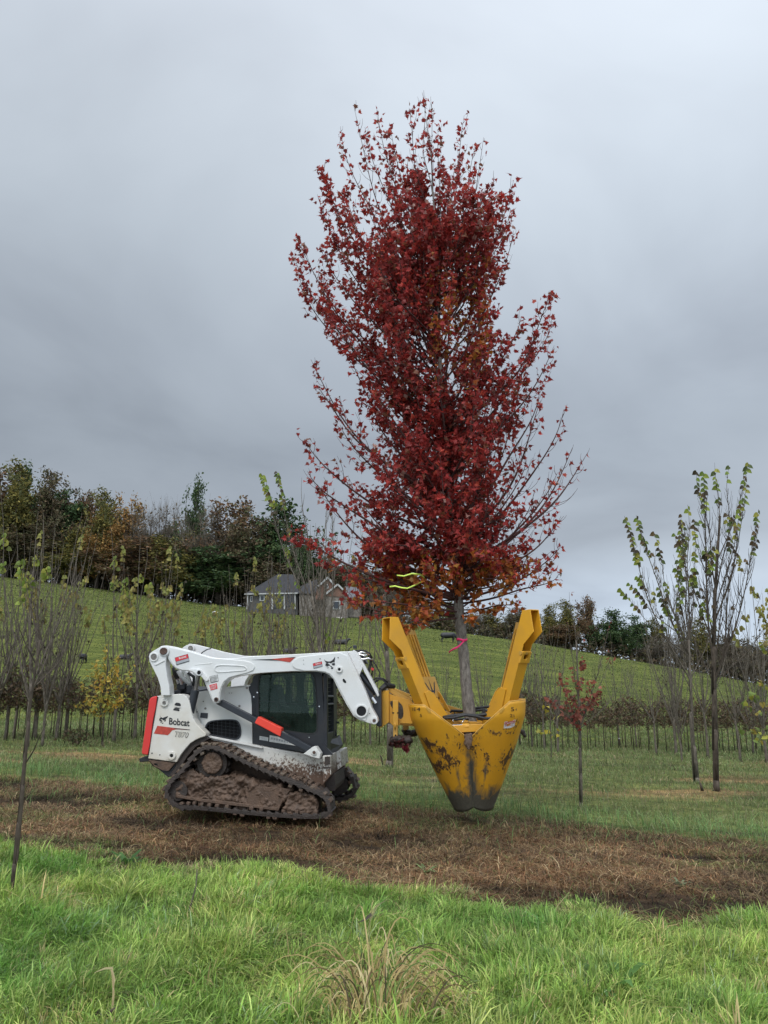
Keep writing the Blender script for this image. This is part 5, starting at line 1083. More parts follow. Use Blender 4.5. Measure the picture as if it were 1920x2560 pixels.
# ribbons
def ribbon(name, pts, w, mat, label, tw=0.0):
    vs = []; 
    for i_, (p, n_) in enumerate(pts): vs += [p - n_ * w / 2, p + n_ * w / 2]
    m = MB(); m.add(vs, [(2 * i_, 2 * i_ + 1, 2 * i_ + 3, 2 * i_ + 2) for i_ in range(len(pts) - 1)]); o = m.build(name, mat, smooth=True); s_ = o.modifiers.new('s', 'SOLIDIFY'); s_.thickness = .0015; tag(o, label, 'ribbon'); return o
M['pink'] = simple('pink_tape', (.80, .03, .16), .5, var=.1); M['lime'] = simple('lime_tape', (.55, .70, .10), .5, var=.12)
tc_, tr2 = trunk_at(1600); zr = tc_.z; pts_ = []
for k_ in range(9): a_ = R(180 - 22.5 * k_) ; pts_.append((tc_ + Vector((math.cos(a_) * (tr2 + .006), -math.sin(a_) * (tr2 + .006), .01 * math.sin(k_))), UP))
e_ = pts_[-1][0]; t1 = at(1122, 1632, MY - .20)
for k_ in range(1, 8): f_ = k_ / 7; pts_.append((e_.lerp(t1, f_) + Vector((0, -.05 * math.sin(f_ * 3), .01 * math.sin(f_ * 9))), (UP + Vector((0, .8 * math.sin(f_ * 5), 0))).normalized()))
ribbon('marker_ribbon', pts_, .030, M['pink'], 'bright pink ribbon tied around the maple trunk, tail blowing left')
pp = [(992, 1438), (1010, 1440), (1030, 1434), (1050, 1436), (1062, 1445), (1052, 1456), (1035, 1464), (1018, 1471), (1003, 1469), (988, 1465), (974, 1467)]
ribbon('marker_ribbon', [(at(x_, y_, MY - .76 - .04 * math.sin(i_)), (UP + Vector((0, .7 * math.cos(i_ * .8), 0))).normalized()) for i_, (x_, y_) in enumerate(pp)], .021, M['lime'], 'lime yellow ribbon looped on a low left branch of the red maple')
# root ball inside the blades
m = MB(); NR = 28
for iv in range(9):
    z_ = zT - .40 - iv * .09 if iv else zT - .42; 
    for k_ in range(NR):
        ph = k_ * 360 / NR; r_ = (rad(ph, z_) - .05) if iv else rad(ph, z_) * .55; p_ = SPt(ph, max(r_, .02), z_ + (.03 * noise.noise(Vector((k_, iv, 0))))); m.v.append(tuple(p_))
m.f = [(iv * NR + k_, iv * NR + (k_ + 1) % NR, (iv + 1) * NR + (k_ + 1) % NR, (iv + 1) * NR + k_) for iv in range(8) for k_ in range(NR)] + [tuple(range(NR))] + [tuple(8 * NR + k_ for k_ in range(NR))]
m.build('root_ball', M['mud'], TREE, smooth=False)
# leaves caught on the stabiliser foot
lf = MB()
for k_ in range(60): p = Z5(random.uniform(405, 552), random.uniform(1026, 1080), random.uniform(.42, .7)); leaf(lf, p, random.uniform(.03, .07), rv() + Vector((0, 0, -.7)), rv(), (.09 * random.uniform(.4, 1.3), .022, .02), MAPLE)
for k_ in range(10): p = Z5(random.uniform(500, 545), random.uniform(1080, 1105), .5); leaf(lf, p, .07, rv(.4) + Vector((0, 0, -1)), rv(), (.16, .02, .025), MAPLE)
tag(lf.build('fallen_leaves', M['leaf'], None, recalc=False), 'dark red maple leaves stuck on the muddy stabiliser foot', 'leaves', kind='stuff')

# ---- nursery trees ---------------------------------------------------------------
LC = {'gold2': [(.30, .27, .07), (.38, .32, .09), (.20, .16, .05), (.26, .27, .07)], 'lime': [(.24, .30, .05), (.17, .24, .04), (.31, .31, .06), (.14, .16, .04)], 'olive': [(.27, .27, .07), (.34, .30, .08), (.18, .18, .055), (.24, .28, .07)], 'gold': [(.50, .38, .08), (.44, .38, .09), (.36, .38, .09), (.54, .33, .06)], 'dark': [(.05, .04, .025), (.08, .06, .03)]}
def nursery(h, seed, nl=9, spread=.22, crotch=.24, leafy=0.0, lc='lime', r0=None, name='nursery_tree', tips=1.0, twigs=5, thin=1.0, darkleaf=0.0):
    """vase shaped young tree of straight ascending shoots, built at the origin"""
    rnd = random.Random(seed); random.seed(seed); root = bpy.data.objects.new(name, None); COL.objects.link(root); POS[root] = Vector((0, 0, 0))
    r0 = r0 or .0092 * h * thin; tb = MB(); hc = h * crotch; lean = rv(.02)
    P_ = [Vector((lean.x * z_, lean.y * z_, z_)) for z_ in [hc * k_ / 6 for k_ in range(7)]]; P_ = wob(P_, .03); tb.tube(P_, [r0 * (1.35 if k_ == 0 else 1 - .04 * k_) for k_ in range(7)], 8); tb.build('trunk', M['bark_grey'], root, smooth=True)
    cb = MB(); lb = MB(); top = P_[-1]
    def shoot(a, b, r_, lvl, n=6):
        h_ = b - a; c = a + Vector((h_.x * .68, h_.y * .68, h_.z * .38)); Q = wob(bez(a, c, b, n), .018 * h_.length); cb.tube(Q, [r_ * (1 - .88 * i_ / n) for i_ in range(n + 1)], 5 if lvl < 2 else 3, cap=False); return Q
    for k_ in range(nl):
        a_ = k_ * 2 * math.pi / nl + rnd.uniform(-.4, .4); hh = h * (rnd.uniform(.62, 1.0) if k_ else .93); rr = h * spread * rnd.uniform(.35, 1.35) if k_ else h * .03
        st = top.lerp(P_[-3], rnd.random()) if k_ else top
        e = Vector((lean.x * hh + math.cos(a_) * rr, lean.y * hh + math.sin(a_) * rr, hh)); Q = shoot(st, e, r0 * rnd.uniform(.36, .62), 0, 8)
        ends = [Q]
        for j_ in range(twigs):
            f_ = rnd.uniform(.15, .85); i0 = int(f_ * 8); s = Q[i0]; ll = h * rnd.uniform(.10, .34) * (1.1 - f_); ag = rnd.uniform(0, 6.28); q2 = shoot(s, s + Vector((math.cos(ag) * ll * .5, math.sin(ag) * ll * .5, ll)), r0 * .16, 1, 5); ends.append(q2)
            for w_ in range(3):
                s2 = q2[rnd.randint(1, 4)]; l3 = ll * rnd.uniform(.25, .6); ag = rnd.uniform(0, 6.28); q3 = shoot(s2, s2 + Vector((math.cos(ag) * l3 * .75, math.sin(ag) * l3 * .75, l3 * .8)), r0 * .07, 2, 3)
                if rnd.random() < .4: ends.append(q3)
        for q in ends:
            if rnd.random() < leafy * (1.0 if q is Q else 1.5) and q[-1].z > h * rnd.uniform(.52, .80):
                ln = (q[-1] - q[0]).length; m_ = min(ln, h * rnd.uniform(.05, .17) * tips); cnt = int(m_ / .045) + 2
                for i_ in range(cnt):
                    f_ = 1 - (i_ / cnt) * m_ / ln; g_ = f_ * (len(q) - 1); i0 = min(int(g_), len(q) - 2); p = q[i0].lerp(q[i0 + 1], g_ - i0); sd = 1 if i_ % 2 else -1
                    dr = Vector((sd * .8, rnd.uniform(-.6, .6), -.55 + rnd.uniform(-.2, .2))); c = rnd.choice(LC[lc]); v_ = rnd.uniform(.7, 1.25)
                    leaf(lb, p + Vector((rnd.gauss(0, .03), rnd.gauss(0, .05), rnd.gauss(0, .02))), rnd.uniform(.07, .15), dr, Vector((rnd.uniform(-.5, .5), -1, rnd.uniform(-.3, .5))), (c[0] * v_, c[1] * v_, c[2] * v_), HEART, .15, .25)
            elif rnd.random() < darkleaf:
                p = q[-1 - rnd.randint(0, 2)]; leaf(lb, p, .08, Vector((rnd.uniform(-1, 1), 0, -1)), rv(), rnd.choice(LC['dark']), HEART)
    cb.build('crown', M['bark_grey'], root, smooth=True)
    if lb.v: lb.build('leaves', M['leaf'], root, recalc=False)
    return root
bare = [nursery(6.0, s_, nl=n_, spread=sp_, crotch=cr_, darkleaf=.12) for s_, n_, sp_, cr_ in ((11, 8, .17, .25), (12, 11, .15, .22), (13, 7, .22, .28), (14, 10, .19, .2))]
leafy_ = [nursery(6.0, s_, nl=n_, spread=sp_, crotch=cr_, leafy=lf_, lc=lc_, darkleaf=.2) for s_, n_, sp_, cr_, lf_, lc_ in ((21, 8, .2, .25, .20, 'olive'), (22, 8, .25, .22, .30, 'gold2'), (23, 7, .17, .24, .18, 'lime'))]
protos = bare + leafy_
for p_ in protos: p_['label'] = 'x'; p_['category'] = 'tree'
ORD = ['first', 'second', 'third', 'fourth', 'fifth', 'sixth', 'seventh', 'eighth', 'ninth', 'tenth', 'eleventh', 'twelfth', 'thirteenth', 'fourteenth', 'fifteenth', 'sixteenth', 'seventeenth', 'eighteenth', 'nineteenth', 'twentieth', 'twenty-first', 'twenty-second', 'twenty-third', 'twenty-fourth', 'twenty-fifth', 'twenty-sixth', 'twenty-seventh', 'twenty-eighth', 'twenty-ninth', 'thirtieth', 'thirty-first', 'thirty-second', 'thirty-third', 'thirty-fourth', 'thirty-fifth', 'thirty-sixth', 'thirty-seventh', 'thirty-eighth', 'thirty-ninth', 'fortieth']
ORD += ['forty-' + o_ for o_ in ORD[:9]] + ['fiftieth'] + ['fifty-' + o_ for o_ in ORD[:9]] + ['sixtieth'] + ['sixty-' + o_ for o_ in ORD[:9]] + ['seventieth'] + ['seventy-' + o_ for o_ in ORD[:9]] + ['eightieth'] + ['eighty-' + o_ for o_ in ORD[:9]]
# (base px, base py, top py, kind)   kind: 0-3 bare, 4-6 with leaves at the shoot tips
spots = [(-20, 1855, 1330, 1), (14, 1850, 1300, 0), (34, 1846, 1290, 5), (66, 1872, 1225, 6), (86, 1850, 1260, 3), (104, 1866, 1330, 1), (140, 1852, 1300, 5), (164, 1842, 1340, 2), (284, 1856, 1330, 5), (336, 1850, 1290, 6), (376, 1862, 1330, 5),
         (425, 1850, 1350, 5), (500, 1856, 1440, 0), (560, 1852, 1400, 5), (600, 1862, 1390, 1), (632, 1850, 1360, 5), (664, 1868, 1330, 0), (700, 1850, 1400, 4), (728, 1866, 1370, 1), (756, 1856, 1460, 0), (808, 1870, 1260, 1), (862, 1862, 1400, 2), (926, 1866, 1440, 1),
         (1010, 1856, 1560, 0), (1110, 1858, 1570, 0), (1215, 1860, 1560, 3), (1300, 1864, 1520, 0), (1330, 1868, 1540, 1), (1362, 1876, 1500, 2), (1395, 1882, 1530, 0), (1547, 1862, 1560, 2), (1592, 1868, 1600, 0), (1642, 1888, 1560, 2), (1690, 1888, 1460, 1), (1705, 1905, 1520, 3),
         (1770, 1897, 1440, 2), (1852, 1905, 1500, 2), (1884, 1885, 1540, 3), (1918, 1908, 1350, 5)]
spots.sort()
first = {}
kinds_n = {True: 0, False: 0}
for i_, (bx, by, ty, kd) in enumerate(spots):
    g_ = G(bx, by); top = at(bx, ty, g_.y); h = top.z - g_.z; s_ = h / 6.0; pr = protos[kd]
    lfy = kd >= 4; kinds_n[lfy] += 1
    lab = ('young tree with yellow green leaves at its shoot tips, %s leafy one from left' if lfy else 'slender grey leafless young tree in the back rows, %s bare one from left') % ORD[kinds_n[lfy] - 1]
    grp = 'half leafless trees in the nursery rows' if lfy else 'bare trees in the nursery rows'
    rz = random.Random(i_).uniform(0, 6.28) if not lfy else random.Random(i_).choice((0, 3.14, .35, 2.8))
    sc_ = (s_ * random.uniform(.75, .95), s_ * random.uniform(.75, .95), s_) if s_ < 1.6 else (s_ * .7, s_ * .7, s_)
    if kd in first: o = copy_tree(pr, (g_.x, g_.y, g_.z - .03), sc_, rz, lab, grp)
    else:
        o = pr; first[kd] = 1; o.location = (g_.x, g_.y, g_.z - .03); o.scale = sc_; o.rotation_euler = (0, 0, rz); o['label'] = lab; o['group'] = grp
def traced_tree(name, base, label, rb, trunk_px, limbs_, leafcol, bark_='bark_grey', leafs=None, cat='tree', size=.10, lmesh=HEART, sub=6, dleaf=.05, subl=.32, leafmode='chain', lprob=1.0):
    """tree whose trunk and main limbs follow the photograph, in its own depth plane with limbs spread in depth"""
    random.seed(hash(label) % 1000 if False else sum(map(ord, label))); g_ = G(*base); Yd = g_.y; root = empty(name, g_, label, cat); tb = MB()
    Pt = [at(x_, y_, Yd) for x_, y_ in trunk_px]; Pt = catm(Pt); n_ = len(Pt) - 1
    tb.tube(Pt, [rb * (1.25 if i_ == 0 else 1 - .62 * i_ / n_) for i_ in range(n_ + 1)], 10); tb.build('trunk', M[bark_], root, smooth=True); cb = MB(); lb = MB()
    for (sx_, sy_, tx, ty, dz, lv) in limbs_:
        a = at(sx_, sy_, Yd); b = at(tx, ty, Yd + dz); h = b - a; c = a + Vector((h.x * .6, h.y * .6, h.z * .42)); ln = h.length; m_ = max(7, int(ln / .18)); Q = wob(bez(a, c, b, m_), .022 * ln)
        rr = min(rb * .4, .004 + .0045 * ln); cb.tube(Q, [rr * (1 - .85 * i_ / m_) for i_ in range(m_ + 1)], 6, cap=False); ends = [(Q, lv)]
        for k_ in range(int(sub * ln)):
            f_ = random.uniform(.15, .92) * m_; i0 = int(f_); s = Q[i0].lerp(Q[i0 + 1], f_ - i0); ll = subl * ln * random.uniform(.35, 1) * (1.1 - f_ / m_); o_ = rv(); o_.z = 0; o_.normalize(); d_ = (h.normalized() * .5 + o_ * .38 + Vector((0, 0, .75))).normalized()
            q2 = wob(bez(s, s + (o_ * .5 + Vector((0, 0, .5))) * ll * .4, s + d_ * ll, 4), .02); cb.tube(q2, [rr * .3 * (1 - .8 * i_ / 4) + .0012 for i_ in range(5)], 4, cap=False)
            if random.random() < lv * .05 * lprob: ends.append((q2, lv * .7))
        for q, l_ in ends:
            if l_ <= 0: continue
            ln2 = sum((q[i_ + 1] - q[i_]).length for i_ in range(len(q) - 1)); cov = min(ln2, .70 * l_); cnt = int(cov / dleaf)
            for i_ in range(cnt):
                if random.random() < .22: continue
                f_ = 1 - (i_ / max(cnt, 1)) * cov / ln2; g2 = f_ * (len(q) - 1); i0 = min(int(g2), len(q) - 2); p = q[i0].lerp(q[i0 + 1], g2 - i0); sd = 1 if i_ % 2 else -1; c = random.choice(leafcol); v_ = random.uniform(.7, 1.2)
                dr = Vector((sd * .8, random.uniform(-.6, .6), -.5)) if leafmode == 'chain' else rv() + Vector((0, 0, -.3))
                leaf(lb, p + (rv(.03) if leafmode != 'chain' else Vector((0, 0, 0))), size * random.uniform(.75, 1.2), dr, Vector((random.uniform(-.5, .5), -1, random.uniform(0, .6))) if leafmode == 'chain' else rv(), (c[0] * v_, c[1] * v_, c[2] * v_), lmesh, .2, .25)
    cb.build('crown', M[bark_], root, smooth=True)
    if lb.v: lb.build('leaves', M['leaf'], root, recalc=False)
    return root
def catm(P_):
    out = []
    for i_ in range(len(P_) - 1):
        p0, p1, p2, p3 = P_[max(i_ - 1, 0)], P_[i_], P_[i_ + 1], P_[min(i_ + 2, len(P_) - 1)]
        for k_ in range(6):
            t_ = k_ / 6; out.append(.5 * ((2 * p1) + (p2 - p0) * t_ + (2 * p0 - 5 * p1 + 4 * p2 - p3) * t_ ** 2 + (3 * p1 - 3 * p2 + p0 - p3) * t_ ** 3))
    return out + [P_[-1]]
LIME = [(.25, .31, .05), (.17, .24, .04), (.32, .31, .06), (.09, .12, .035), (.12, .08, .035), (.07, .055, .03)]
traced_tree('nursery_tree', (1790, 1978), 'dark barked young tree with high lime leaf tips, closest to the right edge', .062, [(1791, 1978), (1788, 1850), (1786, 1740), (1785, 1650), (1787, 1500), (1793, 1380), (1800, 1290)],
  [(1785, 1690, 1748, 1180, -.3, 1.1), (1786, 1700, 1920, 1560, .3, 0), (1790, 1480, 1830, 1170, .3, .5), (1795, 1380, 1792, 1150, .0, 1.4), (1790, 1480, 1748, 1178, .4, .9), (1788, 1550, 1870, 1215, -.4, .7), (1786, 1700, 1900, 1280, .5, 1.2), (1788, 1520, 1852, 1260, -.5, .8), (1786, 1600, 1740, 1310, -.2, .5), (1788, 1620, 1690, 1330, .5, 1.0), (1786, 1720, 1840, 1310, .6, .6), (1786, 1700, 1860, 1400, -.7, .3), (1788, 1560, 1770, 1370, .3, .7), (1786, 1710, 1700, 1480, .3, 0), (1786, 1660, 1820, 1340, .1, .5), (1793, 1400, 1870, 1165, .2, .8)],
  LIME, 'bark_dark', size=.105, sub=12)
traced_tree('nursery_tree', (1740, 1958), 'pale barked young tree leaning left with lime leaf clusters, left of the dark barked one', .058, [(1742, 1958), (1736, 1880), (1728, 1800), (1726, 1700), (1722, 1600)],
  [(1726, 1700, 1548, 1292, -.3, 1.6), (1724, 1640, 1586, 1284, .3, 1.4), (1724, 1640, 1632, 1336, -.4, .9), (1722, 1600, 1570, 1462, .4, 1.0), (1722, 1640, 1556, 1480, -.2, .9), (1722, 1600, 1702, 1290, .2, 1.4), (1722, 1600, 1716, 1255, -.2, .3), (1722, 1620, 1730, 1450, .3, .6), (1724, 1660, 1690, 1300, .5, .9), (1724, 1660, 1650, 1420, -.6, .2), (1722, 1600, 1740, 1330, -.4, .9), (1726, 1720, 1630, 1480, .5, .4), (1724, 1700, 1800, 1500, .5, 0), (1726, 1720, 1680, 1380, .6, 0), (1722, 1640, 1660, 1500, .2, .6)],
  LIME, 'bark_grey', size=.105, sub=12)
traced_tree('nursery_tree', (974, 1918), 'gnarled grey lichen covered tree standing directly behind the yellow mounting frame', .085, [(973, 1918), (975, 1830), (972, 1740), (968, 1650), (962, 1560), (958, 1500)],
  [(968, 1660, 900, 1320, .3, .0), (966, 1640, 1005, 1380, -.3, 0), (962, 1560, 965, 1330, .2, 0), (970, 1700, 870, 1400, .5, 0), (970, 1700, 1040, 1450, .5, 0), (966, 1640, 930, 1400, -.5, 0)], LIME, 'bark_grey', sub=6)
traced_tree('nursery_tree', (772, 1880), 'tall leafless tree behind the loader with two leafy shoots against the sky', .07, [(800, 1880), (802, 1760), (800, 1640), (790, 1540), (775, 1450)],
  [(790, 1560, 655, 1185, -.2, 1.3), (785, 1520, 690, 1186, .2, 1.1), (800, 1640, 762, 1200, .3, 0), (800, 1640, 810, 1215, .0, 0), (800, 1660, 850, 1230, .4, 0), (800, 1700, 730, 1330, -.4, .3), (798, 1600, 830, 1280, -.4, 0), (800, 1700, 880, 1390, .4, .4), (800, 1680, 700, 1400, .5, 0)], LIME, 'bark_grey', size=.13, sub=6)
traced_tree('young_maple_tree', (1452, 2018), 'small red maple sapling with a tuft of coral red leaves, right of the tree spade', .030, [(1452, 2018), (1452, 1950), (1450, 1880), (1450, 1830), (1448, 1760), (1444, 1700), (1440, 1600)],
  [(1450, 1840, 1402, 1700, -.15, .7), (1450, 1830, 1390, 1760, .2, .6), (1449, 1790, 1502, 1720, -.2, .8), (1449, 1800, 1528, 1640, .2, .25), (1448, 1760, 1420, 1560, .0, .1), (1446, 1740, 1460, 1640, .2, 1.0), (1448, 1770, 1400, 1690, .3, .9), (1448, 1780, 1500, 1740, .1, 1.1), (1446, 1720, 1428, 1668, -.2, 1.0), (1450, 1820, 1370, 1740, -.2, .3), (1450, 1820, 1520, 1560, -.1, .12), (1448, 1780, 1478, 1700, -.25, 1.1), (1450, 1825, 1440, 1760, -.3, .6), (1450, 1822, 1560, 1700, .1, .05), (1446, 1720, 1430, 1480, .1, .06)],
  [(.34, .095, .07), (.27, .06, .05), (.40, .13, .09), (.30, .11, .07)], 'bark_grey', size=.065, lmesh=MAPLE, sub=14, dleaf=.018, subl=.3, leafmode='free', lprob=4.0)
traced_tree('young_yellow_tree', (256, 1866), 'small tree with a golden yellow crown, left of the loader', .03, [(256, 1866), (258, 1810), (262, 1760), (268, 1680), (272, 1610)],
  [(258, 1800, 200, 1700, .3, 1.6), (258, 1800, 215, 1740, -.4, 1.4), (260, 1790, 330, 1690, .3, 1.6), (262, 1780, 320, 1740, -.3, 1.2), (262, 1760, 240, 1650, -.5, 1.8), (264, 1740, 300, 1640, .4, 1.7), (264, 1720, 265, 1610, .2, 1.5), (266, 1700, 290, 1660, -.5, 1.6), (260, 1790, 190, 1760, .2, 1.0), (262, 1770, 280, 1700, -.6, 1.4), (262, 1770, 330, 1660, .4, 1.4), (262, 1780, 225, 1680, .5, 1.4)],
  LC['gold'], 'bark_dark', size=.12, lmesh=OVAL, sub=9, dleaf=.024, subl=.42, leafmode='free', lprob=7.0)
traced_tree('young_yellow_tree', (1377, 1902), 'thin sapling with a few bright yellow leaves beside the small red maple', .016, [(1377, 1902), (1378, 1850), (1376, 1790), (1374, 1740)],
  [(1377, 1830, 1362, 1752, 0, .35), (1377, 1830, 1345, 1830, -.1, .5), (1377, 1800, 1400, 1790, .1, .4), (1377, 1840, 1395, 1830, .1, .5)], [(.45, .36, .05), (.38, .36, .08)], 'bark_grey', size=.13, lmesh=MAPLE, sub=3, leafmode='free')
traced_tree('young_yellow_tree', (1960, 1925), 'yellow green leaved young tree cut off by the right edge', .05, [(1955, 1925), (1952, 1800), (1948, 1700), (1944, 1560)],
  [(1950, 1800, 1850, 1760, -.3, 1.2), (1950, 1780, 1870, 1730, .2, 1.3), (1950, 1820, 1860, 1830, 0, 1.2), (1950, 1740, 1890, 1700, .3, 1.1), (1948, 1700, 1900, 1600, .3, .6), (1950, 1830, 1890, 1850, -.3, 1.0)], [(.28, .28, .05), (.36, .28, .06), (.16, .22, .05)], 'bark_grey', size=.14, sub=4, leafmode='free', lprob=1.6)
traced_tree('foreground_sapling', (32, 2262), 'thin leafless sapling leaning right in the front grass at the left edge', .021, [(30, 2262), (36, 2180), (45, 2080), (56, 1980), (62, 1900), (70, 1820), (78, 1740), (90, 1660), (100, 1600)],
  [(66, 1905, 122, 1788, -.2, 0), (76, 1760, 50, 1690, .1, 0), (92, 1712, 180, 1600, .2, 0), (100, 1600, 95, 1440, .0, 0), (95, 1640, 150, 1480, .2, 0), (90, 1660, 30, 1500, -.2, 0), (100, 1600, 60, 1420, .1, 0)], LIME, 'bark_dark', sub=3)
# ---- rows of small brown leaved oaks -----------------------------------------------
def sapling(seed):
    random.seed(seed); root = bpy.data.objects.new('oak_sapling', None); COL.objects.link(root); POS[root] = Vector((0, 0, 0)); root['category'] = 'tree'
    m = MB(); m.tube([(0, 0, 0), (.01, 0, .6), (0, .01, 1.1), (.01, 0, 1.7)], [.017, .014, .011, .004], 6); m.build('trunk', M['bark_dark'], root, smooth=True); b_ = MB(); l_ = MB()
    for k_ in range(20):
        z_ = random.uniform(.75, 1.6); a_ = random.uniform(0, 6.28); r_ = random.uniform(.15, .42) * (1 - (z_ - .9) * .35); e = Vector((math.cos(a_) * r_, math.sin(a_) * r_, z_ + random.uniform(.05, .3))); b_.tube([Vector((0, 0, z_)), e], [.005, .002], 3, cap=False)
        for j_ in range(10): p = Vector((0, 0, z_)).lerp(e, random.uniform(.3, 1.1)) + rv(.05); c = random.choice([(.12, .078, .045), (.17, .115, .068), (.075, .052, .034), (.13, .13, .06)]); leaf(l_, p, random.uniform(.07, .13), rv() + Vector((0, 0, -.6)), rv(), c, OVAL)
    b_.build('crown', M['bark_dark'], root); l_.build('leaves', M['leaf'], root, recalc=False); return root
sp_ = [sapling(s_) for s_ in (31, 32, 33, 34)]; used = set(); q_ = random.Random(5); n_s = 0
saps = []
for row, (y0, y1) in enumerate(((1838, 1872), (1850, 1884))):
    x_ = -40 + row * 9
    while x_ < 1960:
        by = y0 + (y1 - y0) * max(0, (x_ - 300)) / 1620 + q_.uniform(-5, 5); saps.append((x_, by)); x_ += q_.uniform(15, 30) if x_ < 1000 else q_.uniform(13, 26)
saps = [s_ for s_ in saps if not (1040 < s_[0] < 1290 or 470 < s_[0] < 820)]
for i_, (bx, by) in enumerate(saps):
    g_ = G(bx, by); pr = sp_[i_ % 4]; sc_ = q_.uniform(.82, 1.12); rz = q_.uniform(0, 6.28); lab = 'knee high row of brown leaved oak saplings, one of the lookalike thin stemmed ones'; lab = 'small oak sapling with a thin stem and withered brown leaves in the back rows'
    if i_ < 4: o = pr; o.location = g_; o.scale = (sc_,) * 3; o.rotation_euler = (0, 0, rz); o['label'] = lab; o['group'] = 'brown leaved oak saplings in the back rows'
    else: copy_tree(pr, g_, sc_, rz, lab, 'brown leaved oak saplings in the back rows')
# ---------------------------------------------------------------- woodland on the ridge
def wood(seed, kind):
    """broad tree, 10 m tall at the origin: trunk, forking limbs, crown of small leaf sprays in clumps along the limbs"""
    random.seed(seed); root = bpy.data.objects.new('woodland_tree', None); COL.objects.link(root); POS[root] = Vector((0, 0, 0)); root['category'] = 'tree'
    cols = {'green': [(.040, .075, .026), (.058, .10, .033), (.030, .055, .020), (.075, .105, .036)], 'rust': [(.15, .085, .045), (.18, .10, .048), (.095, .065, .036), (.12, .10, .045)], 'gold': [(.32, .19, .06), (.26, .15, .05), (.20, .15, .055), (.30, .15, .045)],
            'olive': [(.11, .11, .034), (.17, .15, .038), (.08, .085, .03), (.20, .16, .04)], 'brown': [(.105, .08, .045), (.13, .09, .05), (.075, .065, .036), (.10, .10, .045)], 'bare': [(.12, .09, .055)]}[kind]
    tb = MB(); tb.tube(wob([Vector((0, 0, z_)) for z_ in (0, 1.2, 2.4, 3.6, 5)], .12), [.26, .21, .18, .14, .09], 7); tb.build('trunk', M['bark_dark'], root, smooth=True); cb = MB(); lb = MB(); nb = 26 if kind != 'bare' else 30
    for k_ in range(nb):
        z0 = random.uniform(1.2, 5.0); a_ = random.uniform(0, 6.28); ze = random.uniform(2.2, 9.8); rmax = 3.3 * math.sin(min(1, max(.08, (ze + .6) / 10.6)) * math.pi) ** .55; r_ = rmax * random.uniform(.35, 1.05); ze = max(ze, z0 + .3)
        a = Vector((0, 0, z0)); b = Vector((math.cos(a_) * r_, math.sin(a_) * r_, ze)); h = b - a; Q = wob(bez(a, a + Vector((h.x * .6, h.y * .6, h.z * .35)), b, 6), .15); cb.tube(Q, [.07 * (1 - .85 * i_ / 6) for i_ in range(7)], 4, cap=False)
        dens = random.uniform(.5, 1.3)
        for j_ in range(9 if kind != 'bare' else 16):
            f_ = random.uniform(.3, 1); i0 = min(int(f_ * 6), 5); s = Q[i0].lerp(Q[i0 + 1], f_ * 6 - i0); d_ = (rv() + h.normalized() * .8 + Vector((0, 0, .5))).normalized(); ll = random.uniform(.5, 1.3); e = s + d_ * ll; cb.tube([s, s.lerp(e, .5) + rv(.06), e], [.022, .014, .005], 3, cap=False)
            if kind == 'bare':
                for w_ in range(5): s2 = s.lerp(e, random.random()); cb.tube([s2, s2 + (rv(.35) + d_ * .5 + Vector((0, 0, .3)))], [.010, .004], 3, cap=False)
            for w_ in range(int((38 if kind != 'bare' else 1.2) * dens)):
                p = s.lerp(e, random.uniform(.2, 1.15)) + rv(.22); c = random.choice(cols); v_ = random.uniform(.75, 1.25); leaf(lb, p, random.uniform(.18, .40), rv(), rv() + Vector((0, 0, .6)), (c[0] * v_, c[1] * v_, c[2] * v_), OVAL, .3, .3)
    cb.build('crown', M['bark_dark'] if kind != 'bare' else M['bark_grey'], root); lb.build('leaves', M['leaf_far'], root, recalc=False); return root
WP = {k_: [wood(50 + i_ * 7 + j_, k_) for j_ in range(2 if k_ in ('rust', 'green', 'bare', 'brown') else 1)] for i_, k_ in enumerate(('green', 'rust', 'gold', 'olive', 'brown', 'bare'))}
ADJ = {'green': 'dark green leafy', 'rust': 'rust brown', 'gold': 'golden tan', 'olive': 'olive yellow', 'brown': 'dull dark brown', 'bare': 'grey leafless'}
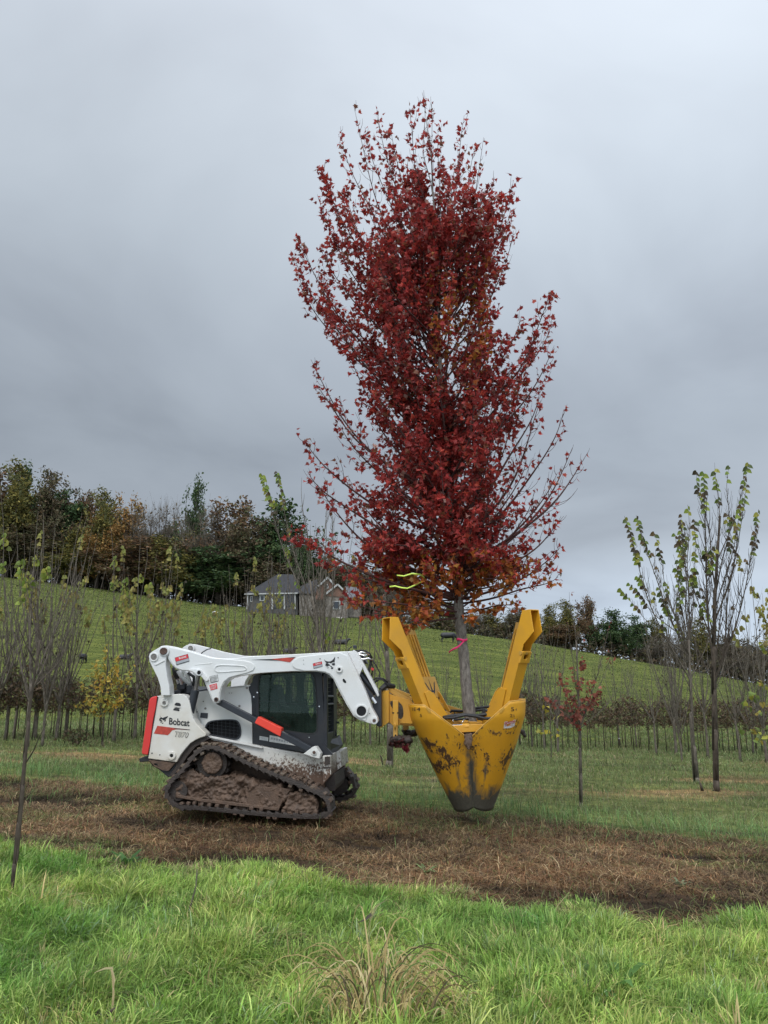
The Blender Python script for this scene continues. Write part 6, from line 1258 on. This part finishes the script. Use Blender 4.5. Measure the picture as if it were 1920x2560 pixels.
# (centre px, top py, width px, kind, extra metres behind the crest)
wl = [(-70, 1150, 190, 'rust', 6), (-5, 1163, 150, 'olive', 2), (42, 1168, 95, 'green', 10), (98, 1180, 120, 'brown', 4), (140, 1228, 120, 'green', 8), (188, 1226, 90, 'rust', 9), (228, 1232, 130, 'olive', 3), (285, 1246, 120, 'gold', 7), (262, 1262, 110, 'rust', 14), (345, 1256, 110, 'bare', 5), (392, 1240, 100, 'bare', 9), (455, 1200, 92, 'green', 12), (505, 1256, 120, 'bare', 4), (556, 1238, 150, 'rust', 8), (440, 1330, 150, 'olive', 3),
      (620, 1290, 150, 'brown', 5), (690, 1264, 200, 'green', 9), (748, 1300, 120, 'green', 6), (810, 1400, 130, 'brown', 12), (870, 1400, 140, 'brown', 14), (930, 1410, 150, 'brown', 16), (1000, 1440, 130, 'bare', 8), (60, 1320, 190, 'brown', 1), (180, 1330, 180, 'olive', 1), (230, 1300, 120, 'gold', 1), (320, 1350, 200, 'rust', 2), (540, 1370, 200, 'green', 2), (670, 1390, 180, 'brown', 3), (400, 1340, 180, 'olive', 6),
      (1060, 1490, 110, 'bare', 5), (1120, 1505, 110, 'olive', 8), (1180, 1520, 100, 'bare', 6), (1235, 1520, 110, 'olive', 9), (1290, 1522, 100, 'brown', 6), (1330, 1530, 90, 'olive', 9), (1378, 1512, 90, 'olive', 6), (1416, 1504, 110, 'olive', 9), (1400, 1560, 110, 'rust', 3), (1474, 1490, 66, 'rust', 7), (1530, 1528, 120, 'green', 5), (1576, 1540, 120, 'green', 8), (1630, 1548, 90, 'olive', 9), (1650, 1580, 120, 'bare', 4),
      (1700, 1570, 100, 'bare', 7), (1752, 1548, 110, 'olive', 6), (1800, 1590, 110, 'brown', 5), (1850, 1600, 110, 'brown', 7), (1895, 1602, 120, 'brown', 6), (1940, 1590, 130, 'bare', 5), (1830, 1610, 110, 'bare', 3), (1990, 1580, 150, 'rust', 8), (2080, 1560, 160, 'green', 8), (-160, 1160, 200, 'green', 8), (-260, 1180, 220, 'rust', 8)]
rw = random.Random(3)
for k_ in range(22): wl.append((-120 + k_ * 52 + rw.uniform(-14, 14), float(np.interp(k_ * 52 - 120, [-120, 100, 300, 600, 1000], [1215, 1260, 1300, 1330, 1450])) + rw.uniform(-20, 35), 150, rw.choice(['brown', 'green', 'brown', 'olive', 'green', 'gold']), 16 + rw.uniform(0, 8)))
for k_ in range(16): wl.append((-330 - k_ * 62, 1180 + rw.uniform(-40, 60), 190, rw.choice(['brown', 'green', 'rust', 'olive']), rw.uniform(4, 12)))
for k_ in range(12): wl.append((2140 + k_ * 75, 1600 + rw.uniform(-30, 30), 150, rw.choice(['brown', 'green', 'bare', 'olive']), rw.uniform(4, 12)))
wl.sort(); usedw = {}; cnt = {}
for i_, (cx, ty, wd, kd, ex) in enumerate(wl):
    d = ray(cx, 1600); a_ = d.x / d.y; Yd = float(Ycrest(a_)) + ex; X_ = a_ * Yd; z0 = Tz(X_, Yd) - .3; top = at(cx, ty, Yd); h = top.z - z0; mppx = Yd / (FPX * 1.02); w_ = wd * mppx
    sx_ = w_ / 6.4 * (1.35 if cx < 1000 else 1.15); sz_ = h / 9.9; cnt[kd] = cnt.get(kd, 0) + 1; lab = '%s woodland tree on the ridge, %s of its colour from the left' % (ADJ[kd], ORD[cnt[kd] - 1]); grp = ADJ[kd] + ' trees along the ridge'
    var = WP[kd][i_ % len(WP[kd])]; rz = (i_ * 1.7) % 6.28
    if var in usedw: copy_tree(var, (X_, Yd, z0), (sx_, sx_, sz_), rz, lab, grp)
    else: usedw[var] = 1; var.location = (X_, Yd, z0); var.scale = (sx_, sx_, sz_); var.rotation_euler = (0, 0, rz); var['label'] = lab; var['group'] = grp
for lst in WP.values():
    for v_ in lst:
        if v_ not in usedw:
            for ch in list(v_.children): bpy.data.objects.remove(ch)
            bpy.data.objects.remove(v_)
# undergrowth at the wood's edge: too tangled to count
lb = MB(); random.seed(77)
for k_ in range(22000):
    cx = random.uniform(-900, 2600); d = ray(cx, 1600); a_ = d.x / d.y; Yd = float(Ycrest(a_)) + random.uniform(1.0, 7); X_ = a_ * Yd; hh = (3.4 + 1.0 * math.sin(cx * .03) + .7 * math.sin(cx * .11)) * (1.5 if cx < 1000 else .62)
    if 590 < cx < 900: Yd += 9
    z_ = Tz(X_, Yd) + random.random() ** 1.4 * hh; c = random.choice([(.05, .05, .022), (.07, .048, .028), (.035, .032, .018), (.10, .085, .04)]); leaf(lb, Vector((X_, Yd, z_)), random.uniform(.3, .75), rv(), rv() + Vector((0, -.6, .4)), c, OVAL)
tag(lb.build('undergrowth', M['leaf_far'], None, recalc=False), 'tangled brown green undergrowth below the ridge trees', 'undergrowth', kind='stuff')
# ---------------------------------------------------------------- house on the ridge
HY = 132.0
def H(x4, y4, dy=0.0): return at(580 + x4 / 4.879, 1400 + y4 / 4.879, HY + dy)
M['roofm'] = simple('grey_shingles', (.024, .024, .027), .9, var=.25, scale=2); M['wall'] = simple('blue_grey_siding', (.075, .073, .07), .8, var=.1, scale=1); M['brown'] = simple('brown_shake_siding', (.16, .085, .06), .85, var=.2, scale=2)
M['trim'] = simple('white_trim', (.38, .38, .37), .6, var=.03); M['stone'] = simple('mixed_stone', (.16, .14, .12), .9, var=.55, scale=3, bmp=.6); M['glassd'] = simple('dark_window', (.02, .025, .03), .15, var=.2)
M['metalroof'] = simple('grey_metal_roof', (.09, .09, .10), .5, .3, var=.15, scale=1)
hb = H(800, 620); HS = empty('ridge_house', (hb.x, HY, Tz(hb.x, HY)), 'grey roofed house with brown gables and white trim, half hidden by trees on the ridge', 'house')
def slab(name, pts4, dy0, dy1, mat, par=HS, bevel=0):
    m = MB(); m.prism([H(x_, y_, dy0) for x_, y_ in pts4], Vector((0, dy1 - dy0, 0))); return m.build(name, M[mat], par, bevel=bevel)
wl1 = slab('wall', [(180, 410), (800, 395), (800, 720), (180, 720)], 0, 9, 'wall')
m = MB(); e0, e1, r0_, r1_ = H(150, 416, -.6), H(815, 402, -.6), H(560, 172, 4.5), H(760, 178, 4.5); b0, b1 = H(150, 416, -.6) + Vector((0, 10.2, 0)), H(815, 402, -.6) + Vector((0, 10.2, 0))
m.add([e0, e1, b1, b0, r0_, r1_], [(0, 1, 5, 4), (2, 3, 4, 5), (0, 4, 3), (1, 2, 5), (0, 3, 2, 1)]); m.build('hip_roof', M['roofm'], HS)
m = MB(); m.bar(H(150, 416, -.65), H(815, 404, -.65), .22, .08, UP); m.build('fascia', M['trim'], HS)
for x0, y0, x1, y1 in ((222, 440, 252, 510), (335, 430, 400, 500)):
    w_ = slab('window', [(x0, y0), (x1, y0), (x1, y1), (x0, y1)], -.12, -.02, 'trim'); i2 = (x1 - x0) * .25; slab('pane', [(x0 + i2, y0 + 10), (x1 - i2, y0 + 10), (x1 - i2, y1 - 10), (x0 + i2, y1 - 10)], -.15, -.10, 'glassd', w_)
slab('porch_opening', [(500, 415), (770, 410), (770, 560), (500, 590)], -.10, -.02, 'glassd'); m = MB()
for x_ in (188, 492, 640, 768): m.bar(H(x_, 415, -.3), H(x_, 600, -.3), .24, .24, Vector((1, 0, 0)))
m.build('porch_post', M['trim'], HS)
slab('wall', [(820, 420), (1560, 480), (1560, 700), (820, 700)], -1, 8, 'stone')
slab('gable_wall', [(1020, 420), (1040, 330), (1170, 222), (1300, 330), (1300, 480), (1020, 480)], -2.0, 6, 'brown')
slab('gable_wall', [(1120, 440), (1130, 420), (1290, 310), (1410, 410), (1410, 450)], -3.2, -2.1, 'brown')
slab('wall', [(1120, 440), (1410, 440), (1410, 720), (1120, 720)], -3.1, -1.1, 'stone')
for a_, b_, dy in (((1170, 212), (1030, 340), -2.3), ((1170, 212), (1245, 300), -2.3), ((1290, 298), (1120, 432), -3.5), ((1290, 298), (1412, 418), -3.5)):
    m = MB(); m.bar(H(*a_, dy), H(*b_, dy), .28, .16, UP); m.build('rake_trim', M['trim'], HS)
    m = MB(); p_, q_2 = H(a_[0], a_[1] - 4, dy), H(b_[0], b_[1] - 4, dy); m.prism([p_, q_2, q_2 + Vector((0, 7 if dy > -3 else 3, 0)), p_ + Vector((0, 7 if dy > -3 else 3, 0))], UP * .12); m.build('gable_roof', M['roofm'], HS)
w_ = slab('window', [(1130, 294), (1176, 294), (1176, 348), (1130, 348)], -2.15, -2.0, 'trim'); slab('pane', [(1142, 306), (1164, 306), (1164, 336), (1142, 336)], -2.2, -2.14, 'glassd', w_)
w_ = slab('window', [(1230, 500), (1320, 500), (1320, 600), (1230, 600)], -3.25, -3.1, 'trim'); slab('pane', [(1240, 508), (1310, 508), (1310, 592), (1240, 592)], -3.3, -3.24, 'glassd', w_)
m = MB(); m.prism([H(1380, 330, 2), H(1560, 340, 2), H(1600, 482, -1.4), H(1400, 478, -1.4)], UP * .12); m.build('metal_roof', M['metalroof'], HS); m = MB(); m.bar(H(1400, 482, -1.5), H(1560, 486, -1.5), .16, .08, UP); m.build('fascia', M['trim'], HS)
m = MB(); m.prism([H(830, 330, 4), H(1040, 240, 4), H(1040, 420, -1.3), H(800, 410, -1.3)], UP * .12); m.build('link_roof', M['roofm'], HS)
# pale drive in front of the house
mat_d = simple('pale_gravel', (.42, .40, .36), .9, var=.15)
m = MB(); pv = []
for k_ in range(24):
    px = 655 + k_ * (855 - 655) / 23; py = 1519 + (px - 655) * (1546 - 1519) / 200; g_ = G(px, py); pv.append(g_)
for k_, p_ in enumerate(pv): m.v += [(p_.x, p_.y - 1.3, Tz(p_.x, p_.y - 1.3) + .06), (p_.x, p_.y + 1.3, Tz(p_.x, p_.y + 1.3) + .10)]
m.f = [(2 * k_, 2 * k_ + 2, 2 * k_ + 3, 2 * k_ + 1) for k_ in range(23)]; tag(m.build('path', mat_d, None), kind='structure')
# ---------------------------------------------------------------- cattle
M['cow'] = simple('black_hide', (.012, .012, .014), .55, var=.3)
def cow(px, py, lenpx, lying, flip, label, endon=False, group='black cattle on the hillside'):
    g_ = G(px, py); mm = g_.y / (FPX * 1.02); Ls = lenpx * mm; s_ = Ls / 2.3; m = MB(); F_ = 1 if flip else -1; zb = .35 if lying else 1.0
    def P(x_, y_, z_):
        return g_ + (Vector((x_ * F_ * s_, y_ * s_, z_ * s_)) if not endon else Vector((y_ * s_, x_ * s_, z_ * s_)))
    m.tube([P(-1.0, 0, zb + .05), P(-.8, 0, zb), P(-.3, 0, zb - .05), P(.3, 0, zb - .03), P(.75, 0, zb + .05), P(.95, 0, zb + .1)], [.22 * s_, .36 * s_, .42 * s_, .40 * s_, .36 * s_, .24 * s_], 12)
    hd = .55 if not lying else .05
    if lying: m.tube([P(.8, 0, zb + .1), P(1.05, 0, zb + .35), P(1.15, 0, zb + .42)], [.26 * s_, .19 * s_, .17 * s_], 10); m.tube([P(1.1, 0, zb + .45), P(1.32, 0, zb + .36), P(1.48, 0, zb + .28)], [.16 * s_, .13 * s_, .08 * s_], 10)
    else: m.tube([P(.8, 0, zb + .1), P(1.1, 0, zb - .2), P(1.28, 0, zb - .5)], [.28 * s_, .19 * s_, .15 * s_], 10); m.tube([P(1.25, 0, zb - .42), P(1.36, 0, zb - .68), P(1.40, 0, zb - .88)], [.16 * s_, .12 * s_, .08 * s_], 10)
    if lying:
        for x_, y_ in ((.6, .25), (.6, -.25), (-.6, .3), (-.6, -.3)): m.tube([P(x_, y_, .25), P(x_ + .3, y_ * 1.4, .10), P(x_ + .05, y_ * 1.5, .06)], [.13 * s_, .09 * s_, .05 * s_], 8)
    else:
        for x_, y_, bk in ((.68, .2, 1), (.78, -.2, 1), (-.85, .22, 0), (-.72, -.22, 0)):
            if bk: m.tube([P(x_, y_, .9), P(x_ + .02, y_, .5), P(x_ - .02, y_, .25), P(x_, y_, 0)], [.16 * s_, .09 * s_, .06 * s_, .065 * s_], 8)
            else: m.tube([P(x_, y_, .95), P(x_ + .12, y_, .65), P(x_ - .10, y_, .38), P(x_ - .04, y_, 0)], [.2 * s_, .12 * s_, .065 * s_, .065 * s_], 8)
        m.tube([P(-1.1, 0, zb + .15), P(-1.22, 0, zb - .2), P(-1.2, 0, zb - .6)], [.04 * s_, .03 * s_, .05 * s_], 6)
    o = m.build('cow', M['cow']); md = o.modifiers.new('r', 'REMESH'); md.mode = 'VOXEL'; md.voxel_size = .05 * s_; md.use_smooth_shade = True; evaluate(o)
    c_ = Vector(g_); o.data.transform(Matrix.Translation(-c_)); o.location = c_; tag(o, label, 'cow', group); return o
cow(1120, 1606, 42, False, True, 'black cow grazing on the hillside just left of the maple trunk')
cow(852, 1611, 40, True, True, 'black cow lying on the hillside above the end of the white arm')
cow(722, 1632, 36, True, True, 'black cow lying low behind the middle of the white lift arm')
cow(206, 1658, 40, False, True, 'black cow seen end on, left of the golden yellow tree', endon=True)
cow(310, 1648, 38, True, True, 'black cow lying behind the golden yellow tree')
cow(676, 1579, 16, True, False, 'small far black cow lying below the house')
cow(1512, 1640, 16, False, False, 'tiny black cow near the ridge above the small red maple')
# pale rock on the hill
m = MB(); g_ = G(537, 1534); bmx = bmesh.new(); bmesh.ops.create_icosphere(bmx, subdivisions=3, radius=.28)
for v in bmx.verts: v.co = Vector((v.co.x * 1.6, v.co.y, v.co.z * .9)) * (1 + .25 * noise.noise(v.co * 2.5))
me = bpy.data.meshes.new('rock'); bmx.to_mesh(me); bmx.free(); me.materials.append(simple('pale_rock', (.42, .42, .39), .9)); o = bpy.data.objects.new('rock', me); COL.objects.link(o); o.location = g_ + Vector((0, 0, .15)); tag(o, 'pale whitish rock on the green hillside left of the house', 'rock')
# ---------------------------------------------------------------- small field things
g_ = G(1552, 1872); m = MB(); m.bar(g_, at(1548, 1862, g_.y) + (at(1548, 1862, g_.y) - g_) * 0 + Vector((0, 0, .22)), .07, .05, Vector((1, 0, 0))); PO = empty('stake', g_, 'short dark stake with a white top among the oak saplings', 'stake')
m = MB(); tp_ = at(1549, 1868, g_.y); tp_.z = g_.z + .34; m.tube([g_, tp_], [.035, .035], 8); m.build('post', M['bark_dark'], PO); m = MB(); m.tube([tp_, tp_ + Vector((0, 0, .035))], [.04, .036], 8); m.build('cap', M['trim'], PO)
lb = MB(); g_ = G(192, 1866); random.seed(4)
for k_ in range(160): p = g_ + Vector((random.gauss(0, .16), random.gauss(0, .12), random.uniform(.02, .42))); leaf(lb, p, random.uniform(.06, .13), rv(), rv(), random.choice([(.09, .065, .035), (.06, .07, .03), (.12, .09, .05)]), OVAL)
for k_ in range(9): a_ = random.uniform(0, 6.28); lb.tube([g_, g_ + Vector((math.cos(a_) * .18, math.sin(a_) * .15, random.uniform(.2, .45)))], [.008, .003], 4, (.06, .05, .035), cap=False)
tag(lb.build('shrub', M['leaf'], None, recalc=False), 'small brownish shrub in the grass left of the golden yellow tree', 'shrub')
def stick(name, pts, r_, label, mat='bark_dark', dy=None):
    g_ = G(*pts[0]); P_ = [g_] + [at(x_, y_, g_.y + (dy or 0) * (i_ + 1)) for i_, (x_, y_) in enumerate(pts[1:])]; m = MB(); m.tube(P_, [r_ * (1 - .7 * i_ / len(P_)) for i_ in range(len(P_))], 6); return tag(m.build(name, M[mat], None, smooth=True), label, 'stick')
stick('stick', [(957, 1916), (954, 1895), (950, 1888)], .02, 'short dark stub standing in the grass left of the gnarled trunk')
stick('stick', [(464, 2305), (478, 2260), (490, 2215), (493, 2172)], .008, 'thin leaning twig standing in the front grass below the loader', 'bark_grey')
stick('stick', [(1757, 1978), (1750, 1958)], .03, 'short dark stub at the foot of the pale barked tree')
m = MB(); g_ = G(250, 2558); g2 = at(243, 2520, g_.y)
PB = [g_, at(250, 2545, g_.y), at(240, 2530, g_.y)]; m.tube(PB, [.022, .018, .010], 7); m.tube([PB[1], at(275, 2532, g_.y - .03), at(293, 2518, g_.y - .05)], [.018, .013, .006], 7); tag(m.build('broken_branch', M['bark_dark'], None), 'dark forked broken branch at the bottom left of the grass', 'branch')
M['straw'] = leafmat('straw_blades', .25, .6)
def bladepath(mb, P_, w_, col):
    vs = []; n_ = len(P_) - 1
    for i_, p in enumerate(P_):
        d = (P_[min(i_ + 1, n_)] - P_[max(i_ - 1, 0)]).normalized(); s = d.cross(Vector((.2, 1, .1))).normalized() * w_ * (1 - (i_ / n_) ** 2 * .9) / 2; vs += [p - s, p + s]
    mb.add(vs, [(2 * i_, 2 * i_ + 1, 2 * i_ + 3, 2 * i_ + 2) for i_ in range(n_)], col)
lb = MB(); random.seed(12)
for k_ in range(480):
    bx = random.gauss(950, 72); g_ = G(bx, random.uniform(2490, 2600)); hh = random.gauss(.19, .085) * (1 - abs(bx - 945) / 300) + .05; a_ = random.uniform(-1.2, 1.2) + (.6 if bx > 935 else -.6); ln = hh * random.uniform(.5, 1.5)
    o_ = Vector((math.sin(a_) * ln, random.gauss(0, .35) * ln, 0)); b = g_ + Vector((o_.x, o_.y, hh * random.uniform(.05, .75))); c = g_ + Vector((o_.x * .35, o_.y * .3, hh * 1.5)); cc = random.choice([(.60, .46, .22), (.50, .37, .17), (.78, .64, .36), (.20, .14, .07), (.22, .32, .08), (.14, .22, .06), (.52, .40, .18), (.10, .08, .045)])
    bladepath(lb, bez(g_, c, b, 8), random.uniform(.004, .010), cc)
tag(lb.build('dry_grass_clump', M['straw'], None, recalc=False), 'large tangled tan clump of dry grass at the bottom centre', 'grass clump')
lb = MB(); g_ = G(278, 2560)
bladepath(lb, [g_, at(284, 2480, g_.y), at(281, 2440, g_.y), at(279, 2425, g_.y)], .013, (.42, .33, .18)); bladepath(lb, [at(283, 2420, g_.y), at(262, 2421, g_.y), at(235, 2432, g_.y - .03)], .012, (.5, .42, .24)); bladepath(lb, [at(279, 2424, g_.y), at(286, 2448, g_.y), at(282, 2480, g_.y)], .014, (.52, .42, .25))
tag(lb.build('dead_stalk', M['straw'], None, recalc=False), 'single bent pale dead stalk in the green grass at lower left', 'stalk')
lb = MB(); g_ = G(925, 2420)
bladepath(lb, [g_, at(922, 2320, g_.y), at(930, 2280, g_.y), at(952, 2250, g_.y)], .006, (.30, .26, .14)); bladepath(lb, [at(928, 2285, g_.y), at(915, 2298, g_.y), at(895, 2306, g_.y)], .018, (.13, .11, .09)); bladepath(lb, [at(926, 2300, g_.y), at(945, 2262, g_.y), at(985, 2240, g_.y)], .007, (.30, .27, .15))
tag(lb.build('dead_stalk', M['straw'], None, recalc=False), 'thin dead stalk with a drooping dark seed head above the dry clump', 'stalk')
lb = MB(); g_ = G(1765, 2470)
bladepath(lb, [g_, at(1762, 2420, g_.y), at(1760, 2392, g_.y)], .006, (.45, .38, .24)); g_ = G(1850, 2475); bladepath(lb, [g_, at(1852, 2420, g_.y)], .004, (.4, .35, .22)); tag(lb.build('dead_stalk', M['straw'], None, recalc=False), 'short pale upright dead stalk in the grass at lower right', 'stalk')

def weed(px, py, n_, s_, label, col):
    g_ = G(px, py); random.seed(px); lb = MB()
    for k_ in range(n_):
        a_ = k_ * 2.4 + random.uniform(-.3, .3); d = Vector((math.cos(a_), math.sin(a_), random.uniform(.35, 1.1))); v_ = random.uniform(.8, 1.2); P_ = [g_, g_ + d * s_ * .5, g_ + Vector((d.x, d.y, d.z * .75)) * s_]; lb_w = s_ * .30
        vs = []
        for i_, (p, w_) in enumerate(zip(P_ + [P_[-1] + Vector((d.x, d.y, -.3)) * s_ * .3], (.3, 1, .7, .05))): sd = Vector((-d.y, d.x, 0)).normalized() * lb_w * w_ / 2; vs += [p - sd, p + sd]
        lb.add(vs, [(0, 1, 3, 2), (2, 3, 5, 4), (4, 5, 7, 6)], (col[0] * v_, col[1] * v_, col[2] * v_))
    tag(lb.build('weed', M['leaf'], None, recalc=False), label, 'weed')
weed(1066, 2184, 11, .10, 'pale green leafy weed rosette in the brown strip below the spade', (.22, .30, .12))
weed(318, 2165, 14, .15, 'dark green broad leaved weed at the far edge of the front grass', (.07, .16, .04))
weed(1700, 2218, 9, .09, 'small grey green weed in the brown strip near the right edge', (.22, .28, .15))
weed(820, 2240, 10, .13, 'green leafy weed at the edge of the grass above the dry clump', (.12, .22, .05))
weed(1530, 2500, 16, .20, 'spiky dark green weed in the front grass at lower right', (.10, .20, .05))
